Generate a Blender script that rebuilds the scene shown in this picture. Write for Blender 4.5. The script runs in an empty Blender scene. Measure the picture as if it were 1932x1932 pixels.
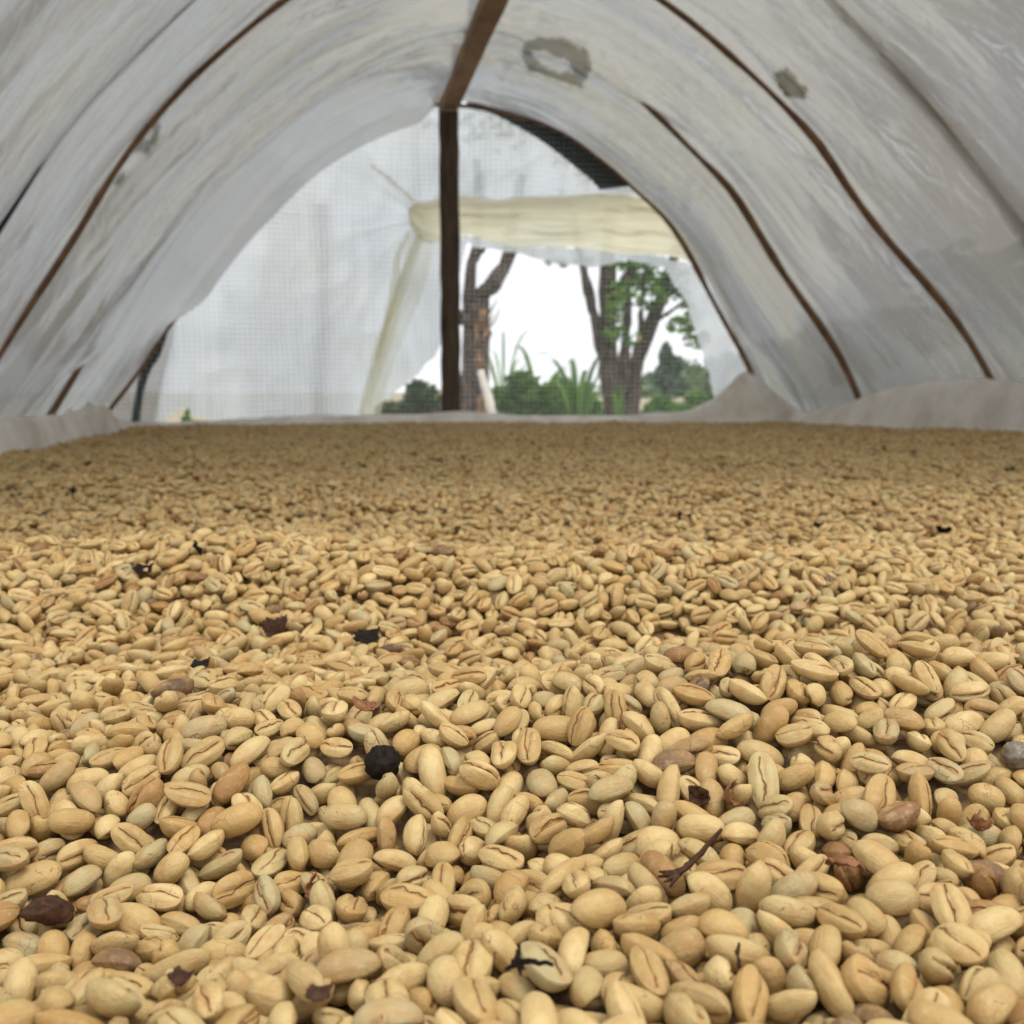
import bpy, bmesh, math, random
import numpy as np
from mathutils import Vector, Matrix, Quaternion, Euler
sc = bpy.context.scene
C = sc.collection
random.seed(5)
rng = np.random.default_rng(11)
R = math.radians

# ------------------------------------------------------------------ camera, sky, sun, exposure
CZ = 0.965                                   # lens height above the ground (m)
FPX, YH = 1980.0, 740.0                      # focal length and horizon row of the photograph at 1932 px
PITCH = math.atan((966 - YH) / FPX)
cam_d = bpy.data.cameras.new('camera')
cam = bpy.data.objects.new('camera', cam_d); C.objects.link(cam)
cam.location = (0, 0, CZ); cam.rotation_euler = (R(90) - PITCH, 0, 0)
cam_d.sensor_width = 36; cam_d.lens = 18 * FPX / 966
cam_d.clip_start = 0.01; cam_d.clip_end = 3000
cam_d.dof.use_dof = True; cam_d.dof.focus_distance = 0.30; cam_d.dof.aperture_fstop = 24
sc.camera = cam

SUN_EL, SUN_AZ = R(68), R(125)               # high, behind the camera and to its right, veiled by cloud
wd = bpy.data.worlds.new('World'); sc.world = wd; wd.use_nodes = True
nt = wd.node_tree; nt.nodes.clear()
sky = nt.nodes.new('ShaderNodeTexSky'); sky.sky_type = 'NISHITA'; sky.sun_disc = False
sky.sun_elevation = SUN_EL; sky.sun_rotation = SUN_AZ; sky.dust_density = 4; sky.air_density = 1.2
tc = nt.nodes.new('ShaderNodeTexCoord')
mp = nt.nodes.new('ShaderNodeMapping'); mp.inputs['Scale'].default_value = (1, 1, 2.2)
nz = nt.nodes.new('ShaderNodeTexNoise'); nz.inputs['Scale'].default_value = 2.2; nz.inputs['Detail'].default_value = 6
cr = nt.nodes.new('ShaderNodeValToRGB')
cr.color_ramp.elements[0].position = .38; cr.color_ramp.elements[0].color = (7.4, 7.6, 7.9, 1)
cr.color_ramp.elements[1].position = .62; cr.color_ramp.elements[1].color = (9.6, 9.5, 9.3, 1)
mx = nt.nodes.new('ShaderNodeMix'); mx.data_type = 'RGBA'; mx.inputs[0].default_value = .92
bg = nt.nodes.new('ShaderNodeBackground'); bg.inputs['Strength'].default_value = .12
ow = nt.nodes.new('ShaderNodeOutputWorld')
L = nt.links.new
L(tc.outputs['Generated'], mp.inputs['Vector']); L(mp.outputs[0], nz.inputs['Vector']); L(nz.outputs[0], cr.inputs[0])
L(sky.outputs[0], mx.inputs[6]); L(cr.outputs[0], mx.inputs[7]); L(mx.outputs[2], bg.inputs['Color']); L(bg.outputs[0], ow.inputs[0])

sd = bpy.data.lights.new('sun', 'SUN'); sd.energy = 1.5; sd.angle = R(24); sd.color = (1, .95, .86)
sun = bpy.data.objects.new('sun', sd); C.objects.link(sun)
sv = Vector((math.sin(SUN_AZ) * math.cos(SUN_EL), math.cos(SUN_AZ) * math.cos(SUN_EL), math.sin(SUN_EL)))
sun.rotation_euler = sv.to_track_quat('Z', 'Y').to_euler(); sun.location = (3, -4, 8)
sc.view_settings.view_transform = 'Standard'; sc.view_settings.look = 'None'
sc.view_settings.exposure = 0.46; sc.view_settings.gamma = 1
sc.cycles.max_bounces = 10; sc.cycles.transparent_max_bounces = 24; sc.cycles.diffuse_bounces = 5
sc.cycles.transmission_bounces = 6; sc.cycles.use_denoising = True
sc.cycles.sample_clamp_indirect = 6

# ------------------------------------------------------------------ coordinates
YAW = R(9.9); TX = 0.49                       # the tunnel's axis points 9.9 degrees left of the view; its ridge runs 0.49 m right of the lens
def tw(X, Y, Z):                              # tunnel coordinates (across, along, above the lens) -> world
    x = X + TX
    return Vector((x * math.cos(YAW) - Y * math.sin(YAW), x * math.sin(YAW) + Y * math.cos(YAW), CZ + Z))
def ray(px, py):
    dx, dz = (px - 966) / FPX, -(py - 966) / FPX
    return Vector((dx, math.cos(PITCH) + dz * math.sin(PITCH), -math.sin(PITCH) + dz * math.cos(PITCH)))
def at_y(px, py, y):
    d = ray(px, py); return Vector((0, 0, CZ)) + d * (y / d.y)
def at_z(px, py, z):
    d = ray(px, py); return Vector((0, 0, CZ)) + d * ((z - CZ) / d.z)
def tun(px, py, Y):                           # where a photo ray meets the cross-section of the tunnel at Y: (X, Z)
    d = ray(px, py)
    a = d.x * math.cos(YAW) + d.y * math.sin(YAW); b = -d.x * math.sin(YAW) + d.y * math.cos(YAW)
    return (a / b * Y - TX, d.z / b * Y)

# ------------------------------------------------------------------ helpers
def tag(o, label=None, cat=None, group=None, kind=None):
    if label: o['label'] = label
    if cat: o['category'] = cat
    if group: o['group'] = group
    if kind: o['kind'] = kind
    return o
def link(name, me, mat=None, parent=None, smooth=True):
    o = bpy.data.objects.new(name, me); C.objects.link(o)
    if mat: me.materials.append(mat)
    if parent: o.parent = parent; o.matrix_parent_inverse = Matrix.Identity(4)
    if smooth and len(me.polygons): me.polygons.foreach_set('use_smooth', [True] * len(me.polygons))
    return o
def empty(name, loc=(0, 0, 0)):
    o = bpy.data.objects.new(name, None); C.objects.link(o); o.location = loc; o.empty_display_size = .1; return o
def mesh(name, vs, fs):
    me = bpy.data.meshes.new(name); me.from_pydata([tuple(v) for v in vs], [], [tuple(f) for f in fs]); me.update(); return me
def gridmesh(name, P, mask=None):             # P: (n,m,3)
    n, m = P.shape[:2]
    i, j = np.meshgrid(np.arange(n - 1), np.arange(m - 1), indexing='ij')
    a = (i * m + j); f = np.stack([a, a + m, a + m + 1, a + 1], -1)
    f = f[mask] if mask is not None else f.reshape(-1, 4)
    used, inv = np.unique(f, return_inverse=True)
    return mesh(name, P.reshape(-1, 3)[used].tolist(), inv.reshape(-1, 4).tolist())
def hsh(i, j, s):
    h = np.sin(i * 127.1 + j * 311.7 + s * 74.7) * 43758.5453
    return h - np.floor(h)
def vn(x, y, s=0):                            # smooth 2-D value noise, -1..1
    x = np.asarray(x, float); y = np.asarray(y, float)
    i, j = np.floor(x), np.floor(y); u, v = x - i, y - j
    u = u * u * (3 - 2 * u); v = v * v * (3 - 2 * v)
    a, b, c, d = hsh(i, j, s), hsh(i + 1, j, s), hsh(i, j + 1, s), hsh(i + 1, j + 1, s)
    return 2 * ((a * (1 - u) + b * u) * (1 - v) + (c * (1 - u) + d * u) * v) - 1
def g2(x, y, cx, cy, sx, sy, rot=0):
    c, s = math.cos(rot), math.sin(rot); X = (x - cx) * c + (y - cy) * s; Y = -(x - cx) * s + (y - cy) * c
    return np.exp(-.5 * ((X / sx) ** 2 + (Y / sy) ** 2))
def tube(pts, rad, n=8, jitter=0, seed=0, flat=1.0):
    vs, fs = [], []; r = random.Random(seed); pts = [Vector(p) for p in pts]
    rad = rad if hasattr(rad, '__len__') else [rad] * len(pts); up = Vector((.13, .3, .94)).normalized()
    for k, p in enumerate(pts):
        t = (pts[min(k + 1, len(pts) - 1)] - pts[max(k - 1, 0)]).normalized()
        a = t.cross(up)
        if a.length < .05: a = t.cross(Vector((1, 0, 0)))
        a.normalize(); b = t.cross(a)
        for q in range(n):
            th = 2 * math.pi * q / n; rr = rad[k] * (1 + jitter * (r.random() - .5))
            vs.append(p + a * math.cos(th) * rr + b * math.sin(th) * rr * flat)
    for k in range(len(pts) - 1):
        for q in range(n):
            fs.append((k * n + q, k * n + (q + 1) % n, (k + 1) * n + (q + 1) % n, (k + 1) * n + q))
    fs.append(tuple(range(n))[::-1]); fs.append(tuple((len(pts) - 1) * n + q for q in range(n)))
    return vs, fs
def merge(parts):
    V, F = [], []
    for vs, fs in parts:
        k = len(V); V += list(vs); F += [tuple(i + k for i in f) for f in fs]
    return V, F
def spline(pts, n):                            # Catmull-Rom resample to n points evenly spaced along the curve
    P = np.array(pts, float); P = np.vstack([2 * P[0] - P[1], P, 2 * P[-1] - P[-2]]); out = []
    for k in range(1, len(P) - 2):
        for t in np.linspace(0, 1, 24, endpoint=False):
            a, b, c, d = P[k - 1:k + 3]
            out.append(.5 * ((2 * b) + (c - a) * t + (2 * a - 5 * b + 4 * c - d) * t * t + (3 * b - a - 3 * c + d) * t ** 3))
    out.append(P[-2]); out = np.array(out)
    s = np.r_[0, np.cumsum(np.linalg.norm(np.diff(out, axis=0), axis=1))]
    q = np.linspace(0, s[-1], n)
    return np.stack([np.interp(q, s, out[:, k]) for k in range(out.shape[1])], 1)
def inside(px, py, poly):
    r = np.zeros(px.shape, bool); n = len(poly); j = n - 1
    for i in range(n):
        xi, yi = poly[i]; xj, yj = poly[j]
        c = ((yi > py) != (yj > py)) & (px < (xj - xi) * (py - yi) / ((yj - yi) or 1e-9) + xi)
        r ^= c; j = i
    return r

# ------------------------------------------------------------------ materials
class NT:
    def __init__(s, name):
        s.m = bpy.data.materials.new(name); s.m.use_nodes = True; s.t = s.m.node_tree; s.t.nodes.clear()
        s.out = s.n('ShaderNodeOutputMaterial')
    def n(s, ty, props=None, **inp):
        nd = s.t.nodes.new(ty)
        for k, v in (props or {}).items(): setattr(nd, k, v)
        for k, v in inp.items():
            k = int(k[1:]) if k[0] == '_' and k[1:].isdigit() else k.replace('_', ' ')
            s.set(nd.inputs[k], v)
        return nd
    def set(s, sock, v):
        if isinstance(v, bpy.types.NodeSocket): s.t.links.new(v, sock)
        elif isinstance(v, bpy.types.Node): s.t.links.new(v.outputs[0], sock)
        else: sock.default_value = v
    def math(s, op, a, b=0.0, c=None, clamp=False):
        nd = s.n('ShaderNodeMath', {'operation': op, 'use_clamp': clamp}); s.set(nd.inputs[0], a); s.set(nd.inputs[1], b)
        if c is not None: s.set(nd.inputs[2], c)
        return nd.outputs[0]
    def mix(s, f, a, b, mode='MIX'):
        nd = s.n('ShaderNodeMix', {'data_type': 'RGBA', 'blend_type': mode}); s.set(nd.inputs[0], f); s.set(nd.inputs[6], a); s.set(nd.inputs[7], b)
        return nd.outputs[2]
    def ramp(s, f, stops, interp='LINEAR'):
        nd = s.n('ShaderNodeValToRGB'); s.set(nd.inputs[0], f); e = nd.color_ramp.elements; nd.color_ramp.interpolation = interp
        while len(e) < len(stops): e.new(.5)
        for k, (p, c) in enumerate(stops): e[k].position = p; e[k].color = (*c, 1) if len(c) == 3 else c
        return nd.outputs[0]
    def noise(s, vec, scale, detail=3, rough=.5, dist=0):
        nd = s.n('ShaderNodeTexNoise'); s.set(nd.inputs['Vector'], vec); nd.inputs['Scale'].default_value = scale
        nd.inputs['Detail'].default_value = detail; nd.inputs['Roughness'].default_value = rough; nd.inputs['Distortion'].default_value = dist
        return nd.outputs[0]
    def mapping(s, vec, scale=(1, 1, 1), rot=(0, 0, 0), loc=(0, 0, 0)):
        nd = s.n('ShaderNodeMapping'); s.set(nd.inputs['Vector'], vec); nd.inputs['Scale'].default_value = scale
        nd.inputs['Rotation'].default_value = rot; nd.inputs['Location'].default_value = loc; return nd.outputs[0]
    def obj(s): return s.n('ShaderNodeTexCoord').outputs['Object']
    def bump(s, h, strength=.3, dist=.01):
        nd = s.n('ShaderNodeBump'); s.set(nd.inputs['Height'], h); nd.inputs['Strength'].default_value = strength; nd.inputs['Distance'].default_value = dist
        return nd.outputs[0]
    def principled(s, col, rough=.6, spec=.3, normal=None):
        p = s.n('ShaderNodeBsdfPrincipled'); s.set(p.inputs['Base Color'], col); s.set(p.inputs['Roughness'], rough); s.set(p.inputs['Specular IOR Level'], spec)
        if normal is not None: s.set(p.inputs['Normal'], normal)
        return p.outputs[0]
    def done(s, sh): s.set(s.out.inputs[0], sh); return s.m

def bean_material():
    t = NT('parchment_bean'); oi = t.n('ShaderNodeObjectInfo'); ix = oi.outputs['Object Index']; co = t.obj()
    rnd = t.math('ADD', t.math('MULTIPLY', t.math('LESS_THAN', ix, .5), oi.outputs['Random']), t.math('DIVIDE', ix, 1000))
    sep = t.n('ShaderNodeSeparateXYZ', _0=co); x, y, z = sep.outputs
    off = t.n('ShaderNodeCombineXYZ', _0=t.math('MULTIPLY', rnd, 91.3), _1=t.math('MULTIPLY', rnd, 37.1), _2=t.math('MULTIPLY', rnd, 13.7))
    cv = t.n('ShaderNodeVectorMath', {'operation': 'ADD'}, _0=co, _1=off).outputs[0]
    r2 = t.math('FRACT', t.math('MULTIPLY', rnd, 173.13)); r3 = t.math('FRACT', t.math('MULTIPLY', rnd, 57.71))
    base = t.ramp(rnd, [(0, (0.495, 0.353, 0.150)), (0.2, (0.580, 0.443, 0.207)), (0.38, (0.400, 0.266, 0.101)), (0.55, (0.458, 0.364, 0.172)), (0.7, (0.479, 0.323, 0.124)),
                        (0.8, (0.372, 0.232, 0.081)), (0.9, (0.394, 0.350, 0.190)), (0.955, (0.320, 0.176, 0.060)), (0.985, (0.213, 0.107, 0.041)), (1, (0.086, 0.057, 0.041))])
    n1 = t.noise(cv, 1.6, 4, .6); base = t.mix(t.math('MULTIPLY', t.math('SUBTRACT', n1, .42, clamp=True), 2.6), base, (.385, .21, .07, 1))
    n2 = t.noise(cv, 4.5, 3, .6); base = t.mix(t.math('MULTIPLY', t.math('SUBTRACT', n2, .5, clamp=True), 1.6), base, (.57, .43, .215, 1))
    # fibres along the bean
    fib = t.noise(t.mapping(cv, (1.3, 11, 11)), 1.6, 4, .65)
    base = t.mix(t.math('MULTIPLY', t.math('SUBTRACT', fib, .5, clamp=True), .9), base, (.27, .165, .065, 1))
    # specks
    sp = t.noise(cv, 21, 1, .5); spm = t.math('MULTIPLY', t.math('GREATER_THAN', sp, .76), .75)
    base = t.mix(spm, base, (.22, .12, .055, 1))
    # the seam on the flat side
    wv = t.noise(cv, 1.7, 2, .5); wob = t.math('MULTIPLY', t.math('SUBTRACT', wv, .5), .34)
    fine = t.math('MULTIPLY', t.math('SUBTRACT', t.noise(cv, 9, 2, .6), .5), .05)
    dy = t.math('ABSOLUTE', t.math('ADD', t.math('SUBTRACT', y, wob), fine))
    flat = t.math('LESS_THAN', z, -.005); ends = t.math('LESS_THAN', t.math('ABSOLUTE', x), .5)
    wid = t.math('ADD', t.math('MULTIPLY', t.noise(cv, 5, 2), .046), .005)
    line = t.math('MULTIPLY', t.math('MULTIPLY', t.math('SUBTRACT', 1, t.math('DIVIDE', dy, wid), clamp=True), flat), ends)
    halo = t.math('MULTIPLY', t.math('MULTIPLY', t.math('SUBTRACT', 1, t.math('DIVIDE', dy, .1), clamp=True), flat), t.math('MULTIPLY', r2, .55))
    base = t.mix(halo, base, (.36, .175, .055, 1))
    base = t.mix(t.math('MULTIPLY', line, t.math('ADD', .55, t.math('MULTIPLY', r3, .45))), base, (.23, .088, .030, 1))
    # hairline cracks on some
    vo = t.n('ShaderNodeTexVoronoi', {'feature': 'DISTANCE_TO_EDGE'}); t.set(vo.inputs['Vector'], t.n('ShaderNodeVectorMath', {'operation': 'ADD'}, _0=cv, _1=t.n('ShaderNodeVectorMath', {'operation': 'SCALE'}, _0=t.n('ShaderNodeTexNoise', Vector=cv, Scale=6.0).outputs['Color'], Scale=.25).outputs[0]).outputs[0]); vo.inputs['Scale'].default_value = 1.7
    cm = t.math('MULTIPLY', t.math('LESS_THAN', vo.outputs['Distance'], .011), t.math('GREATER_THAN', t.noise(cv, 2.1, 1), .555))
    cm = t.math('MULTIPLY', cm, t.math('GREATER_THAN', r2, .62)); base = t.mix(t.math('MULTIPLY', cm, .8), base, (.19, .09, .04, 1))
    h = t.math('SUBTRACT', t.math('ADD', t.math('MULTIPLY', fib, .35), t.math('MULTIPLY', n2, .5)), t.math('ADD', t.math('MULTIPLY', line, 1.2), t.math('MULTIPLY', cm, .4)))
    nor = t.bump(h, .7, .0010)
    return t.done(t.principled(base, t.math('ADD', .42, t.math('MULTIPLY', n1, .25)), .32, nor))

def plastic(name, col, transp, trans, gloss_r, streak=1.0, fold_scale=(3, 3, 3), blotch=(.30, .29, .25), seed=0.0, bmp=.4, grid=0, fres=.5):
    t = NT(name); co = t.obj()
    st = t.noise(t.mapping(co, fold_scale, loc=(seed, 0, 0)), 1.6, 3.5, .55, .9); bl = t.noise(co, 2.3, 5, .6)
    fine = t.noise(co, 26, 4, .65)
    c = t.mix(t.math('MULTIPLY', t.math('SUBTRACT', st, .42, clamp=True), 2.2 * streak, clamp=True), (*col, 1), (*[k * .72 for k in col], 1))
    c = t.mix(t.math('MULTIPLY', t.math('SUBTRACT', bl, .52, clamp=True), 1.5 * streak, clamp=True), c, (*blotch, 1))  # random blotches of a second colour mixed into the film
    c = t.mix(t.math('MULTIPLY', t.math('SUBTRACT', fine, .56, clamp=True), .7, clamp=True), c, (*[k * 1.1 for k in col], 1))
    tone = t.noise(t.mapping(co, (1.2, 2.2, 1.2), loc=(seed + 9, 3, 1)), 1.4, 3, .5)
    c = t.mix(t.math('MULTIPLY', t.math('SUBTRACT', tone, .40, clamp=True), 3.0, clamp=True), t.mix(1.0, c, (.93, .96, 1.0, 1), 'MULTIPLY'), t.mix(1.0, c, (1.05, 1.02, .97, 1), 'MULTIPLY'))  # cool and warm blotches painted for uneven light through the film
    ca = t.n('ShaderNodeAttribute', {'attribute_name': 'fold_shade'}).outputs['Fac']
    c = t.mix(t.math('MULTIPLY', ca, .95, clamp=True), c, (*[k * .30 for k in col], 1))  # shade of the folds, painted into the colour by a mesh attribute
    wr = t.noise(t.mapping(co, tuple(k * 2.4 for k in fold_scale), loc=(seed + 4, 0, 0)), 2.6, 3, .55, 1.2)
    nor = t.bump(t.math('ADD', t.math('MULTIPLY', wr, .9), t.math('MULTIPLY', fine, .03)), bmp, .008)
    if grid:                                   # reinforcing threads moulded into the film
        sp = t.n('ShaderNodeSeparateXYZ', _0=t.mapping(co, (1, 1, 1), (0, 0, -YAW))); wv_ = t.math('MULTIPLY', t.math('SUBTRACT', t.noise(co, 2.5, 2), .5), .05)
        ln = [t.math('LESS_THAN', t.math('FRACT', t.math('DIVIDE', t.math('ADD', sp.outputs[k], wv_), grid)), .24) for k in (0, 2)]
        c = t.mix(t.math('MULTIPLY', t.math('MAXIMUM', *ln), .62), c, (.98, .98, .97, 1))
    tr = t.n('ShaderNodeBsdfTranslucent', Color=c); df = t.n('ShaderNodeBsdfDiffuse', Color=c)
    a = t.n('ShaderNodeMixShader', Fac=trans); t.set(a.inputs[1], df); t.set(a.inputs[2], tr)
    tp = t.n('ShaderNodeBsdfTransparent'); b = t.n('ShaderNodeMixShader', Fac=transp); t.set(b.inputs[1], a); t.set(b.inputs[2], tp)
    gl = t.n('ShaderNodeBsdfGlossy', Roughness=gloss_r, Normal=nor); lw = t.n('ShaderNodeLayerWeight', Blend=.25, Normal=nor)
    e = t.n('ShaderNodeMixShader', Fac=t.math('MULTIPLY', lw.outputs['Fresnel'], fres)); t.set(e.inputs[1], b); t.set(e.inputs[2], gl)
    return t.done(e)

def wood(name, c1, c2, scale=(30, 30, 3), rough=.75, bump=.5):
    t = NT(name); co = t.obj(); g = t.noise(t.mapping(co, scale), 1.5, 6, .65, .8); b = t.noise(co, 5, 4)
    c = t.ramp(g, [(.3, c1), (.7, c2)]); c = t.mix(t.math('MULTIPLY', t.math('SUBTRACT', b, .5, clamp=True), 2.2, clamp=True), c, (*[k * .45 for k in c1], 1))
    return t.done(t.principled(c, rough, .2, t.bump(g, bump, .006)))
def plain(name, c1, c2, scale=4, rough=.8, bump=.3, bd=.01, spec=.2, detail=5):
    t = NT(name); co = t.obj(); g = t.noise(co, scale, detail, .6)
    return t.done(t.principled(t.ramp(g, [(.32, c1), (.68, c2)]), rough, spec, t.bump(g, bump, bd)))
def leafmat(name, c1, c2, c3=None, tr=.35):
    t = NT(name); g = t.n('ShaderNodeNewGeometry').outputs['Random Per Island']
    c = t.ramp(g, [(0, c1), (.75, c2)] + ([(.97, c2), (1, c3)] if c3 else [(1, c2)]))
    p = t.principled(c, .5, .35); tl = t.n('ShaderNodeBsdfTranslucent', Color=c)
    m = t.n('ShaderNodeMixShader', Fac=tr); t.set(m.inputs[1], p); t.set(m.inputs[2], tl); return t.done(m)

M_bean = bean_material()
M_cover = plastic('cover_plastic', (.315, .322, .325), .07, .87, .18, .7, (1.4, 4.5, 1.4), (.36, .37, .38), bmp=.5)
M_panel = plastic('panel_plastic', (.64, .72, .82), .13, .93, .2, 1.5, (6, 1.6, 1.2), blotch=(.84, .78, .70), seed=3.0, grid=.0205)
M_roll = plastic('rolled_plastic', (.98, .92, .68), .04, .90, .3, 1.0, (1.2, 3, 26), blotch=(.58, .50, .32), seed=8.0)
M_fold = plastic('gathered_plastic', (.97, .94, .76), .50, .92, .3, .3, (1, 3, 9), (.9, .86, .66), 5.0)
M_wood = wood('post_wood', (.045, .033, .025), (.125, .088, .062))
M_beam = wood('beam_wood', (.20, .115, .065), (.36, .225, .135), (9, 3, 9))
M_bamboo = wood('bamboo', (.12, .070, .040), (.28, .165, .092), (14, 14, 14), .55)
M_pipe = plain('dark_pipe', (.018, .020, .020), (.05, .05, .045), 20, .6)
M_shade = plain('shade_net', (.012, .02, .022), (.04, .055, .055), 60, .9)
M_litter = plain('leaf_litter', (.02, .02, .016), (.06, .058, .042), 25, .9)

# ------------------------------------------------------------------ the ground
def ground_h(x, y): return .05 * vn(x * .5, y * .5, 3) + .5 * np.clip((y - 14) / 40, 0, 1) * vn(x * .06, y * .06, 4)
g = NT('ground_soil'); co = g.obj(); a = g.noise(co, .9, 6, .65); b = g.noise(co, 14, 4, .6)
gc = g.ramp(a, [(.30, (.10, .12, .05)), (.44, (.30, .27, .19)), (.7, (.44, .39, .30))]); gc = g.mix(g.math('MULTIPLY', b, .3), gc, (.20, .18, .12, 1))
M_ground = g.done(g.principled(gc, .95, .1, g.bump(b, .6, .04)))
ys = np.concatenate([np.linspace(-40, 0, 12), np.linspace(1, 60, 90), np.geomspace(63, 2400, 30)]); xs = np.concatenate([-np.geomspace(2200, 33, 24), np.linspace(-30, 30, 91), np.geomspace(33, 2200, 24)])
X, Y = np.meshgrid(xs, ys, indexing='ij'); tag(link('ground', gridmesh('ground', np.stack([X, Y, ground_h(X, Y) - .02], -1)), M_ground), kind='structure')

# ------------------------------------------------------------------ the tunnel: cross-section, hoops, ridge, post, cover
PROF = spline([(-1.62, -CZ), (-1.54, -.55), (-1.44, -.2), (-1.335, -.03), (-1.245, .10), (-1.10, .325), (-.945, .545), (-.745, .765), (-.51, .965), (-.26, 1.095), (0, 1.155),
               (.26, 1.112), (.47, 1.03), (.63, .93), (.79, .80), (.905, .69), (1.06, .475), (1.20, .25), (1.31, .045), (1.41, -.2), (1.52, -.55), (1.60, -CZ)], 241)
NR = np.gradient(PROF, axis=0); NR = np.stack([-NR[:, 1], NR[:, 0]], 1); NR /= np.linalg.norm(NR, axis=1)[:, None]      # outward
YA, YB, YC, YD, Y0 = 4.28, 3.42, 2.74, 2.28, .62
TRACE = {YA: [(240, 705), (315, 625), (848, 190), (966, 210), (1066, 245), (1136, 295), (1206, 350), (1256, 400), (1386, 625), (1421, 700)],
         YB: [(80, 785), (150, 665), (450, 265), (600, 135), (700, 85), (895, 30), (1166, 125), (1266, 230), (1326, 295), (1396, 370), (1446, 445), (1496, 530), (1546, 605), (1596, 680), (1631, 740)],
         YC: [(0, 655), (25, 605), (80, 515), (140, 420), (190, 350), (240, 280), (300, 200), (350, 145), (410, 75), (500, 0), (1266, 0), (1356, 70), (1446, 155), (1516, 240), (1581, 325), (1636, 390), (1696, 465), (1766, 555), (1826, 625), (1906, 715)],
         YD: [(0, 435), (45, 370), (100, 300), (170, 210), (220, 145), (280, 70), (360, 0), (1551, 0), (1616, 60), (1676, 125), (1731, 185), (1786, 250), (1841, 310), (1891, 360), (1932, 395)]}
OFFS = {}                                       # how far each hoop stands off the mean cross-section, along it
for Yh, L_ in TRACE.items():
    ks, os_ = [], []
    for a_, b_ in L_:
        q = np.array(tun(a_, b_, Yh)); k = int(np.argmin(np.hypot(*(PROF - q).T))); ks.append(k); os_.append(float((q - PROF[k]) @ NR[k]))
    ks, os_ = np.array(ks), np.array(os_); o_ = np.argsort(ks); v = np.interp(np.arange(241), ks[o_], os_[o_])
    OFFS[Yh] = np.convolve(np.pad(v, 12, mode='edge'), np.ones(25) / 25, 'valid'); print('hoop', Yh, np.round(os_, 3))
HOOPS = [('bamboo', YA, 'split bamboo hoop framing the far end of the tunnel beside the net', .012, 1),
         ('bamboo', YB, 'bamboo hoop next before the far end hoop, half hidden by sagging plastic', .014, 2),
         ('bamboo', YC, 'long brown bamboo hoop bare on both sides, nearest of the brown hoops', .0115, 3),
         ('pipe', YD, 'dark hoop outside the cover showing as a grey band, nearest the camera', .019, 4)]
for kind, Yh, lab, rad, sd_ in HOOPS:
    off = -.004 if kind == 'bamboo' else .012 + .027
    pts = []
    for k in range(0, 241, 3):
        w = .008 * math.sin(k * .07 + sd_ * 2) + .003 * math.sin(k * .21 + sd_)
        q = PROF[k] + NR[k] * (OFFS[Yh][k] + off - rad + .004 * math.sin(k * .23 + sd_)); pts.append(tw(q[0], Yh + w, q[1]))
    rr = [rad * (1 + .12 * math.sin(k * .9 + sd_) + (.22 if k % 9 == 4 and kind == 'bamboo' else 0)) for k in range(len(pts))]
    if kind == 'bamboo': rr = [r * (1.0 if k > 52 else .75) for k, r in enumerate(rr)]
    vs, fs = tube(pts, rr, 10, .05, sd_, .8)
    tag(link('tunnel_hoop', mesh('hoop', vs, fs), M_bamboo if kind == 'bamboo' else M_pipe), lab, 'hoop', 'hoops that carry the tunnel cover')

def box_beam(p0, p1, w, h, seg=26, wob=.003, seed=1, upv=(0, 0, 1)):
    p0, p1 = Vector(p0), Vector(p1); t = (p1 - p0).normalized(); s = t.cross(Vector(upv)).normalized(); u = s.cross(t)
    r = random.Random(seed); vs, fs = [], []; c = .12
    sec = [(-1 + c, -1), (1 - c, -1), (1, -1 + c), (1, 1 - c), (1 - c, 1), (-1 + c, 1), (-1, 1 - c), (-1, -1 + c)]
    for k in range(seg + 1):
        p = p0.lerp(p1, k / seg) + s * (r.random() - .5) * wob + u * (r.random() - .5) * wob
        for a_, b_ in sec: vs.append(p + s * a_ * w / 2 * (1 + .03 * (r.random() - .5)) + u * b_ * h / 2)
    n = 8
    for k in range(seg):
        for q in range(n): fs.append((k * n + q, k * n + (q + 1) % n, (k + 1) * n + (q + 1) % n, (k + 1) * n + q))
    fs += [tuple(range(n))[::-1], tuple(seg * n + q for q in range(n))]
    return vs, fs
vs, fs = box_beam(tw(0, Y0 - .05, 1.118), tw(0, YA + .02, 1.118), .068, .045)
tag(link('ridge_beam', mesh('ridge', vs, fs), M_beam, smooth=False), 'long light brown timber under the peak of the cover, running towards the camera', 'beam')
pb = at_y(850, 790, 4.22); ptp = at_y(847, 213, 4.22)
vs, fs = box_beam((pb.x + .004, 4.22, -.03), (ptp.x, 4.22, ptp.z), .074, .06, 30, .004, 4, (0, 1, 0))
tag(link('timber_post', mesh('post', vs, fs), M_wood, smooth=False), 'dark brown square timber post upright in the middle of the far end', 'post')

# the cover: one long skin over the hoops, sagging and pleated between them
NY, NS = 420, 361
sprof = spline(PROF[::4], NS); snr = np.gradient(sprof, axis=0); snr = np.stack([-snr[:, 1], snr[:, 0]], 1); snr /= np.linalg.norm(snr, axis=1)[:, None]
yy = np.linspace(Y0, YA + .03, NY); S, YY = np.meshgrid(np.linspace(-1, 1, NS), yy, indexing='ij')      # S: -1 left ground .. 1 right ground
XX = np.repeat(sprof[:, 0][:, None], NY, 1)
off = np.full(S.shape, .006)
yk = np.array([Y0, YD, YC, YB, YA, YA + .1]); ok_ = np.stack([np.interp(np.linspace(0, 240, NS), np.arange(241), OFFS[k_]) for k_ in (YD, YD, YC, YB, YA, YA)], 1)
base_off = np.stack([np.interp(yy, yk, ok_[i]) for i in range(NS)], 0)
marks = [Y0 - .6, 1.45, YD, YC, YB, YA, YA + .8]; sag = [.03, .03, .012, .035, .05, .0]
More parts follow.
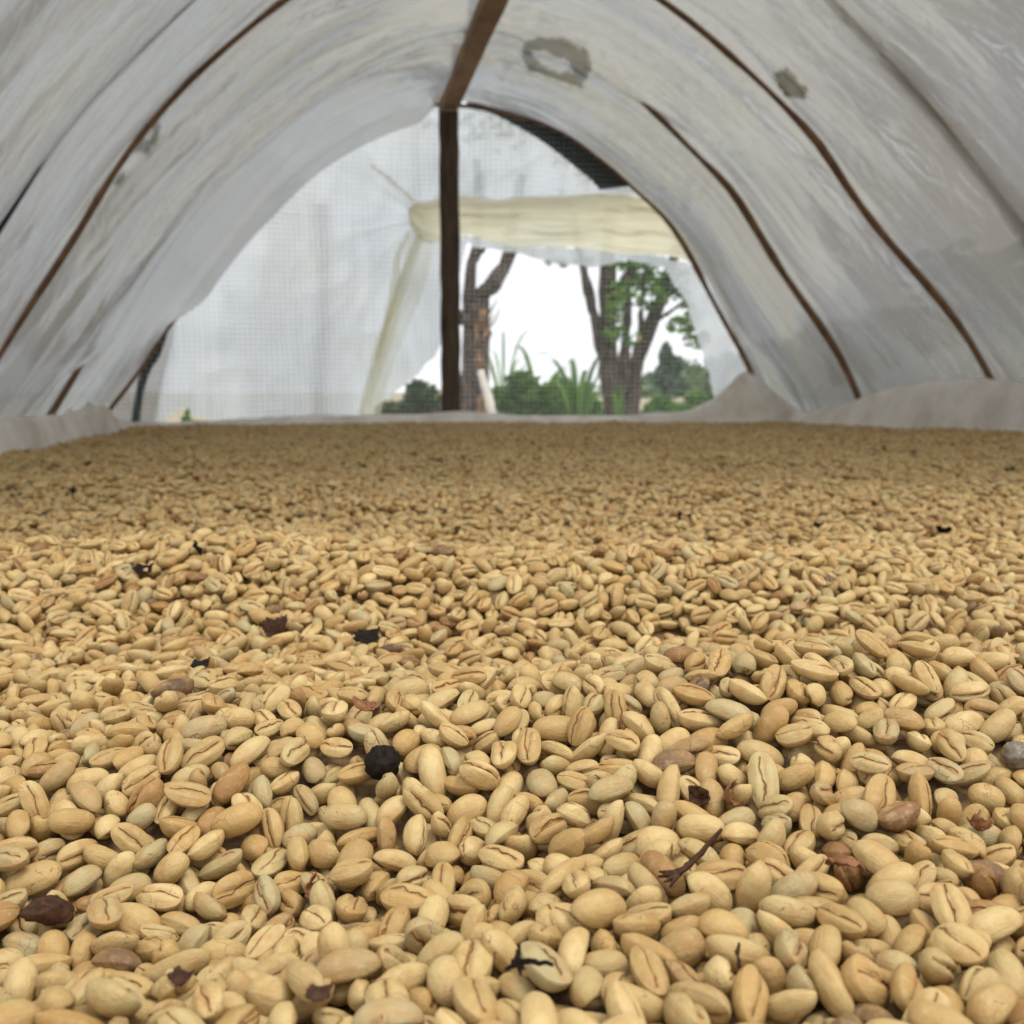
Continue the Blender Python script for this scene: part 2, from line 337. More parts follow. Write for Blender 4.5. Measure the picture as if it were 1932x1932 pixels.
for k in range(6):
    m = (YY >= marks[k]) & (YY < marks[k + 1]); f = np.clip((YY - marks[k]) / (marks[k + 1] - marks[k]), 0, 1)
    off -= np.where(m, sag[k] * np.sin(np.pi * f) ** 1.3 * (.6 + .4 * vn(S * 3, YY, k)), 0)
sm = lambda a, b, v: np.clip((v - a) / (b - a), 0, 1) ** 2 * (3 - 2 * np.clip((v - a) / (b - a), 0, 1))
# the skin passes inside the hoop B over the crown and the left, and inside the end hoop over its left and a pleat on its right
hideB = 1 - sm(.42, .78, XX); hideB *= sm(-1.30, -1.20, XX)
off -= (.055 * hideB) * np.exp(-((YY - YB) / .13) ** 2)
hideA = (1 - sm(-.15, .0, XX)) * sm(-1.16, -1.02, XX)
off -= (.072 * hideA) * np.exp(-((YY - YA) / .16) ** 2)
# pleats that run along the hoops with a slant, strongest between the hoops at left and beside the end hoop at right
def ridg(v): return 1 - np.abs(v)
ple = np.zeros(S.shape)
for f, sl, am, sd_ in ((5.5, .55, .016, 1), (11, .75, .008, 2), (21, .9, .0035, 3), (40, 1.1, .0014, 4)):
    ple += am * (ridg(vn((YY + sl * np.abs(S) * .55) * f, S * 2.6 + sd_, sd_)) - .55)
zone = .5 + 2.0 * np.exp(-((YY - 3.15) / .42) ** 2) * (S < .05) + 1.15 * np.exp(-((YY - 3.92) / .33) ** 2) * (S > .05) + .45 * np.exp(-((YY - 3.0) / .5) ** 2) * (S > .05)
off -= ple * zone
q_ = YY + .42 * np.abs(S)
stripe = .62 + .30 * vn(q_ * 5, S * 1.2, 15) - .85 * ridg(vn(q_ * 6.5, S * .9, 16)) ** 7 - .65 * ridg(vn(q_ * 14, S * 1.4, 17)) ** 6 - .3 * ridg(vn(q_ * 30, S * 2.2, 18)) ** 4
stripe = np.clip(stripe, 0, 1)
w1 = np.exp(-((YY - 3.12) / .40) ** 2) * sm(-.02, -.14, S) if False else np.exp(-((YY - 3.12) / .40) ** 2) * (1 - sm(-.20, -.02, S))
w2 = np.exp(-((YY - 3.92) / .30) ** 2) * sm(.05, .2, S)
far_bay = 1 / (1 + np.exp(-(YY - YB - .03 - .02 * vn(S * 6, S * 0, 18)) / .012))        # colour darkened from just past the second hoop on
fold_shade = np.clip(stripe * (.10 + .80 * w1 + .70 * w2) + .22 * far_bay * (1 - .6 * sm(3.7, 4.2, YY) * (S < 0)), 0, .85)  # shade between pleats painted as stripes, plus the darker far bay
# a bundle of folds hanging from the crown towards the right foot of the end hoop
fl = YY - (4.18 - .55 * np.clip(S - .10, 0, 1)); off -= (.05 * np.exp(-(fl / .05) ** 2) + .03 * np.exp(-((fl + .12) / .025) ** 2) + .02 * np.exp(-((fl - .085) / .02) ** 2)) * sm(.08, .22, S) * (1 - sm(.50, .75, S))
fold_shade = np.clip(fold_shade + (.45 * np.exp(-((fl - .045) / .022) ** 2) + .35 * np.exp(-((fl + .075) / .02) ** 2) + .25 * np.exp(-((fl + .17) / .02) ** 2)) * sm(.08, .22, S) * (1 - sm(.60, .85, S)), 0, .9)  # dark lines painted beside these folds as their shade
off += .006 * vn(S * 9, YY * 6, 9) + .003 * vn(S * 20, YY * 12, 19) + .0009 * vn(S * 46 + YY * 12, YY * 26 - S * 14, 10) * (YY < 3)
off = np.minimum(off, .010)
# keep the skin outside the bamboo where the hoop is bare
off = off + base_off
QX = XX + snr[:, 0][:, None] * off; QZ = sprof[:, 1][:, None] + snr[:, 1][:, None] * off
cy, sy = math.cos(YAW), math.sin(YAW)
P = np.stack([(QX + TX) * cy - YY * sy, (QX + TX) * sy + YY * cy, CZ + QZ], -1)
cover_me = gridmesh('cover', P); ca_ = cover_me.attributes.new('fold_shade', 'FLOAT', 'POINT'); ca_.data.foreach_set('value', fold_shade.astype(np.float32).ravel())
cover = tag(link('tunnel_cover', cover_me, M_cover), 'milky grey plastic sheet drawn over the hoops, pleated and streaked', 'plastic cover')
def on_cover(px, py, out=.004):                # the point of the cover seen at a photo pixel: by the nearest vertex to the ray
    d = np.array(ray(px, py)); d /= np.linalg.norm(d); v = P.reshape(-1, 3) - [0, 0, CZ]; t = v @ d
    e = np.linalg.norm(v - t[:, None] * d, axis=1); e[t < 0] = 9; k = int(np.argmin(e)); i, j = divmod(k, NY)
    n = Vector((snr[i, 0] * cy, snr[i, 0] * sy, snr[i, 1])); return Vector(P[i, j]) + n * out, n

# debris on the outside of the cover, seen through it as dark blots
vv = P - [0, 0, CZ]; yv_ = vv[..., 1] * math.cos(PITCH) - vv[..., 2] * math.sin(PITCH); zv_ = vv[..., 1] * math.sin(PITCH) + vv[..., 2] * math.cos(PITCH)
SX, SY = vv[..., 0] / yv_ * FPX + 966, 966 - zv_ / yv_ * FPX
def blot(poly, label, hole=None):
    px = np.array(poly, float); m = (SX > px[:, 0].min() - 12) & (SX < px[:, 0].max() + 12) & (SY > px[:, 1].min() - 12) & (SY < px[:, 1].max() + 12) & (YY < YA - .05)
    ii, jj = np.where(m); d2 = np.hypot(ii - np.median(ii), jj - np.median(jj)); k = d2 < 60; i0, i1, j0, j1 = ii[k].min(), ii[k].max(), jj[k].min(), jj[k].max(); q = 6
    ui, uj = np.arange(i0, i1, 1 / q), np.arange(j0, j1, 1 / q); UI, UJ = np.meshgrid(ui, uj, indexing='ij'); a, b = UI.astype(int), UJ.astype(int); f, g_ = UI - a, UJ - b
    def bl(A):
        f_, h_ = (f[..., None], g_[..., None]) if A.ndim == 3 else (f, g_)
        return (A[a, b] * (1 - f_) + A[a + 1, b] * f_) * (1 - h_) + (A[a, b + 1] * (1 - f_) + A[a + 1, b + 1] * f_) * h_
    G, gx_, gy_ = bl(P), bl(SX), bl(SY); nx = np.interp(UI, np.arange(NS), snr[:, 0]); nz = np.interp(UI, np.arange(NS), snr[:, 1]); h_ = .004 + .003 * vn(UI * .8, UJ * .8, 7)
    G = G + np.stack([nx * cy, nx * sy, nz], -1) * h_[..., None]
    w = 4.0; mu, mv = ((A[1:, 1:] + A[:-1, :-1]) / 2 for A in (gx_ + w * vn(gx_ * .14, gy_ * .14, 5), gy_ + w * vn(gx_ * .14, gy_ * .14, 6)))
    msk = inside(mu, mv, poly)
    if hole: msk &= ~inside(mu, mv, hole)
    o = link('leaf_litter', gridmesh('litter', G, msk), M_litter); md = o.modifiers.new('thick', 'SOLIDIFY'); md.thickness = .003; md.offset = 1
    return tag(o, label, 'leaf litter', 'debris lying on top of the cover')
blot([(985, 85), (1010, 70), (1060, 72), (1105, 95), (1118, 130), (1098, 165), (1060, 155), (1000, 135), (985, 110)], 'ring of dark wet debris above the ridge, right of the beam',
     [(1003, 98), (1022, 92), (1045, 108), (1070, 112), (1082, 135), (1050, 138), (1018, 122)])
blot([(255, 262), (275, 235), (292, 222), (305, 238), (300, 262), (280, 290), (252, 285)], 'dark smudge of debris touching the left bare hoop', [(272, 262), (284, 240), (291, 248), (284, 268)])
blot([(213, 345), (225, 325), (240, 322), (236, 340), (222, 353)], 'small dark fleck of debris just below the larger smudge at left')
blot([(1455, 140), (1485, 128), (1505, 150), (1525, 170), (1515, 188), (1488, 186), (1470, 165)], 'olive brown patch of debris on the right slope, above the bare hoop')

# ------------------------------------------------------------------ the far end: panel of plastic with an opening, rolled flap, net
arch = [tuple(PROF[k] + NR[k] * (OFFS[YA][k] + .004)) for k in range(0, 241, 3)]
def tz(L_, Y=YA): return [tun(a_, b_, Y) for a_, b_ in L_]
hole = tz([(884, 452), (900, 462), (935, 468), (975, 470), (1040, 488), (1120, 500), (1200, 487), (1262, 500), (1302, 560), (1330, 640), (1350, 705), (1385, 860), (640, 860), (690, 786), (770, 722), (828, 668), (862, 600), (872, 530)])
leafhole = tz([(300, 800), (308, 785), (325, 780), (338, 769), (352, 771), (360, 782), (378, 786), (386, 800)])
rollhole = tz([(800, 392), (850, 384), (1000, 380), (1160, 374), (1228, 384), (1290, 412), (1330, 500), (1240, 474), (1020, 458), (880, 440), (825, 444)])
side = tz([(150, 900), (150, 560), (322, 610), (300, 700), (262, 900)])
def end_x(px, py): pass
gx = np.linspace(-1.5, 1.5, 560); gz = np.linspace(-.55, 1.17, 330); GX, GZ = np.meshgrid(gx, gz, indexing='ij')
kx, kz = tun(800, 405, YA)
ang = np.arctan2(GZ - kz, GX - kx); rad_ = np.hypot(GX - kx, GZ - kz)
fold = .009 * (ridg(vn(ang * 4.5, rad_ * .8, 21)) - .5) * np.exp(-rad_ / .7) + .007 * ridg(vn(ang * 11, rad_ * 1.5, 22)) * np.exp(-rad_ / .6)
leftw = np.clip((.2 - GX) / .8, 0, 1); fold += leftw * (.022 * vn(GX * 6.5 + .3 * vn(GZ * 2, GX, 2), GZ * .9, 23) + .010 * ridg(vn(GX * 17, GZ * 1.5, 24)))
fold += .018 * vn(GX * 5 + 2 * GZ, GZ * 4, 25) + .010 * ridg(vn(GX * 9 - 4 * GZ, GZ * 6, 27)) + .003 * vn(GX * 22, GZ * 13, 26)
PY = YA + .075 + fold
Pp = np.stack([(GX + TX) * cy - PY * sy, (GX + TX) * sy + PY * cy, CZ + GZ], -1)
mid = lambda A: (A[1:, 1:] + A[:-1, :-1]) / 2
MX, MZ = mid(GX), mid(GZ); jx, jz = MX + .006 * vn(MX * 25, MZ * 25, 31), MZ + .006 * vn(MX * 25, MZ * 25, 32)
msk = inside(MX, MZ, arch) & ~inside(jx, jz, hole) & ~inside(jx, jz, leafhole) & ~inside(jx, jz, rollhole) & ~inside(jx, jz, side)
panel = empty('end_curtain', tw(0, YA + .075, -CZ)); tag(panel, 'clear plastic curtain closing the far end, tied up for an opening beside the post', 'plastic curtain')
def child(name, me, mat, par, smooth=True):
    me.transform(Matrix.Translation(-par.location)); return link(name, me, mat, par, smooth)
pm = gridmesh('panel', Pp, msk); pa = pm.attributes.new('fold_shade', 'FLOAT', 'POINT')
co_ = np.array([v.co[:] for v in pm.vertices]); tx_ = co_[:, 0] * cy + co_[:, 1] * sy - TX; tz_ = co_[:, 2] - CZ
b0 = tun(598, 560, YA)[0]; cr_ = .55 * np.exp(-((tx_ - b0 - .03 * np.sin(tz_ * 3)) / .035) ** 2) * (tz_ < .75) + .35 * np.clip(vn(tx_ * 9, tz_ * 1.3, 28), 0, 1) * (tx_ < -.1) + .22 * np.clip(vn(tx_ * 4 + 3, tz_ * 3.4, 29), 0, 1)  # fold shade painted as darker upright bands, with some mottling
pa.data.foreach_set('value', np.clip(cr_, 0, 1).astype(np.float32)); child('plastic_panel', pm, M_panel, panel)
gp = spline([(190, 700), (205, 760), (215, 830)], 20); gq = spline([(334, 608), (312, 700), (286, 830)], 20); GG = np.zeros((20, 12, 3))
for i in range(20):
    p_, q_ = tun(*gp[i], YA + .12), tun(*gq[i], YA + .12)
    for j in range(12): GG[i, j] = tw(p_[0] + (q_[0] - p_[0]) * j / 11, YA + .12 + .012 * math.sin(j * 1.3 + i * .2), p_[1] + (q_[1] - p_[1]) * j / 11)
child('side_flap', gridmesh('flap', GG), plastic('grey_plastic', (.34, .34, .34), .12, .8, .3, 1.5, (5, 5, 5), (.12, .12, .12), 2.0), panel)
# rolled flap: a bunch of cream plastic from the knot to the right side of the arch
top = spline([(768, 398), (785, 383), (805, 380), (850, 372), (930, 376), (1000, 368), (1080, 366), (1160, 362), (1230, 372), (1290, 400), (1345, 440)], 120)
bot = spline([(770, 404), (775, 428), (795, 452), (825, 458), (880, 448), (940, 462), (1020, 468), (1100, 474), (1180, 478), (1240, 482), (1300, 495), (1372, 520)], 120)
V_ = np.linspace(0, 1, 34); rp = np.zeros((120, 34, 3))
for i in range(120):
    (x0, z0), (x1, z1) = tun(*top[i], YA + .05), tun(*bot[i], YA + .05)
    for j, v in enumerate(V_):
        bul = .030 * math.sin(math.pi * v) ** .6 + .022 * float(ridg(vn(v * 5 + .012 * i, i * .035, 41))) + .010 * float(ridg(vn(v * 13 - .02 * i, i * .09, 42)))
        v += .05 * float(vn(i * .11, v * 2, 43))
        rp[i, j] = tw(x0 + (x1 - x0) * v, YA + .052 - bul + .012, z0 + (z1 - z0) * v)
child('rolled_flap', gridmesh('roll', rp), M_roll, panel)
# gathered folds running out from the knot
for pts_, r_ in (([(795, 440), (772, 500), (748, 570), (722, 660), (700, 730), (683, 785)], .024), ([(772, 440), (752, 480), (744, 540), (728, 620), (708, 680)], .015), ([(700, 312), (730, 335), (762, 362), (788, 388)], .014)):
    sp_ = spline(pts_, 26); q_ = [tw(*(lambda a: (a[0], YA + .05 + .006 * math.sin(k * .6), a[1]))(tun(sp_[k][0], sp_[k][1], YA + .05))) for k in range(26)]
    child('gathered_fold', mesh('fold', *tube(q_, [r_ * (.35 + .65 * math.sin(math.pi * min(1, (k + 2) / 27)) ** .5) for k in range(26)], 12, .2, int(r_ * 5000), .22)), M_fold, panel)
dl_ = spline([(778, 430), (758, 500), (736, 570), (706, 650), (688, 720), (672, 790)], 60); dr_ = spline([(815, 448), (812, 500), (790, 570), (760, 640), (735, 710), (716, 790)], 60); dg_ = np.zeros((60, 26, 3))
for i in range(60):
    p_, q_ = tun(*dl_[i], YA + .05), tun(*dr_[i], YA + .05)
    for j in range(26):
        v = j / 25; dg_[i, j] = tw(p_[0] + (q_[0] - p_[0]) * v, YA + .052 - .016 * float(ridg(vn(v * 6 + .01 * i, i * .03, 44))) - .006 * float(vn(v * 14, i * .06, 45)), p_[1] + (q_[1] - p_[1]) * v)
child('gathered_drape', gridmesh('drape', dg_), M_fold, panel)
# net: every strand a thin ribbon
def net_mesh():
    vs, fs = [], []; st = .0205; w = .0006
    def warp(x, z): return x + .004 * float(vn(x * 3, z * 3, 51)), z + .005 * float(vn(x * 2.5, z * 2.5, 52)) - .006 * math.sin(x * 3)
    def run(a0, a1, c, vert):
        k = np.linspace(a0, a1, max(2, int((a1 - a0) / .03)))
        for s0, s1 in zip(k[:-1], k[1:]):
            p = (c, s0) if vert else (s0, c); q = (c, s1) if vert else (s1, c); b_ = len(vs)
            p, q = warp(*p), warp(*q); pl = tw(p[0], YA + .02, p[1]); ql = tw(q[0], YA + .02, q[1])
            o_ = Vector((cy, sy, 0)) * w if vert else Vector((0, 0, w))
            vs.extend([pl - o_, pl + o_, ql + o_, ql - o_]); fs.append((b_, b_ + 1, b_ + 2, b_ + 3))
    A_ = np.array(arch)
    for x in np.arange(-1.45, 1.46, st):
        zt = np.interp(x, A_[:, 0], A_[:, 1]); 
        if zt > -.3: run(-.30, zt - .012, x, True)
    lz, rz = A_[:28], A_[-28:][::-1]; half = len(A_) // 2
    for z in np.arange(-.30, 1.13, st):
        l = np.interp(z, A_[:half, 1], A_[:half, 0]); r = np.interp(z, A_[half:, 1][::-1], A_[half:, 0][::-1]); run(l + .01, r - .01, z, False)
    return mesh('net', vs, fs)
t = NT('net_strand'); c = (.80, .83, .85, 1); m_ = t.n('ShaderNodeMixShader', Fac=.5); t.set(m_.inputs[1], t.principled(c, .5)); t.set(m_.inputs[2], t.n('ShaderNodeBsdfTranslucent', Color=c)); M_net = t.done(m_)
tag(link('end_net', net_mesh(), M_net, smooth=False), 'fine square white mesh stretched over the whole far end', 'net')
# dark shade cloth: a fold tucked along the right of the arch and a strip at its lower left
def strip(A_, B_, name, label, depth=YA + .045, n=60):
    a_, b_ = spline(A_, n), spline(B_, n); G = np.zeros((n, 9, 3))
    for i in range(n):
        p, q = tun(*a_[i], depth), tun(*b_[i], depth)
        for j in range(9):
            v = j / 8; G[i, j] = tw(p[0] + (q[0] - p[0]) * v, depth - .02 * math.sin(math.pi * v) - .004 * float(vn(v * 5, i * .15, 61)), p[1] + (q[1] - p[1]) * v)
    o = link(name, gridmesh('shade', G), M_shade); md = o.modifiers.new('t', 'SOLIDIFY'); md.thickness = .002; return tag(o, label, 'shade cloth')
strip([(878, 190), (960, 203), (1050, 235), (1120, 275), (1180, 322), (1212, 352)], [(880, 196), (945, 222), (1010, 258), (1065, 298), (1110, 336), (1132, 358)], 'shade_cloth', 'dark green shade cloth fold tucked under the right of the end hoop')
strip([(318, 622), (290, 650), (268, 690), (256, 740), (246, 800)], [(316, 632), (302, 672), (284, 700), (270, 745), (264, 800)], 'shade_cloth', 'black strip of shade cloth hanging at the lower left of the far end')

# a packed patch of beans: x, y, z, three turns, kind and size of each
BEANS = [104,315,18,14,45,34,54,129,121,19,85,54,67,3,121,140,20,13,54,41,37,122,205,19,83,55,5,55,104,226,20,86,44,32,25,120,247,15,65,44,77,2,124,268,7,50,49,27,38,105,296,21,1,55,85,16,126,448,8,49,50,36,27,105,551,23,88,36,28,27,120,569,22,4,51,98,25,129,621,22,86,54,72,39,111,623,7,49,50,56,6,112,700,16,13,50,11,73,113,734,9,50,49,4,56,117,795,5,49,49,75,73,111,832,15,49,49,94,64,108,859,20,78,56,97,58,112,877,9,49,50,23,55,123,165,18,88,63,4,33,155,204,19,11,63,41,2,139,213,19,86,44,46,23,136,240,8,50,50,12,26,131,400,20,86,44,92,24,136,422,24,13,50,77,49,150,540,18,87,58,9,74,163,621,21,15,54,60,16,146,665,22,10,53,93,17,155,695,7,49,49,22,36,143,738,18,78,45,55,76,128,782,19,2,44,92,3,162,790,7,50,50,75,22,152,836,22,96,46,12,46,141,854,17,13,45,69,64,120,891,5,50,49,38,73,169,127,20,86,37,97,35,160,145,21,15,45,78,5,159,186,17,21,45,39,74,161,218,6,49,49,8,33,173,329,18,66,44,55,25,
176,424,8,50,50,37,47,182,470,20,13,53,55,16,163,531,7,49,49,30,24,176,637,6,49,49,5,33,178,751,7,50,50,53,5,172,801,16,24,46,73,62,163,879,8,50,49,55,7,201,112,22,88,60,59,45,215,180,21,13,54,35,45,188,200,19,13,45,79,35,209,220,6,49,50,96,33,206,309,20,89,46,68,14,205,343,21,95,48,4,45,197,425,7,49,50,82,35,204,440,20,85,54,45,5,213,469,18,21,55,29,35,189,531,7,50,49,5,45,195,568,20,13,54,3,44,208,599,21,13,54,96,26,185,663,20,21,55,76,5,209,702,20,71,55,29,68,209,721,17,21,55,6,64,204,762,7,50,50,3,6,188,867,8,49,50,32,26,203,878,7,50,49,44,15,231,115,8,49,50,42,7,224,209,8,50,49,7,25,228,258,16,21,55,53,33,225,273,19,86,54,53,15,224,342,6,49,50,35,12,228,362,6,50,50,71,34,226,381,7,50,50,13,3,208,404,17,86,45,95,33,228,598,7,50,49,55,16,227,720,8,50,50,98,54,225,753,7,49,50,48,43,213,807,7,49,49,4,43,220,862,20,86,54,4,44,252,107,19,91,47,41,75,254,167,8,50,49,44,7,
255,253,18,28,53,81,66,246,297,7,49,49,56,15,244,357,21,96,55,0,4,243,385,22,88,63,34,37,256,456,18,3,48,96,64,239,500,18,71,44,92,66,259,530,8,50,49,88,25,249,598,20,74,56,35,58,257,613,19,4,48,65,75,251,626,6,50,50,54,33,257,697,18,21,44,40,34,242,710,6,49,50,92,34,251,747,8,50,49,45,7,269,781,22,7,35,56,35,258,841,17,4,47,43,73,259,858,7,49,49,65,6,244,887,19,87,44,2,43,285,226,21,78,55,68,7,285,244,7,50,49,96,16,283,345,8,50,49,12,47,264,350,8,49,49,74,53,276,382,6,50,50,80,42,278,481,6,49,49,25,14,266,510,20,94,47,25,4,281,522,18,86,52,47,76,290,612,7,50,49,83,46,282,722,8,50,50,14,27,272,758,7,50,50,59,15,290,806,18,86,45,87,22,273,848,27,12,84,73,7,294,124,22,19,44,79,46,303,148,25,0,44,65,49,325,186,16,21,56,57,53,303,224,7,49,50,63,5,305,435,19,13,45,23,43,312,471,7,50,49,70,5,325,497,19,86,54,81,14,295,584,17,78,43,41,55,307,666,7,49,50,67,44,326,718,18,95,47,19,13,
304,863,6,50,49,49,14,316,885,22,80,71,81,26,347,125,19,14,45,55,55,327,267,8,49,50,29,53,346,273,7,50,50,97,5,338,346,20,88,46,86,76,328,381,23,86,55,35,28,335,458,7,49,50,12,36,344,485,20,87,42,4,14,344,534,17,21,54,27,75,328,554,19,3,54,4,34,344,574,18,71,55,68,66,345,604,21,86,54,49,6,328,636,15,49,50,52,64,342,728,18,78,56,60,56,323,827,22,93,56,5,5,350,894,7,49,49,22,4,364,151,18,21,55,67,66,358,196,7,50,49,14,44,367,296,7,49,49,47,35,361,396,7,50,49,34,4,354,417,7,49,50,28,5,365,433,7,49,49,4,35,361,498,19,21,43,57,57,365,525,19,13,53,3,43,349,559,8,50,49,6,54,361,570,22,7,61,80,15,370,638,7,50,49,32,24,359,656,6,50,50,97,13,352,687,21,4,51,69,24,360,749,20,28,44,29,68,372,787,6,50,50,1,12,368,816,7,50,50,32,44,369,850,23,13,61,10,26,391,171,6,49,49,74,34,404,202,17,62,54,67,45,392,210,8,50,50,40,54,389,258,6,50,50,77,13,393,278,19,4,48,17,43,394,340,17,35,54,31,5,
391,360,7,50,49,17,6,395,380,24,1,57,82,7,390,428,8,49,50,38,53,396,445,7,50,50,76,22,392,547,7,49,49,4,6,392,563,22,86,45,97,7,393,596,19,28,44,47,67,386,649,6,50,49,54,13,397,694,20,3,54,3,15,389,709,19,14,45,97,56,394,748,7,50,49,72,45,401,887,18,23,55,26,35,417,107,7,50,49,9,23,402,119,8,50,49,26,7,438,172,8,50,50,95,53,422,199,7,50,50,11,45,419,242,7,50,50,92,4,429,275,18,2,55,77,53,407,297,18,78,44,4,35,424,350,15,78,43,29,52,422,404,7,49,50,65,4,428,450,21,83,44,82,5,398,499,19,88,36,83,2,427,514,21,13,45,9,5,432,533,17,86,43,93,32,422,589,19,13,45,38,43,424,618,25,38,40,12,36,406,644,7,49,50,60,6,424,678,17,66,45,53,43,415,811,21,89,62,2,15,404,851,24,87,35,23,7,439,114,8,50,50,60,19,451,144,17,71,44,42,64,450,180,16,49,50,39,65,439,211,18,31,56,88,24,455,311,22,21,56,29,28,447,350,20,86,54,53,5,458,566,20,4,51,30,4,440,573,20,13,48,87,44,430,663,19,19,70,74,23,
447,748,7,50,49,58,45,460,786,20,78,44,86,5,443,826,6,50,49,33,12,454,842,7,50,50,70,6,466,116,7,50,50,18,35,465,218,15,78,43,71,52,462,249,18,33,55,76,5,467,271,19,13,54,39,35,468,293,23,20,56,76,8,465,340,22,7,47,47,6,460,445,19,21,56,38,25,467,477,7,49,49,50,6,461,524,22,12,36,93,15,474,616,20,13,54,51,5,468,741,7,50,49,89,6,479,775,10,50,49,29,58,475,851,5,49,49,96,74,491,891,6,50,50,80,35,504,146,19,69,31,39,64,499,181,19,14,54,86,56,502,278,7,50,49,44,45,508,402,15,50,49,57,65,510,471,19,33,55,46,26,511,511,20,3,53,51,44,514,529,20,78,55,57,6,497,564,22,9,46,48,25,494,594,22,86,46,52,46,515,612,21,11,60,20,15,502,667,8,49,50,77,7,496,704,8,49,49,31,54,506,715,18,28,44,39,66,485,742,16,28,55,25,63,509,759,22,11,40,39,45,490,843,21,87,59,63,5,540,106,16,32,45,81,75,531,167,21,86,54,61,38,523,209,22,78,44,98,47,527,249,7,50,50,41,35,508,323,24,19,32,97,17,534,371,19,11,36,41,3,
529,404,8,49,50,97,25,527,444,6,50,50,49,2,527,465,6,50,50,19,14,517,569,22,11,35,48,26,516,593,7,50,50,58,6,533,616,24,13,84,40,5,527,723,7,50,49,63,46,539,742,17,78,44,5,65,526,891,19,16,45,58,14,553,147,21,88,36,20,5,565,168,20,91,50,68,3,563,201,19,21,43,29,25,557,252,17,86,54,52,33,556,338,6,49,49,71,14,547,400,8,50,50,67,25,556,425,22,4,51,34,46,545,470,23,20,38,6,46,558,642,21,1,55,0,35,546,727,23,16,36,73,5,559,738,20,13,45,84,15,550,758,23,86,54,44,8,560,837,20,95,51,19,44,554,858,19,23,48,41,14,587,108,6,50,49,38,1,585,144,7,49,49,15,36,594,173,22,21,51,31,7,563,239,19,89,61,8,13,577,252,22,4,50,84,6,587,283,7,49,49,94,4,591,299,16,71,55,64,63,582,361,7,49,49,46,6,582,438,7,49,50,37,17,585,472,7,50,49,39,6,591,516,7,50,49,43,6,596,532,21,86,55,81,25,588,630,16,49,50,81,66,578,648,20,15,44,77,4,580,722,8,50,49,41,26,575,827,8,50,50,73,7,596,876,6,50,49,31,35,
598,118,18,21,44,84,66,608,132,17,21,44,29,65,608,220,16,21,54,64,73,604,274,19,21,44,74,15,622,315,6,50,50,73,1,612,344,15,49,50,82,65,603,388,8,49,50,33,47,607,407,18,21,45,97,77,619,573,23,14,66,0,5,609,614,22,13,45,13,8,613,646,20,84,45,83,5,598,678,20,96,45,35,34,607,705,6,49,50,67,34,627,743,16,78,44,77,64,617,759,21,20,44,6,45,598,797,7,49,50,7,44,605,891,7,49,50,45,4,647,107,7,49,50,28,45,632,153,20,0,56,90,34,641,171,6,49,50,21,14,628,186,21,10,53,93,16,638,265,21,79,55,97,45,639,289,20,79,44,79,45,625,298,19,1,56,37,2,628,334,21,86,54,27,16,635,364,22,92,32,29,5,639,425,6,49,50,74,14,627,436,18,4,50,67,65,656,501,25,1,69,82,45,638,578,20,14,54,9,57,645,619,22,79,34,87,77,631,631,7,50,49,93,35,643,679,19,85,54,74,3,636,699,7,50,49,86,16,626,719,9,50,50,21,57,638,784,18,86,55,5,23,630,801,21,13,45,76,45,638,850,22,4,51,8,46,669,107,8,50,49,50,25,651,157,22,80,30,5,5,
661,265,9,50,49,3,56,666,358,9,50,50,34,56,676,393,18,21,43,63,56,666,410,8,50,49,80,7,648,461,18,93,51,58,74,671,505,6,50,49,84,14,666,558,8,49,50,45,47,647,593,18,28,44,47,66,665,624,6,50,50,56,2,679,631,25,87,19,22,76,658,783,18,22,55,55,65,673,846,20,11,35,8,56,682,121,19,21,55,69,5,689,209,16,68,54,88,75,705,229,17,78,56,1,22,699,244,20,10,62,10,14,685,307,7,49,49,26,44,701,316,17,79,54,64,75,684,352,6,49,49,50,34,683,411,6,50,50,80,15,701,459,7,49,50,41,45,690,495,7,50,50,50,5,690,567,7,50,50,90,4,692,610,6,50,49,7,33,699,641,20,5,72,1,22,681,656,7,49,49,98,5,687,735,20,86,45,7,44,693,774,16,28,55,40,63,680,787,20,3,54,4,4,690,842,8,49,49,65,7,703,889,7,49,49,8,43,718,116,15,14,54,35,30,722,183,15,37,46,16,77,726,306,23,82,54,60,47,712,379,20,96,54,20,4,725,482,21,2,29,88,33,697,520,19,13,54,11,35,704,576,18,21,53,79,13,710,615,23,98,42,5,27,704,656,18,28,55,1,66,
725,748,22,89,62,24,44,711,764,21,11,39,95,77,721,808,28,16,92,39,6,723,825,7,49,49,62,4,716,841,23,7,68,55,6,719,882,20,98,55,6,15,757,122,21,82,51,77,16,748,176,19,21,43,37,24,744,206,6,50,50,20,12,744,227,8,49,50,68,26,759,254,7,49,49,22,22,736,292,7,50,49,16,6,748,307,18,78,55,38,66,736,325,6,49,49,37,76,742,357,7,49,49,49,37,739,472,8,49,49,65,26,752,508,6,50,50,33,14,749,527,6,50,49,49,75,746,548,24,80,32,56,45,747,584,19,13,45,81,15,751,635,8,49,50,6,25,750,695,7,49,49,83,45,743,713,17,77,55,54,75,755,755,8,49,50,44,7,751,802,21,92,52,70,68,737,814,20,13,54,79,15,754,885,18,29,64,7,64,773,124,9,50,50,24,57,759,239,19,4,57,53,2,784,313,22,6,52,33,78,766,427,23,74,71,5,26,769,446,7,50,49,84,18,778,474,16,78,55,46,63,788,508,21,99,56,7,5,765,676,17,78,44,71,65,769,695,7,49,50,31,6,776,781,7,50,50,33,16,813,131,20,90,47,35,15,799,170,7,50,49,62,44,805,249,20,95,51,56,44,
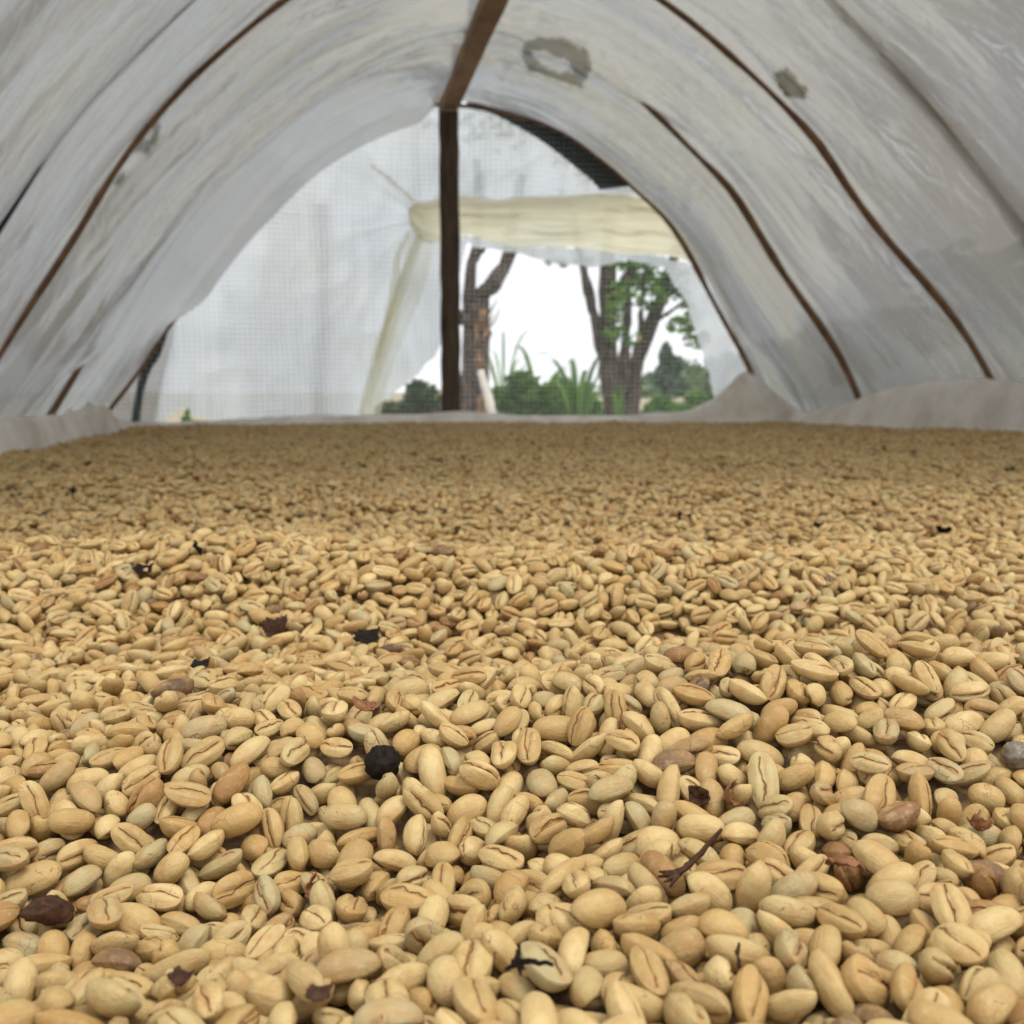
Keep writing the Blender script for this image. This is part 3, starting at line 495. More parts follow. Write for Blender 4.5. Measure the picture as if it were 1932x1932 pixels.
812,332,21,13,53,38,17,796,442,7,49,50,31,35,797,479,6,49,49,59,76,796,494,17,86,45,14,33,808,612,20,96,54,78,43,798,723,18,86,56,7,34,806,748,6,50,49,3,32,796,779,8,49,50,46,53,800,814,7,50,49,87,44,788,881,19,13,50,29,23,835,110,21,13,45,77,17,844,156,20,13,53,29,37,831,351,5,49,49,44,74,825,419,17,21,45,30,75,825,489,8,50,49,24,27,833,610,19,86,49,74,76,829,634,21,20,40,96,26,826,663,7,50,50,67,45,829,717,18,71,55,52,66,839,745,19,61,60,84,46,813,778,25,82,33,17,47,825,839,7,50,50,42,37,831,857,9,49,49,82,29,846,885,17,78,44,14,65,851,300,8,49,50,74,8,845,392,17,78,44,29,2,861,412,17,78,55,77,13,849,452,8,49,49,71,55,865,458,22,80,44,62,7,845,492,18,78,44,68,35,844,592,8,50,49,27,7,857,603,15,50,50,75,64,851,638,6,49,49,10,34,861,695,19,13,54,20,43,850,719,17,86,54,42,12,857,742,16,31,44,84,54,851,760,8,50,50,19,26,868,810,18,17,45,20,75,872,118,20,27,56,62,4,888,157,18,21,44,35,14,
866,170,8,50,50,95,54,878,255,8,49,49,6,26,867,304,16,21,47,80,11,889,367,7,49,50,75,25,876,380,7,49,50,61,46,873,426,16,21,43,72,53,891,445,20,21,56,30,25,892,479,7,50,50,60,6,886,494,19,98,55,98,14,877,539,19,86,54,14,14,882,568,21,80,68,6,4,884,585,16,60,64,27,22,889,613,7,49,50,95,44,866,649,7,49,49,79,25,888,695,5,49,50,17,73,884,721,18,68,55,49,57,885,732,8,50,50,18,53,883,862,7,50,49,31,3,890,879,19,78,44,73,4,892,823,18,80,44,26,13,104,206,27,87,83,63,44,109,446,19,3,45,73,3,108,502,8,50,50,36,7,114,176,7,49,50,6,4,108,191,25,7,26,6,6,107,273,22,99,42,17,45,133,370,18,36,34,42,76,116,393,16,21,55,39,33,116,428,8,49,50,44,26,122,478,22,4,52,50,79,121,501,17,36,53,27,16,106,521,17,21,56,91,55,125,554,9,50,50,4,57,106,605,5,50,49,83,74,134,651,24,75,74,7,4,106,681,7,50,50,31,16,126,746,21,3,46,36,45,111,815,20,98,44,36,15,131,836,21,35,32,5,6,148,130,7,49,50,51,15,
134,154,18,64,43,8,5,152,176,19,34,54,40,46,128,186,15,66,55,42,33,138,278,20,86,45,19,5,133,317,17,34,55,69,24,130,330,15,78,56,11,52,132,360,7,50,49,58,35,139,384,7,50,50,95,16,147,450,6,49,50,4,14,134,537,19,79,55,30,43,138,552,20,56,23,84,36,149,585,20,86,45,89,36,136,599,18,70,64,47,64,150,651,16,78,43,45,53,156,653,49,7,36,1,75,135,697,6,49,50,43,15,143,714,6,50,49,34,76,157,754,20,12,45,44,43,147,771,22,76,43,49,7,149,851,41,90,28,73,22,153,893,25,96,62,3,47,167,160,18,21,55,87,35,182,237,23,80,29,81,27,183,255,21,20,42,64,44,174,288,19,86,54,96,14,181,343,20,89,37,47,14,183,359,8,50,50,40,26,167,409,17,14,46,0,73,157,434,17,78,55,9,64,178,559,5,50,50,27,75,166,592,20,75,59,46,67,178,647,41,1,61,0,7,164,740,15,50,50,98,63,169,783,32,77,66,48,63,157,862,22,97,55,35,26,190,128,5,50,49,1,74,211,131,6,49,49,90,13,205,204,22,13,54,30,7,188,217,6,50,49,95,75,197,287,7,50,50,12,23,
186,316,16,13,47,33,63,196,327,20,95,51,91,77,212,362,15,36,45,15,13,180,396,16,35,45,43,4,192,409,19,19,32,74,65,192,456,5,50,49,39,74,201,473,6,49,49,64,33,209,500,37,65,32,20,57,211,517,19,61,67,54,5,192,589,19,81,55,88,4,193,647,15,62,54,4,3,188,682,7,50,49,38,35,202,734,31,54,55,53,44,201,789,7,49,49,11,6,206,842,21,5,68,84,14,209,892,23,37,35,98,4,222,106,16,36,52,88,14,235,196,21,15,44,94,25,214,234,37,57,69,12,18,214,254,19,21,55,84,36,216,294,21,80,29,11,25,231,305,17,66,55,65,4,235,317,20,77,56,1,5,219,348,48,71,23,61,74,230,400,7,49,49,42,35,228,482,19,32,60,58,36,228,522,7,49,50,81,22,232,582,17,68,44,95,56,220,613,7,49,50,61,15,235,630,19,78,47,62,15,210,652,38,40,53,78,26,231,710,43,11,35,7,25,222,848,15,56,57,42,16,254,186,7,50,49,93,6,269,191,21,16,19,80,10,243,219,8,49,49,49,25,264,257,17,21,55,32,33,270,306,20,19,44,22,15,264,416,19,39,25,19,2,255,429,6,50,49,93,34,
264,489,25,5,29,57,7,254,543,32,20,72,12,62,265,567,7,50,49,90,46,260,615,45,80,34,82,25,248,669,17,21,45,69,76,256,742,36,48,44,93,5,247,790,21,54,84,96,55,252,815,16,65,44,16,3,240,857,9,49,49,23,29,270,109,6,50,49,98,3,278,120,30,48,42,80,4,282,145,22,94,52,71,6,281,187,21,90,39,30,15,273,208,20,79,55,76,45,282,260,18,12,50,46,65,282,286,20,78,55,97,5,288,302,7,50,50,87,6,265,321,35,68,43,98,56,279,362,20,86,54,8,45,294,438,16,40,46,68,6,288,464,24,69,71,99,44,291,496,6,49,49,65,11,291,541,17,59,62,80,5,287,558,36,51,44,87,25,277,592,9,49,49,33,56,285,632,17,71,44,59,64,276,677,24,17,74,50,15,277,709,18,33,55,95,5,290,741,25,80,27,58,16,279,767,38,39,45,88,67,329,109,14,68,44,30,52,320,141,7,49,49,23,46,310,207,7,50,49,12,17,305,243,19,78,56,25,24,312,273,20,3,55,13,34,308,345,37,42,61,47,28,292,386,7,49,50,17,25,297,477,6,49,50,27,76,321,600,6,49,50,54,3,325,608,41,7,28,32,25,
322,668,29,53,28,68,45,308,687,19,78,56,38,24,303,818,18,71,44,55,66,316,842,20,19,32,11,65,303,847,20,69,45,9,45,305,880,19,13,54,86,35,342,110,8,49,49,40,26,347,152,18,78,43,89,56,341,188,19,27,44,31,66,334,243,20,78,56,61,58,352,354,19,54,70,85,6,348,392,19,81,44,37,3,320,441,7,49,49,70,4,329,516,21,94,28,22,24,338,559,42,25,59,42,43,328,572,21,88,36,25,5,321,649,8,50,50,66,54,339,649,6,49,50,4,34,332,733,20,79,63,5,35,370,109,6,50,49,16,33,374,139,15,34,48,24,75,375,169,19,13,45,15,4,379,230,20,13,45,17,5,352,250,17,31,45,72,56,369,418,26,10,75,25,7,353,434,34,72,53,30,6,373,491,36,66,62,36,65,355,536,20,42,77,43,35,373,573,19,33,38,31,4,362,608,20,97,71,43,54,354,624,22,78,43,50,28,366,672,19,78,55,68,5,347,741,45,88,49,39,77,373,796,19,44,74,65,25,365,882,21,95,51,83,5,385,118,9,50,50,87,55,398,156,17,21,44,72,64,390,244,38,86,83,57,14,379,281,17,86,53,30,74,392,305,6,50,50,18,14,
373,329,21,86,46,31,16,378,344,16,36,50,50,3,386,415,16,28,55,93,64,393,516,19,43,68,16,44,390,579,18,33,44,46,6,381,665,7,50,49,12,15,387,679,16,38,45,43,55,381,731,21,80,67,58,14,378,744,22,4,55,76,37,397,797,17,71,46,69,65,380,891,20,1,55,22,43,411,113,43,30,27,77,5,430,186,19,13,54,5,35,426,224,18,55,68,62,14,405,264,7,49,49,74,46,407,389,6,50,49,81,3,412,486,16,68,55,37,54,412,543,20,14,45,56,57,411,605,18,86,46,58,34,406,672,23,38,40,37,37,422,702,7,49,50,5,24,411,742,6,50,49,34,35,422,783,15,59,46,36,6,429,856,7,50,50,70,23,418,874,7,49,49,89,16,456,127,16,29,57,67,63,436,154,16,39,53,77,44,445,281,21,96,54,52,4,433,336,7,50,50,24,4,448,368,18,83,45,97,65,434,391,21,3,45,93,5,456,410,7,49,49,77,3,441,435,25,9,25,91,5,449,470,17,28,55,21,64,455,594,19,34,64,41,26,438,731,18,35,32,65,24,455,777,18,28,44,86,65,443,817,39,82,58,17,4,445,858,20,13,54,67,16,457,888,6,50,50,52,34,
484,111,6,49,50,23,15,470,140,7,49,49,53,5,474,171,21,13,50,95,16,465,187,19,71,55,42,67,470,234,6,49,49,1,3,488,250,7,50,49,34,4,484,269,17,35,45,16,5,481,332,7,49,50,70,4,479,367,7,49,49,59,16,478,438,23,97,56,81,26,488,465,20,3,69,3,64,478,508,23,81,40,84,17,472,601,7,49,49,93,15,464,631,25,76,30,23,7,472,679,15,63,46,69,76,480,714,21,39,33,68,46,473,786,45,76,63,46,4,472,834,7,50,49,57,6,475,870,8,50,49,48,48,505,165,42,37,53,31,44,507,222,7,49,49,1,17,516,292,13,46,63,20,73,508,349,25,38,78,42,7,518,454,35,76,48,90,15,513,556,18,85,45,51,54,493,582,24,74,59,50,47,490,623,6,50,50,78,12,501,646,8,50,49,51,7,491,677,33,23,38,53,57,498,688,6,49,49,2,77,487,721,21,13,54,26,6,501,831,19,53,18,55,54,508,872,38,50,61,40,25,521,135,26,6,66,53,47,529,245,41,72,45,47,54,538,337,8,49,50,80,7,513,364,7,50,50,93,5,511,379,19,15,45,41,14,542,417,8,50,49,17,54,540,435,5,50,49,7,74,
520,502,21,26,44,5,16,544,587,7,49,49,63,4,529,753,31,38,55,6,25,546,808,45,67,38,82,15,526,869,21,34,66,2,6,537,120,19,78,55,5,36,561,134,36,44,49,51,36,541,184,23,5,29,89,5,543,203,18,71,55,16,66,566,219,6,50,49,83,43,561,260,36,33,67,96,44,529,321,23,20,59,43,7,555,490,20,28,49,68,68,569,530,27,67,68,4,35,560,622,19,78,55,24,15,568,680,20,13,45,17,5,569,707,22,97,55,73,6,569,748,22,4,29,18,4,556,786,8,50,50,49,7,560,891,16,11,38,47,71,592,134,41,95,62,9,7,591,210,6,49,50,12,13,596,229,6,49,49,9,76,571,347,18,85,54,8,54,571,376,17,21,55,84,2,589,376,5,49,49,95,75,594,421,23,87,42,67,7,591,484,38,13,38,53,4,580,489,5,50,50,46,74,571,517,21,21,43,63,6,576,566,23,13,45,4,8,591,608,28,87,39,82,23,584,681,44,67,25,53,4,591,708,22,90,42,48,25,568,773,21,98,43,8,5,568,826,36,50,60,4,57,619,117,8,50,50,87,25,618,148,6,49,50,44,35,608,184,10,49,50,73,59,603,202,23,98,74,42,4,
623,230,17,13,54,15,64,616,282,7,49,50,73,6,606,294,27,19,83,94,43,621,355,20,13,45,36,4,593,401,46,2,72,39,14,614,480,18,25,55,30,65,622,505,18,79,30,82,54,609,518,17,60,63,26,5,598,596,6,49,49,60,13,601,639,21,2,41,30,4,623,659,31,39,72,94,74,620,689,8,49,50,61,26,604,782,27,18,78,52,7,618,793,17,21,43,87,55,608,863,22,6,30,92,36,613,877,20,94,27,46,23,634,138,21,10,37,92,15,640,206,22,4,48,45,17,651,238,21,10,33,7,24,637,245,6,50,50,16,15,631,281,21,3,75,76,63,659,321,5,50,50,52,74,621,375,9,49,49,79,56,650,411,18,71,48,27,66,627,589,7,50,50,62,4,630,616,18,78,55,2,3,640,640,28,4,36,23,72,645,690,42,76,74,93,32,643,715,21,79,55,35,46,648,757,15,37,46,99,4,648,797,16,31,44,28,54,619,827,21,20,55,79,6,644,869,19,62,34,47,57,651,876,20,85,45,87,37,678,143,20,13,45,29,44,648,189,17,78,54,37,76,677,201,16,39,44,27,6,670,247,21,20,44,9,45,667,278,26,42,64,34,24,650,362,8,50,49,18,54,
671,423,18,45,29,23,35,664,453,7,49,50,53,46,654,638,9,49,50,32,57,654,662,20,64,58,25,28,670,739,31,51,47,10,75,669,793,42,8,43,97,44,662,832,19,29,68,68,33,661,867,43,92,64,55,35,705,112,7,50,49,76,16,698,168,39,17,63,11,3,677,228,7,49,49,22,45,698,260,8,49,49,63,25,692,324,23,11,35,46,26,675,338,20,78,55,89,5,694,372,7,49,49,9,6,688,429,7,50,50,98,3,708,431,18,21,41,14,34,695,478,7,49,50,95,5,698,627,16,4,52,42,62,701,692,7,50,49,34,5,693,704,19,75,44,9,14,679,772,19,21,43,90,24,705,813,7,49,49,49,36,684,885,6,49,49,21,33,732,120,30,63,45,12,5,709,202,16,41,60,66,44,729,243,7,49,50,57,4,706,300,16,66,54,9,35,717,316,7,50,49,52,51,706,361,42,12,60,75,17,734,453,17,78,43,73,55,712,494,8,49,50,18,47,720,576,21,24,68,9,3,729,591,7,50,50,59,6,734,610,19,86,54,87,67,713,703,20,13,54,87,44,708,740,22,19,31,1,5,719,768,19,55,72,73,35,716,870,36,30,37,7,26,743,136,19,21,56,97,24,
748,219,46,92,78,20,15,749,267,6,50,49,67,76,746,301,39,53,64,29,44,742,399,16,86,45,47,73,743,438,14,66,46,25,32,747,532,44,27,38,80,66,749,564,21,19,30,35,4,757,584,32,48,44,78,8,755,633,40,36,61,22,36,749,674,19,64,44,8,27,757,706,35,1,52,28,14,745,727,8,50,50,48,8,754,739,20,20,33,46,3,775,136,40,43,37,2,25,754,288,8,49,49,30,25,768,326,34,53,53,49,26,760,374,48,41,31,92,9,783,442,32,39,69,35,67,762,484,24,90,34,69,7,784,523,27,36,81,26,64,762,553,6,50,50,26,76,766,658,18,4,50,11,2,786,695,6,49,49,74,14,772,740,7,50,49,40,5,784,763,19,3,54,13,14,766,842,21,98,41,77,55,782,863,6,50,50,94,75,771,884,7,49,50,10,6,787,109,7,50,50,85,15,813,160,6,50,49,20,14,798,187,24,64,40,46,26,805,230,7,50,50,29,6,789,259,24,25,70,91,6,799,268,21,88,63,66,24,793,398,31,53,54,17,46,799,422,21,13,53,63,17,822,507,18,71,43,19,56,808,516,7,49,49,13,16,794,552,6,50,50,52,32,791,613,18,88,61,10,65,
808,669,20,22,44,42,15,809,684,19,11,64,34,22,803,763,6,49,49,52,43,814,797,20,64,68,82,36,799,863,18,86,50,85,75,781,874,37,26,48,67,7,846,130,7,49,49,82,23,823,147,6,50,50,14,32,835,166,46,9,44,26,16,832,207,6,50,50,87,14,840,222,27,64,14,52,7,821,241,20,78,45,17,15,831,317,6,50,50,53,3,830,346,28,46,56,4,6,818,372,17,28,44,28,64,837,377,6,50,49,70,2,817,428,42,95,46,58,24,811,469,22,67,32,25,44,835,501,21,54,68,78,46,840,575,33,93,40,61,26,812,626,17,63,34,96,3,834,684,16,21,44,95,64,823,708,31,63,40,50,75,815,732,7,50,50,42,18,822,764,19,88,64,41,23,834,822,10,46,53,56,42,838,869,37,23,43,23,57,815,876,8,49,49,74,7,847,108,27,65,62,27,21,847,174,19,71,55,97,66,861,186,9,50,49,65,56,846,232,19,13,45,25,3,869,326,46,43,70,92,45,838,408,8,50,50,16,54,866,528,34,87,57,27,32,866,564,7,50,50,84,22,867,583,7,50,50,85,45,842,607,36,36,23,18,47,847,620,20,79,44,91,16,861,755,44,9,67,11,14,
864,779,8,50,50,53,54,858,838,18,11,35,0,53,867,856,7,49,50,76,45,890,115,21,13,45,36,17,877,180,25,91,69,36,45,882,195,7,50,49,99,5,892,268,21,14,55,83,5,867,337,23,79,65,3,27,873,358,7,50,50,71,5,890,395,18,13,43,51,2,886,421,5,50,49,86,73,865,439,6,49,50,64,75,886,464,17,58,38,59,44,873,515,7,49,50,20,46,891,525,7,50,49,21,5,874,603,19,13,45,88,14,886,632,7,50,50,85,35,878,696,17,63,58,16,24,872,712,19,66,30,43,25,881,765,21,84,32,53,4,876,829,7,50,50,32,16,878,893,16,83,54,90,32,107,117,19,13,53,67,3,111,135,20,42,73,9,4,119,199,27,37,25,93,12,116,236,18,21,55,80,35,110,325,39,65,62,48,15,115,382,18,70,57,39,65,115,424,36,53,51,49,5,135,457,31,53,54,44,13,123,476,34,51,57,34,17,114,555,42,20,55,80,44,110,588,40,45,36,49,4,112,647,7,49,49,96,36,127,727,25,76,11,96,4,105,748,23,3,46,8,7,111,765,15,35,54,90,34,105,789,26,19,40,84,6,123,820,20,58,19,0,55,124,846,8,50,49,10,27,
105,895,22,63,40,75,35,141,109,45,16,72,95,4,148,161,19,37,34,22,15,143,225,21,98,26,48,23,139,259,29,91,62,14,46,152,296,39,52,35,92,55,141,346,21,13,45,47,37,148,396,21,86,14,75,23,147,421,45,90,49,64,47,141,440,34,92,56,39,75,160,464,20,30,28,56,65,146,507,41,91,48,79,46,152,554,36,50,45,21,3,152,571,33,91,23,95,25,156,639,24,33,37,11,48,138,678,20,65,54,8,48,156,678,20,69,72,11,64,143,725,42,94,15,95,15,142,753,17,62,45,35,6,147,784,21,2,54,90,45,158,804,20,26,74,39,22,143,874,22,11,36,18,5,161,106,7,49,49,24,44,172,142,32,66,36,34,14,186,181,15,21,54,52,73,169,193,21,64,31,92,27,170,211,19,53,67,42,45,168,245,17,61,54,25,25,161,336,19,21,55,49,15,164,364,31,34,44,65,3,161,382,18,62,57,41,6,167,422,28,55,26,51,17,175,455,17,61,35,95,54,169,479,28,52,42,16,33,176,503,36,15,53,36,27,176,535,35,40,21,68,4,177,567,34,55,59,15,17,168,576,7,49,49,50,36,170,606,19,87,56,44,43,176,632,39,27,40,96,55,
180,682,36,47,55,25,24,168,704,25,18,78,72,5,167,732,36,52,54,53,24,155,790,58,54,37,5,45,179,825,38,29,51,65,75,167,847,32,47,45,92,43,157,878,44,67,48,10,42,187,113,18,79,30,12,54,180,124,36,68,62,74,33,210,161,20,13,55,98,24,194,203,38,73,31,22,74,196,226,24,27,88,55,3,196,251,17,39,63,61,4,208,279,18,54,71,60,35,190,325,41,33,56,39,64,193,371,15,65,45,2,76,200,393,6,50,49,46,13,204,401,43,73,34,79,65,185,441,18,62,45,13,26,195,486,23,97,29,24,36,184,541,20,55,19,25,24,201,546,19,94,51,41,66,185,581,18,50,47,35,13,196,637,41,57,57,3,15,205,670,20,14,54,26,16,194,716,43,44,39,31,5,195,745,17,33,54,61,4,186,802,15,66,54,62,33,193,833,27,15,15,65,76,184,851,18,28,44,89,66,198,862,21,43,26,5,44,234,128,18,37,39,38,37,220,139,40,4,30,76,14,231,159,17,62,45,5,5,222,197,37,37,9,69,45,228,228,27,36,51,14,46,236,249,22,1,43,1,6,244,309,37,58,84,40,65,215,326,16,31,44,31,54,238,374,21,35,27,85,13,
218,393,24,86,85,30,4,215,413,18,67,53,90,15,237,456,31,53,50,21,23,221,495,33,2,42,6,23,236,542,17,66,55,58,5,217,587,41,8,64,38,11,240,614,23,5,69,7,14,229,639,18,88,38,20,64,235,677,23,40,40,24,54,214,756,36,36,63,47,52,220,772,25,85,71,69,6,243,806,21,27,75,84,23,243,843,32,77,27,51,15,222,878,32,50,57,1,16,266,105,41,76,50,66,76,252,182,34,52,54,22,15,243,202,17,63,63,87,74,260,220,17,71,44,29,65,254,263,35,39,54,59,3,249,279,17,40,36,29,25,257,314,8,49,49,86,25,262,370,22,20,55,19,46,258,388,6,49,50,88,2,248,401,21,9,78,65,32,268,481,41,35,71,3,2,245,489,26,34,39,6,56,248,515,7,50,50,52,45,263,585,19,80,44,47,4,251,634,44,85,67,36,26,260,681,17,41,67,23,12,258,712,6,50,50,39,0,257,791,20,19,69,10,34,255,851,46,25,64,33,44,244,875,40,96,47,21,8,275,142,46,91,61,53,64,267,134,17,35,55,97,25,287,212,44,56,47,42,5,275,231,19,73,38,62,75,293,319,6,50,49,8,0,271,333,36,66,41,0,34,
299,366,45,54,47,58,65,275,403,43,40,67,78,37,281,413,14,34,54,88,33,273,453,44,81,49,61,7,283,505,18,13,46,61,75,280,535,6,49,50,49,42,281,589,44,31,51,74,63,272,619,6,49,49,76,12,267,633,17,42,63,68,55,270,694,46,89,49,26,15,265,713,37,69,32,21,35,278,734,35,55,44,40,74,261,779,42,57,33,85,3,272,799,18,36,63,87,43,294,831,19,51,80,7,23,258,891,40,2,71,48,44,318,119,17,68,44,27,55,302,128,20,57,23,88,12,297,189,19,86,45,25,35,299,226,46,82,38,22,43,292,238,40,67,45,9,33,307,329,33,61,50,58,24,319,361,23,4,52,28,47,297,403,17,63,58,38,23,289,424,43,48,78,15,69,308,464,38,38,57,11,45,316,486,26,38,39,23,23,291,514,32,59,54,73,3,323,553,31,49,55,86,16,292,621,36,52,58,2,34,305,623,17,21,55,54,65,308,653,21,37,53,7,54,316,700,31,47,53,60,45,309,717,21,13,45,18,6,290,759,8,50,50,66,53,303,796,18,22,56,64,13,289,819,37,51,49,62,22,323,853,19,78,56,90,24,304,894,23,10,81,44,34,330,126,22,96,68,27,14,
330,153,32,82,37,15,3,330,175,17,31,44,65,55,342,202,19,79,65,91,74,335,225,34,47,47,51,44,330,282,22,95,46,2,25,346,294,6,50,50,58,33,339,330,21,5,68,37,13,330,398,21,5,68,96,66,348,448,7,49,49,19,35,348,476,16,60,46,59,45,328,475,44,35,60,68,25,333,536,20,98,44,75,15,332,579,42,11,9,88,2,333,590,17,17,44,72,33,336,618,14,33,44,19,31,341,635,15,33,44,19,1,340,660,18,63,45,7,7,335,710,21,57,72,60,77,321,755,34,43,43,8,43,346,781,36,55,55,77,20,341,833,37,52,42,68,46,339,861,25,64,16,21,67,339,894,37,66,62,75,6,362,112,21,40,32,61,17,357,167,23,3,72,57,25,376,184,24,82,83,20,34,356,213,18,96,54,52,65,376,264,20,12,15,45,53,353,272,32,52,54,61,5,371,360,7,50,49,61,16,377,390,19,12,43,37,54,363,509,46,69,79,76,15,379,516,36,57,18,18,35,362,591,8,49,50,3,48,367,604,43,79,60,68,57,374,650,32,79,37,33,64,353,668,29,23,14,39,15,376,696,22,20,66,26,6,368,777,33,27,74,37,6,355,884,38,68,73,21,25,
394,112,43,95,27,73,25,381,149,42,24,59,47,46,391,184,34,97,52,7,76,386,197,18,96,45,52,65,395,263,44,80,61,5,27,387,291,33,79,63,20,4,387,316,35,96,54,10,5,387,331,6,50,49,31,75,377,373,28,57,64,61,4,389,400,24,84,15,60,26,385,456,8,49,50,63,55,399,532,18,63,33,88,4,375,556,15,43,41,39,55,406,572,47,92,54,82,15,392,642,39,14,48,56,15,385,660,30,51,58,42,36,392,693,33,53,47,20,24,389,734,38,55,57,71,14,389,780,24,5,72,88,27,381,790,39,73,68,60,25,386,836,43,53,48,14,25,391,866,21,55,72,50,44,390,882,18,30,47,15,24,424,140,19,56,75,55,34,418,193,31,51,54,28,15,408,244,40,30,79,97,5,418,262,15,37,53,25,14,416,284,16,63,48,71,4,428,302,22,4,49,10,6,417,383,19,49,29,96,14,425,445,31,65,39,38,56,417,529,17,21,55,43,65,411,589,34,31,20,61,5,402,611,29,17,64,7,66,424,652,45,98,51,37,3,413,687,7,50,49,1,23,407,711,7,50,49,18,4,416,753,28,74,12,96,44,400,762,34,17,59,76,66,426,799,22,1,69,15,4,
417,827,32,63,46,22,55,414,856,16,35,45,27,35,417,893,22,4,47,33,6,466,131,40,88,39,82,76,448,192,36,54,52,49,21,453,216,17,21,56,9,55,452,267,20,51,72,39,5,433,375,39,54,28,6,43,451,386,23,19,32,16,45,437,482,31,53,86,53,54,451,509,18,65,54,26,45,447,517,44,44,40,59,46,458,552,39,25,43,73,65,445,588,7,49,50,88,45,432,640,17,61,54,64,26,445,678,16,68,44,41,55,450,721,7,49,49,94,5,441,752,36,60,25,22,36,444,787,44,89,50,3,76,436,843,22,77,71,50,26,469,847,34,66,25,45,25,482,178,20,50,75,72,5,471,204,27,3,76,49,16,460,229,35,15,57,80,55,479,277,38,45,32,39,56,473,314,20,95,51,71,4,474,326,46,80,63,85,45,463,362,26,38,34,29,53,469,410,36,49,58,6,27,473,453,25,89,87,9,35,461,460,19,32,69,60,23,479,491,19,86,44,56,23,475,528,15,57,39,95,4,487,606,16,53,30,5,53,475,657,42,87,59,86,42,465,730,45,38,90,70,14,466,814,42,62,51,37,76,458,821,18,21,57,37,55,481,847,39,21,46,37,54,481,894,38,40,54,38,64,
498,112,18,86,54,66,2,484,132,35,45,56,6,40,494,166,28,38,48,56,23,505,199,7,50,50,77,18,513,287,34,45,37,80,5,486,309,28,42,54,71,31,497,371,27,53,76,77,48,494,391,19,58,67,44,56,485,478,16,60,80,18,50,515,541,26,47,81,1,66,499,544,19,43,75,61,34,512,584,39,72,43,62,13,505,624,41,65,54,50,26,485,695,14,37,54,71,34,509,725,46,17,38,29,4,500,744,7,50,50,85,4,491,759,16,86,54,67,63,505,804,7,50,49,13,16,486,824,19,43,73,75,3,495,859,24,79,30,13,7,494,879,37,66,62,19,16,523,108,19,80,67,61,74,536,150,18,21,56,53,3,522,227,41,39,55,74,13,534,279,30,57,59,69,12,531,387,23,98,71,6,5,522,425,18,79,44,19,3,518,442,41,17,27,9,54,523,484,18,21,50,20,35,514,510,43,32,56,59,64,524,526,53,87,34,6,45,514,562,40,24,18,60,22,546,628,35,46,50,9,54,528,632,15,35,55,17,22,530,674,20,21,55,2,5,538,689,8,49,49,67,26,519,713,41,38,87,29,55,516,775,22,4,69,48,67,517,792,19,68,55,44,58,522,860,39,38,37,87,53,
510,887,32,62,53,44,13,570,108,7,50,49,82,15,563,151,35,94,40,68,3,540,219,7,50,49,47,3,528,258,39,66,48,77,24,563,302,18,13,45,31,65,549,328,37,3,41,58,43,548,348,32,60,58,62,15,564,393,6,49,49,58,77,535,402,46,3,63,49,66,552,444,26,90,22,9,64,540,479,20,50,19,35,25,573,505,17,65,52,66,15,581,515,46,70,58,30,64,541,554,35,52,55,16,53,553,570,18,61,55,37,46,549,646,40,59,46,63,25,561,658,17,63,53,53,5,557,694,17,29,45,0,75,552,705,34,42,49,50,14,566,759,37,62,42,95,64,550,770,14,31,44,43,52,543,799,14,41,60,95,34,550,849,43,12,47,45,15,557,885,16,37,44,88,4,580,122,20,88,35,16,56,590,154,38,28,23,12,56,588,168,17,70,55,31,2,589,193,25,12,15,32,5,593,239,37,21,14,5,33,575,281,19,60,66,17,15,575,314,20,13,54,50,4,588,329,23,37,42,11,66,600,345,35,53,53,71,4,577,386,22,38,67,66,64,566,410,19,65,54,48,46,593,435,49,24,38,48,17,578,534,5,50,49,28,72,586,549,12,48,54,52,7,572,612,19,49,73,5,35,
583,625,38,58,36,44,27,582,669,17,86,53,3,75,574,729,33,61,52,19,45,586,790,34,36,46,51,63,584,889,20,14,45,46,57,601,157,6,49,50,4,33,616,169,31,52,57,96,75,620,201,5,49,50,61,73,615,215,21,94,70,56,35,594,251,7,50,50,67,15,609,275,49,35,59,50,43,609,331,16,36,45,93,15,606,368,29,3,47,48,38,623,402,18,35,66,19,4,612,433,35,44,54,93,3,599,440,15,31,44,10,53,606,467,46,95,62,52,17,601,545,40,44,59,90,3,600,560,24,40,71,89,31,595,575,21,95,33,17,14,592,644,40,73,47,41,35,618,672,31,35,21,55,48,615,715,37,71,70,7,63,604,767,7,49,49,56,45,614,814,42,52,55,97,23,625,864,18,13,53,27,34,628,877,40,55,47,28,25,633,112,29,48,45,83,26,625,154,50,26,90,62,27,618,182,48,5,35,44,63,627,226,54,13,69,59,5,631,241,39,18,49,95,72,616,266,29,42,53,45,35,636,309,9,49,49,71,56,633,380,47,39,66,87,74,623,417,7,49,49,68,3,630,454,20,55,25,85,56,638,468,20,57,30,25,57,619,537,44,8,64,26,16,633,584,41,81,59,87,55,
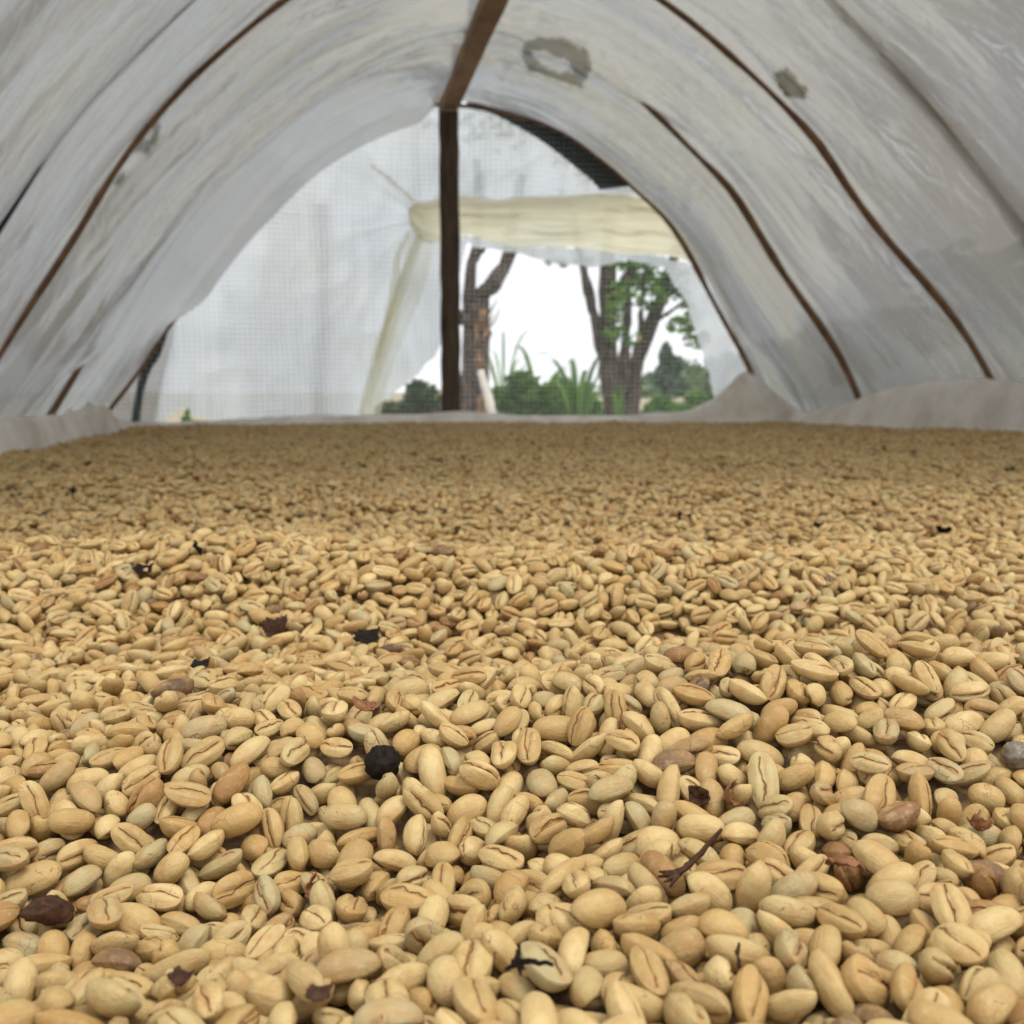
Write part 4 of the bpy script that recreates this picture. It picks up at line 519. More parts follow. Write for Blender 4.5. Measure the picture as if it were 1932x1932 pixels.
616,627,23,35,22,36,56,634,684,32,99,67,76,24,651,729,40,4,45,37,35,637,798,43,16,37,23,6,655,844,30,36,58,49,54,627,893,8,50,50,50,55,668,127,5,50,49,72,73,663,152,33,58,27,6,5,668,169,22,89,37,49,45,652,219,37,44,51,70,15,655,253,18,22,55,89,34,676,311,47,97,67,8,14,657,347,20,36,22,43,33,671,429,55,19,39,24,66,677,441,25,58,21,51,44,654,503,36,56,35,18,15,666,506,44,24,37,29,36,663,558,37,49,44,51,6,674,605,8,50,49,60,54,671,639,21,27,56,64,6,657,649,38,59,63,56,6,676,712,17,55,67,33,35,652,746,24,41,22,87,16,662,769,17,61,36,77,24,654,807,39,5,24,28,65,659,892,15,66,54,57,34,689,117,16,65,44,72,14,692,148,39,87,53,88,14,685,178,8,49,49,46,26,690,192,31,48,43,64,13,702,218,23,97,75,87,35,683,269,20,21,44,60,15,688,288,17,30,56,23,55,677,298,43,32,43,6,4,702,343,18,34,54,77,45,689,358,43,3,42,30,15,707,399,21,54,10,12,61,698,414,20,4,50,30,67,680,468,22,78,48,37,7,680,510,17,33,44,36,4,
687,509,51,64,67,41,56,684,563,31,43,49,94,15,690,586,42,91,63,92,33,689,641,16,31,53,74,54,690,686,42,11,52,73,46,689,721,31,95,67,24,26,682,753,16,66,45,37,35,691,802,22,96,44,54,26,682,818,20,20,43,88,25,697,848,43,37,54,94,76,704,130,33,50,15,66,33,715,162,16,68,55,87,55,726,204,7,50,49,62,6,726,226,24,37,52,38,6,715,254,6,50,49,2,33,708,291,36,52,43,62,16,733,351,27,44,69,95,4,734,386,27,12,17,58,16,717,426,42,60,41,98,35,716,470,8,49,49,94,25,712,514,35,93,53,30,35,731,538,34,48,54,67,25,705,552,25,76,32,32,17,710,585,18,38,64,34,25,702,599,39,53,47,51,46,722,628,6,49,49,26,34,728,702,43,1,50,64,37,717,722,19,71,55,77,67,707,750,38,44,37,3,25,708,782,20,4,44,71,66,725,795,37,46,51,33,55,705,828,11,46,45,44,35,730,889,45,7,53,46,1,742,142,15,70,45,99,72,737,234,49,77,86,93,46,747,247,21,77,50,22,26,742,277,31,24,46,75,5,751,324,17,21,56,32,55,741,372,20,4,56,5,3,751,383,33,46,39,8,5,
735,427,30,54,61,93,54,751,455,15,31,55,89,54,727,520,38,87,40,84,62,750,602,49,94,61,60,25,736,647,21,4,51,47,5,756,650,28,35,83,98,4,722,683,31,45,48,78,22,734,744,18,38,44,13,19,752,842,17,33,45,68,4,731,868,37,59,75,61,25,774,107,32,56,53,92,15,767,193,19,21,44,74,37,764,264,20,38,61,48,6,775,343,23,41,60,2,25,770,415,18,59,64,17,5,779,487,23,80,66,90,16,769,504,21,96,54,15,36,760,516,18,60,25,97,54,776,552,20,21,52,34,16,780,593,25,39,58,65,77,795,628,34,48,26,19,33,789,673,6,49,50,88,75,775,680,29,34,43,20,36,779,731,44,59,37,5,16,779,772,45,78,46,76,17,786,791,19,92,67,86,64,774,833,20,29,43,9,25,759,858,29,48,45,48,13,787,135,7,50,50,78,36,812,138,29,42,39,28,15,787,167,34,37,54,24,65,806,211,15,68,45,6,74,792,234,30,56,43,7,54,796,285,19,33,44,70,27,812,293,15,64,45,2,2,798,322,36,47,56,57,46,808,383,38,7,73,2,37,798,432,44,51,74,83,57,800,490,42,78,27,90,6,808,531,32,81,59,42,12,
799,563,36,88,56,32,45,794,582,21,20,37,85,15,816,593,23,18,74,57,26,798,643,7,49,50,15,23,794,686,38,7,45,66,46,783,717,39,54,49,31,1,810,754,40,69,49,75,45,801,790,34,44,57,16,35,784,807,20,68,67,52,65,786,829,18,78,56,69,23,796,846,17,39,53,75,7,837,120,32,60,66,67,2,838,149,17,62,63,24,42,804,169,44,80,47,86,14,815,204,6,49,50,94,32,841,269,29,70,52,24,44,830,362,32,64,3,98,16,820,413,37,46,41,47,34,833,455,17,40,56,58,26,836,477,36,92,36,72,47,824,492,55,19,24,39,46,823,536,32,46,47,52,4,826,563,17,66,45,21,14,813,569,38,49,52,42,36,825,612,16,63,54,23,15,845,639,32,42,39,66,22,826,679,33,60,46,37,26,811,716,23,95,18,70,2,824,747,20,80,31,18,34,842,837,17,13,46,33,11,818,856,19,65,35,35,4,829,881,17,71,44,78,65,855,121,35,44,36,29,26,851,149,48,58,41,11,15,874,163,39,68,86,74,25,837,196,42,7,86,45,6,837,248,36,46,62,29,3,844,284,33,34,65,57,72,847,355,26,59,19,40,44,870,438,40,16,53,74,63,
846,471,22,83,55,71,7,851,550,7,50,49,97,5,871,595,35,66,41,44,35,871,622,21,27,55,8,16,842,669,20,3,55,36,54,846,703,20,14,45,39,15,868,730,16,39,46,12,45,858,785,35,41,49,83,74,870,827,31,40,69,90,24,868,844,44,73,9,55,6,851,868,19,31,62,29,75,876,105,8,50,50,51,26,887,178,21,44,72,41,7,880,240,17,28,44,48,64,880,291,24,10,83,43,26,893,303,6,50,50,25,79,881,327,7,49,49,33,35,885,349,20,18,55,12,15,878,409,16,34,45,41,43,881,435,16,31,55,40,54,874,495,28,53,47,32,15,883,535,36,14,79,29,1,892,546,6,49,49,72,33,867,573,40,26,42,82,14,891,594,6,50,50,30,34,889,626,33,53,41,69,55,892,664,19,21,44,25,15,895,750,18,55,24,32,54,883,845,21,48,78,98,26,891,686,32,31,27,69,33,108,650,47,29,33,78,14,120,128,21,72,22,62,32,115,158,33,5,65,35,65,138,202,47,25,51,33,66,132,223,37,85,70,75,6,107,251,40,44,45,88,28,115,281,36,49,47,71,35,126,298,34,46,45,6,4,121,345,17,62,60,82,36,120,407,36,48,45,66,74,
116,440,36,82,55,49,33,109,466,30,54,53,35,43,114,497,50,81,33,74,65,115,533,30,44,65,8,45,134,581,17,50,64,78,77,120,614,41,63,70,92,3,123,630,34,34,53,15,31,129,665,47,29,89,30,2,119,684,30,51,55,24,25,109,708,37,66,49,39,35,120,750,43,46,63,20,47,124,766,24,48,73,49,7,115,798,44,21,49,72,45,116,828,59,8,22,22,45,107,847,22,15,83,34,2,154,120,33,10,40,94,64,146,138,43,88,46,75,43,134,173,37,46,50,28,7,139,196,23,95,51,44,7,147,237,39,60,54,15,35,129,248,47,18,49,31,66,147,280,37,91,42,17,34,127,325,48,72,64,87,4,146,328,32,46,47,4,14,147,371,38,44,60,45,26,128,390,42,92,21,13,5,157,450,42,85,40,75,6,144,470,33,43,51,44,26,136,490,34,53,53,30,7,147,531,19,55,73,36,56,136,562,43,38,50,46,26,144,616,18,72,48,70,65,139,641,33,52,50,10,25,147,670,47,3,32,9,23,145,699,33,49,47,35,46,153,714,18,63,63,75,35,135,741,38,47,48,75,34,133,777,45,80,24,1,4,151,836,36,51,55,54,75,141,843,51,56,62,97,28,
136,886,16,78,54,22,73,171,121,22,55,77,35,4,190,153,31,58,32,64,73,171,174,35,46,46,65,4,181,188,41,36,41,26,34,176,270,40,34,38,46,24,169,286,30,38,37,88,34,176,304,37,39,42,16,35,159,326,45,35,61,17,45,173,349,41,36,46,5,46,168,388,38,58,48,86,16,180,410,43,14,7,85,4,171,439,35,43,47,77,35,190,465,40,94,53,67,67,166,495,51,91,44,49,47,161,516,33,49,48,29,72,167,548,18,45,30,87,5,178,618,21,30,36,95,15,172,649,63,25,47,35,66,173,665,41,43,39,50,6,181,703,33,49,55,19,16,184,727,14,56,56,73,5,182,740,45,5,22,42,14,178,800,50,70,48,50,17,162,867,36,53,49,70,5,182,886,19,5,48,39,13,197,124,26,41,38,5,54,207,152,38,46,61,98,2,200,190,36,19,39,54,66,196,235,46,52,71,79,26,204,263,40,8,56,61,54,181,288,52,67,34,11,66,201,294,42,31,46,17,67,203,339,34,46,45,96,36,196,355,37,55,45,45,4,208,426,44,3,39,50,44,212,485,36,39,62,98,34,188,553,44,26,89,57,45,198,576,43,10,59,66,14,200,623,40,49,43,54,64,
191,664,18,29,43,26,23,195,689,39,18,40,87,76,190,758,36,2,54,95,65,188,815,36,50,52,68,9,202,851,33,68,62,54,55,218,119,40,22,35,45,46,236,145,38,50,54,70,7,227,179,28,70,49,74,75,232,211,34,45,50,12,44,223,245,51,76,52,87,37,215,262,45,42,42,10,55,232,285,23,33,45,7,72,221,310,36,46,53,72,4,233,348,41,96,25,65,26,222,355,45,76,48,9,46,221,374,39,69,72,36,24,234,408,23,57,77,79,37,233,438,19,30,69,24,64,235,514,39,78,69,74,3,222,532,32,47,51,92,15,241,572,39,57,55,18,5,230,595,35,49,48,48,34,225,651,37,66,29,54,53,225,688,23,5,72,59,26,234,734,33,49,27,71,27,212,776,19,57,81,95,54,225,862,38,46,39,87,75,230,894,47,75,54,79,44,244,117,35,42,42,97,14,247,137,16,31,55,47,55,245,167,36,62,48,41,3,260,203,34,45,37,10,75,251,212,37,13,19,85,52,239,250,35,47,53,36,2,264,288,42,5,40,58,14,260,305,31,60,45,67,15,257,344,25,60,55,35,4,255,372,19,29,40,68,24,251,385,42,75,35,20,5,262,435,42,17,71,10,64,
253,462,41,48,45,13,14,251,502,26,42,74,43,35,252,525,43,20,53,8,14,258,575,43,1,43,41,33,264,595,32,62,48,58,34,245,648,19,36,66,67,4,260,664,38,61,48,74,6,239,694,18,90,35,27,72,245,721,16,31,44,49,54,256,759,37,93,61,41,76,257,803,33,54,50,63,55,259,820,50,25,29,98,6,246,855,50,74,64,33,25,244,882,66,84,60,46,35,276,169,34,39,60,26,73,285,198,28,40,44,7,72,263,235,27,41,62,96,50,280,255,34,39,61,3,73,294,284,42,68,53,79,15,284,300,37,54,46,13,76,288,338,47,95,48,19,24,272,349,46,92,14,18,6,289,378,44,25,84,8,14,272,422,42,61,39,87,63,275,439,18,12,43,3,65,273,513,40,72,58,96,63,270,531,37,24,52,70,64,275,553,18,45,32,84,77,277,572,36,46,54,4,24,290,599,20,51,81,19,1,277,663,20,62,65,13,7,285,683,46,48,40,3,44,279,721,54,79,20,45,26,277,744,18,93,47,59,2,291,784,37,26,26,53,13,272,810,18,21,55,41,13,278,829,28,65,38,59,23,260,865,32,45,40,41,73,284,894,32,43,52,73,54,290,893,7,50,50,73,4,
316,136,32,46,46,69,75,312,181,18,34,55,87,5,316,196,41,10,65,2,38,314,216,28,57,35,5,37,299,261,19,69,31,32,64,313,287,35,47,54,6,43,295,353,61,3,45,58,72,305,386,37,39,64,72,45,316,422,26,40,56,69,13,307,445,37,49,57,63,43,303,486,52,40,51,7,16,305,511,16,42,36,67,75,314,531,23,20,62,39,17,296,571,32,46,53,93,13,314,584,16,60,53,60,39,303,600,38,46,40,79,15,309,629,36,57,40,97,15,295,674,23,61,56,1,14,319,727,47,39,67,84,5,302,750,8,49,50,24,54,305,769,14,61,46,53,35,310,786,39,92,60,42,56,301,844,48,49,52,20,46,313,859,40,87,61,82,62,318,874,48,51,32,53,5,333,118,41,22,49,55,44,338,149,45,86,59,20,65,317,166,41,31,82,25,46,334,194,32,40,71,75,74,355,229,39,57,68,67,62,339,261,21,68,75,39,64,330,276,32,53,55,48,75,321,303,39,91,46,96,75,330,344,39,70,50,92,77,336,366,36,45,51,62,55,340,383,48,6,70,98,46,329,411,37,43,54,71,4,322,453,28,42,52,35,52,337,465,38,47,45,65,17,339,502,35,58,58,36,35,
337,520,41,87,25,1,17,337,537,37,47,56,3,13,342,588,34,93,47,98,22,344,606,36,41,71,60,44,323,629,43,65,41,76,54,341,675,40,83,56,11,35,334,692,31,51,49,51,6,330,724,38,25,39,81,53,319,818,38,56,45,10,14,329,859,47,58,40,36,34,330,875,36,41,42,30,11,352,118,36,65,53,8,34,356,154,44,78,53,6,61,366,170,39,11,29,19,14,366,197,29,50,61,50,23,357,255,40,58,33,85,2,360,297,30,49,56,96,13,352,336,32,48,53,45,35,361,368,18,51,72,93,3,356,382,17,85,14,49,50,355,400,29,56,32,37,4,355,451,38,21,36,4,63,369,474,31,49,51,32,75,359,484,44,56,39,22,3,357,552,18,37,34,1,5,359,581,43,25,48,87,45,369,586,48,51,26,45,2,352,649,38,28,38,68,5,359,702,18,47,68,55,14,357,726,33,58,66,91,61,369,736,49,92,47,78,43,348,761,37,43,35,15,5,360,790,32,22,47,70,3,352,820,33,45,60,18,56,358,844,53,1,36,21,48,378,111,44,51,87,9,64,382,161,20,72,20,64,30,394,210,46,83,51,19,66,399,224,20,37,43,90,44,380,246,21,10,13,75,22,
398,287,48,82,55,24,7,381,308,44,51,42,69,36,381,333,41,18,40,61,65,381,356,42,86,58,84,3,379,432,29,33,40,85,72,382,441,22,87,31,48,35,389,463,38,45,48,96,24,380,506,29,46,48,99,35,399,508,43,46,47,98,76,401,552,42,16,45,27,67,380,588,35,53,59,6,75,372,631,31,40,64,11,55,407,662,45,66,37,52,77,378,683,49,14,41,68,44,392,714,29,36,40,42,17,407,740,29,54,42,41,1,367,760,43,54,64,56,45,383,817,24,1,75,40,13,396,854,46,60,43,12,76,381,890,48,98,61,10,45,421,120,36,51,58,32,9,411,155,32,57,57,20,34,426,173,34,22,45,47,64,412,214,44,69,46,29,23,418,230,34,60,61,9,15,427,249,41,98,53,16,56,434,265,33,42,46,93,43,415,313,30,46,52,39,34,434,355,23,42,76,78,15,413,393,41,25,57,57,77,424,429,18,41,30,47,34,405,457,23,84,14,13,33,412,496,35,56,47,15,35,434,524,34,68,49,10,14,425,571,17,36,64,84,35,437,595,41,37,51,8,66,411,644,43,20,63,43,32,405,687,47,74,80,52,55,429,689,25,2,82,23,41,414,716,30,46,52,47,13,
425,740,31,51,44,62,6,429,762,7,50,50,32,15,409,800,26,37,65,28,36,433,814,52,41,72,87,27,426,861,37,59,28,13,37,412,874,32,47,38,61,46,442,155,39,42,62,36,23,432,185,53,35,70,4,64,444,224,16,34,55,6,3,444,252,26,94,69,61,4,451,291,26,52,6,14,12,442,332,39,99,48,22,14,449,359,29,34,46,97,51,452,418,38,15,39,37,63,441,452,44,49,48,14,16,429,466,46,38,43,20,6,447,499,37,59,48,47,44,443,543,30,38,45,86,5,453,569,34,54,48,36,52,447,610,30,88,34,65,34,444,629,33,50,53,64,17,443,650,42,1,49,79,34,452,706,29,49,49,39,42,447,722,44,79,47,45,65,447,767,46,17,38,28,35,454,807,20,75,56,85,25,450,809,55,39,40,29,5,457,863,15,61,35,76,73,439,891,21,52,77,42,12,451,114,40,90,38,94,64,467,157,42,18,52,23,34,463,177,48,81,62,51,65,492,222,41,39,39,52,1,481,231,31,44,61,66,33,477,251,33,50,55,23,27,458,276,47,59,25,18,25,482,287,7,50,49,26,4,460,342,36,48,36,72,77,478,350,16,62,37,91,76,474,375,37,38,64,67,66,
465,428,33,53,54,90,5,454,441,17,30,31,86,53,480,468,32,49,70,97,22,473,499,29,43,63,96,5,463,514,39,40,57,21,35,467,538,48,9,30,13,5,464,582,50,83,72,7,47,467,606,44,19,48,74,37,477,634,22,71,69,35,5,457,662,35,62,48,38,15,473,700,48,65,46,97,46,468,718,42,50,66,6,46,482,748,39,50,43,50,44,462,758,30,49,57,4,4,477,831,44,17,50,52,54,478,878,42,84,73,82,73,464,883,28,45,51,12,23,495,120,33,82,30,33,56,510,185,35,40,53,96,63,496,203,47,1,35,88,4,495,236,29,45,51,34,34,505,265,42,54,61,72,36,504,297,18,31,44,68,57,512,372,61,10,54,61,69,506,391,50,8,24,31,27,491,427,35,53,46,68,7,501,460,48,98,41,78,25,491,507,48,13,58,67,42,492,556,24,59,35,53,32,483,593,37,62,50,4,14,504,607,34,48,42,96,57,494,635,37,90,46,51,36,514,698,27,50,75,7,3,482,731,39,44,41,42,3,501,753,36,76,44,4,22,514,821,22,83,69,46,13,503,848,48,14,52,83,8,487,861,48,48,67,86,5,523,125,48,0,67,34,36,537,174,47,40,54,40,64,
516,199,38,47,53,88,36,517,258,30,52,38,69,53,528,292,49,83,35,25,15,518,321,56,28,45,62,14,528,346,39,90,38,51,65,522,365,29,46,71,51,56,527,379,39,11,66,87,31,533,433,40,82,59,96,65,511,483,19,79,66,3,33,536,503,39,32,70,67,53,524,554,48,69,51,8,6,534,569,31,47,43,74,73,526,603,36,8,39,16,66,515,637,36,51,46,36,45,532,664,50,5,41,99,66,517,672,33,60,55,14,25,532,719,33,53,45,75,34,524,736,32,49,59,4,4,521,784,54,10,58,54,3,513,806,48,12,51,72,27,521,845,29,53,45,38,76,552,108,52,15,37,96,36,559,150,46,44,56,88,5,560,183,6,50,50,10,13,560,213,43,69,54,88,17,547,228,15,62,54,90,35,568,229,46,67,62,72,24,563,324,49,51,62,34,17,532,329,43,44,36,26,3,554,366,38,7,35,48,13,550,389,41,85,31,1,5,545,414,48,22,76,55,36,550,462,40,40,68,18,13,562,459,7,49,49,28,46,543,494,39,53,50,66,55,542,522,32,67,55,17,6,555,552,40,81,51,83,14,551,590,39,56,54,19,43,565,605,54,86,60,88,16,548,661,28,34,49,78,73,
552,677,17,38,39,55,15,557,719,24,6,25,80,43,544,744,50,82,35,93,36,546,782,30,41,62,81,74,535,779,55,40,55,41,53,566,838,42,75,39,7,55,569,857,45,2,55,62,5,543,878,39,51,49,2,16,588,112,41,65,46,35,66,578,142,34,39,71,78,5,579,180,37,50,57,15,6,580,233,16,35,45,54,4,583,250,50,15,39,99,18,565,274,38,61,41,53,4,599,304,55,98,11,39,8,574,336,36,39,37,27,66,584,349,35,17,58,37,63,588,383,38,58,37,89,46,586,416,28,62,58,17,24,587,452,34,46,54,8,45,570,474,28,55,33,73,55,586,532,36,91,60,26,36,591,556,46,41,68,77,4,594,589,41,77,69,17,6,576,592,35,37,57,11,5,571,647,42,49,41,51,17,589,655,18,91,52,32,74,583,696,44,46,53,79,44,588,717,45,78,54,34,43,585,748,42,17,52,97,37,576,778,41,75,42,24,54,583,806,33,50,36,88,36,587,827,41,98,57,14,76,581,873,29,85,51,8,15,623,131,24,19,79,76,42,610,147,30,48,57,91,4,599,184,48,52,32,93,25,612,198,43,21,58,69,27,610,237,33,88,59,91,76,591,263,31,43,50,12,53,
609,305,20,11,36,57,3,619,352,50,18,85,3,25,628,365,41,51,35,30,24,615,387,38,83,66,55,13,610,419,20,59,21,67,11,607,449,38,54,52,56,5,587,475,53,19,71,33,44,627,522,46,52,39,68,16,603,565,48,59,17,11,15,612,595,31,53,47,47,76,598,652,33,88,50,49,71,603,656,38,59,40,5,14,606,689,33,85,55,78,75,616,731,51,46,39,59,46,612,740,24,86,85,11,26,613,775,39,85,24,13,55,600,800,53,18,76,59,47,607,830,47,10,38,68,56,599,849,32,53,51,94,17,604,884,34,46,51,90,8,660,126,32,58,88,91,70,646,125,29,93,41,75,53,644,179,46,20,51,97,67,639,204,51,7,21,60,5,636,224,47,34,51,18,44,629,253,29,47,28,18,4,625,287,40,37,60,52,16,630,319,44,81,69,7,75,644,335,8,50,49,88,54,650,341,49,97,37,30,55,642,390,36,52,48,63,26,633,416,42,64,43,98,68,634,434,38,50,57,43,46,625,476,35,38,54,40,50,642,487,31,52,47,6,4,632,562,24,92,90,43,64,641,610,38,55,51,16,23,631,622,37,54,63,85,31,620,700,25,56,26,22,5,632,707,41,70,63,79,64,
637,755,26,64,38,29,13,642,773,33,51,45,35,8,628,787,46,60,86,19,27,628,837,23,65,75,30,36,635,858,43,21,50,77,56,657,173,22,38,53,58,73,656,194,30,38,40,83,14,656,261,42,35,50,66,13,652,277,28,43,35,74,54,650,314,37,24,68,47,35,671,323,20,54,68,55,16,657,360,42,7,44,34,22,661,396,16,44,29,74,33,673,408,41,28,43,17,37,681,493,71,96,52,44,47,644,538,6,50,49,69,76,671,541,28,53,48,81,36,666,592,30,52,49,14,14,658,608,19,21,43,24,24,657,625,40,33,53,30,66,674,674,35,41,61,77,46,658,701,38,57,55,52,12,676,761,49,91,43,44,44,648,790,47,65,34,73,24,674,834,41,48,55,52,15,677,854,40,66,31,45,12,676,891,18,70,34,25,21,687,124,54,82,45,99,5,692,140,45,62,46,38,24,690,245,17,43,29,52,34,695,267,30,58,44,14,33,692,299,38,32,35,27,35,686,339,37,40,25,19,4,673,349,40,69,42,1,57,699,382,44,17,52,89,26,685,425,43,82,67,14,65,692,449,31,36,49,38,76,691,472,29,38,55,88,75,696,487,41,26,58,72,66,705,528,46,34,75,78,34,
683,551,31,44,11,78,35,697,567,44,71,49,75,13,686,617,18,62,66,2,24,690,648,37,53,49,93,19,692,665,28,34,60,56,36,701,670,44,55,62,72,76,700,716,43,47,50,5,46,692,763,44,30,49,26,5,692,788,36,45,35,1,26,683,862,31,54,41,45,17,687,880,32,52,54,44,56,716,110,38,29,30,33,55,713,141,18,59,46,66,49,715,177,37,57,45,34,6,721,211,35,50,49,97,15,715,241,22,27,87,85,32,708,257,43,81,45,2,5,727,264,43,55,71,97,26,717,310,46,29,19,11,45,723,337,28,31,45,42,44,733,374,28,48,40,45,26,721,384,47,87,91,62,55,713,410,42,45,58,58,18,726,440,42,46,32,21,13,733,478,33,43,50,62,24,725,498,33,47,56,78,3,713,531,23,66,20,54,66,723,590,45,17,48,87,35,728,621,36,69,58,13,10,726,638,41,15,61,7,25,710,673,14,41,46,66,4,719,717,54,78,47,27,64,709,770,51,76,52,32,26,724,832,31,49,55,67,3,729,854,18,56,23,56,53,706,888,43,34,50,51,5,765,121,47,30,31,20,2,744,149,33,38,37,42,56,740,187,16,78,54,20,73,748,188,40,66,50,42,73,
756,226,35,87,58,90,51,760,235,40,34,56,42,76,723,284,61,17,43,82,45,744,340,19,96,45,10,14,746,362,44,22,51,68,23,758,356,43,38,58,48,35,745,446,45,25,53,3,66,753,478,37,31,61,8,65,742,555,20,54,16,34,23,738,577,21,73,68,29,13,741,615,42,58,43,3,36,738,628,15,61,49,34,14,742,662,36,60,53,35,6,738,693,17,65,45,30,14,757,728,37,52,52,10,33,761,752,36,49,56,37,25,743,774,27,70,42,76,47,750,821,18,93,32,49,71,747,889,36,40,39,70,33,760,108,39,65,54,32,73,793,113,44,90,60,74,25,754,164,43,2,58,47,43,765,175,29,53,48,89,75,773,250,34,49,42,63,6,766,282,16,65,45,61,43,779,309,45,7,51,42,14,780,359,36,8,54,48,16,763,397,16,58,61,1,5,781,425,36,52,60,57,34,762,464,38,55,55,6,7,777,477,51,70,55,49,14,785,505,34,53,50,31,45,764,563,41,4,55,71,75,780,574,33,47,34,46,27,782,622,42,12,43,33,3,771,643,30,45,34,19,35,775,662,29,43,25,7,3,764,690,43,23,51,23,22,772,749,41,26,40,17,78,766,767,21,62,41,79,5,
781,793,38,49,71,96,5,767,814,27,45,65,2,24,761,836,44,10,50,7,34,801,120,7,50,50,78,37,778,183,40,49,57,87,35,811,203,44,79,40,70,44,819,221,22,63,15,99,64,810,272,42,43,49,77,13,793,271,41,89,44,60,0,796,344,41,9,41,5,6,803,363,35,51,43,59,6,790,376,25,46,31,19,16,806,416,40,30,52,77,5,797,454,34,46,40,0,43,792,469,32,75,51,54,34,806,505,38,23,47,46,65,813,551,28,60,35,83,4,797,599,33,51,46,16,25,803,643,29,55,49,77,72,795,662,42,15,51,83,46,810,680,50,77,53,76,66,801,734,42,57,43,50,64,825,754,39,40,41,23,13,795,773,45,82,16,82,14,795,804,34,44,39,5,34,802,830,23,92,82,65,34,812,839,41,14,54,39,43,802,879,33,4,41,28,64,830,133,23,97,60,34,6,816,183,52,80,65,28,45,819,192,15,58,47,58,45,822,258,44,98,60,72,6,821,281,33,7,41,81,3,829,324,45,85,54,39,7,821,360,44,27,20,87,25,836,412,35,51,54,21,75,840,449,34,36,61,12,32,818,485,36,67,64,31,75,828,507,47,60,47,1,34,839,544,55,48,56,67,65,
830,588,33,49,51,56,4,813,651,47,87,66,85,64,828,654,36,41,58,14,63,837,696,28,17,34,41,24,841,724,32,49,59,85,73,834,736,6,49,49,31,13,839,785,30,37,53,72,4,803,816,44,8,70,42,52,836,835,41,13,56,32,5,813,856,42,51,60,97,13,827,875,35,53,65,21,75,867,112,48,52,28,82,15,855,140,30,48,44,53,25,847,184,36,66,55,96,27,857,228,47,97,39,21,45,865,284,32,46,50,80,17,856,314,38,17,46,32,13,873,310,33,43,58,81,33,858,363,28,35,56,32,5,842,378,44,75,62,20,44,851,405,28,34,58,61,25,849,438,16,54,72,33,22,857,465,29,32,31,15,4,848,513,30,94,43,0,63,852,540,42,91,39,18,64,854,590,41,98,66,39,42,862,610,48,25,46,35,15,866,632,19,88,36,65,3,862,662,37,52,76,11,64,855,692,46,86,40,88,24,863,709,37,37,52,73,26,876,732,40,48,65,47,25,857,768,26,61,41,92,74,849,798,37,64,39,5,74,869,866,29,42,52,48,36,865,882,39,46,51,48,28,883,115,45,19,32,79,15,882,146,34,47,56,21,26,890,162,37,41,37,35,71,887,202,27,39,55,43,3,
874,266,39,44,38,99,5,886,283,39,1,30,6,6,878,309,10,46,48,74,24,880,367,40,31,23,39,57,878,393,39,10,65,11,53,883,425,38,73,46,91,63,879,447,21,33,12,43,54,882,474,37,42,56,69,27,880,504,39,33,42,34,24,879,530,38,32,31,83,26,880,558,17,39,35,97,25,881,607,36,38,46,84,66,882,645,19,40,65,65,16,878,662,17,63,57,52,4,877,770,20,34,65,63,15,877,816,45,69,79,60,45,887,864,42,84,47,18,64,891,894,48,97,33,59,43,890,382,30,47,57,74,75,118,117,39,81,28,45,35,115,153,50,49,68,24,75,115,181,43,58,40,78,48,115,216,37,51,43,98,35,106,232,44,39,48,36,65,130,274,39,42,60,86,32,123,315,48,46,63,35,3,112,339,41,90,56,27,73,111,360,44,34,46,83,6,132,421,63,69,43,36,7,113,450,45,95,54,47,34,120,460,59,12,44,33,4,113,517,37,47,41,98,34,126,550,48,69,43,82,65,119,573,51,96,60,58,7,121,601,38,52,57,35,23,122,639,14,65,54,55,74,119,653,46,89,35,37,6,126,698,40,49,74,74,15,117,717,31,47,50,46,14,108,733,47,20,56,46,65,
130,809,31,48,52,58,75,120,845,48,78,36,56,65,113,867,51,60,33,33,45,123,877,35,11,28,16,13,132,138,51,1,34,18,36,150,168,50,35,49,73,74,154,195,44,68,29,31,66,155,218,47,25,75,57,5,155,256,37,36,37,24,5,166,269,60,58,52,15,15,138,305,41,55,28,1,34,134,340,40,23,46,78,63,122,362,34,65,35,65,54,146,390,52,27,59,96,49,126,438,48,39,58,32,34,146,448,50,72,53,14,73,153,481,40,15,64,38,34,132,504,50,60,56,96,15,133,520,38,32,57,59,35,146,581,47,66,55,98,4,150,602,28,53,54,19,30,137,623,42,52,53,63,75,146,683,62,88,51,6,4,152,721,53,96,52,62,4,154,747,45,82,62,51,14,149,784,36,50,56,80,24,132,797,29,26,60,98,14,135,823,52,9,52,54,6,127,865,7,49,50,86,5,142,878,32,61,44,14,33,155,895,44,48,36,62,15,178,159,49,2,82,74,44,166,181,53,64,58,7,44,161,233,38,65,36,83,33,175,238,45,34,43,78,54,148,271,52,53,60,57,6,165,304,48,39,60,81,76,150,338,49,56,35,14,26,174,373,18,61,15,79,52,186,376,38,48,59,82,55,
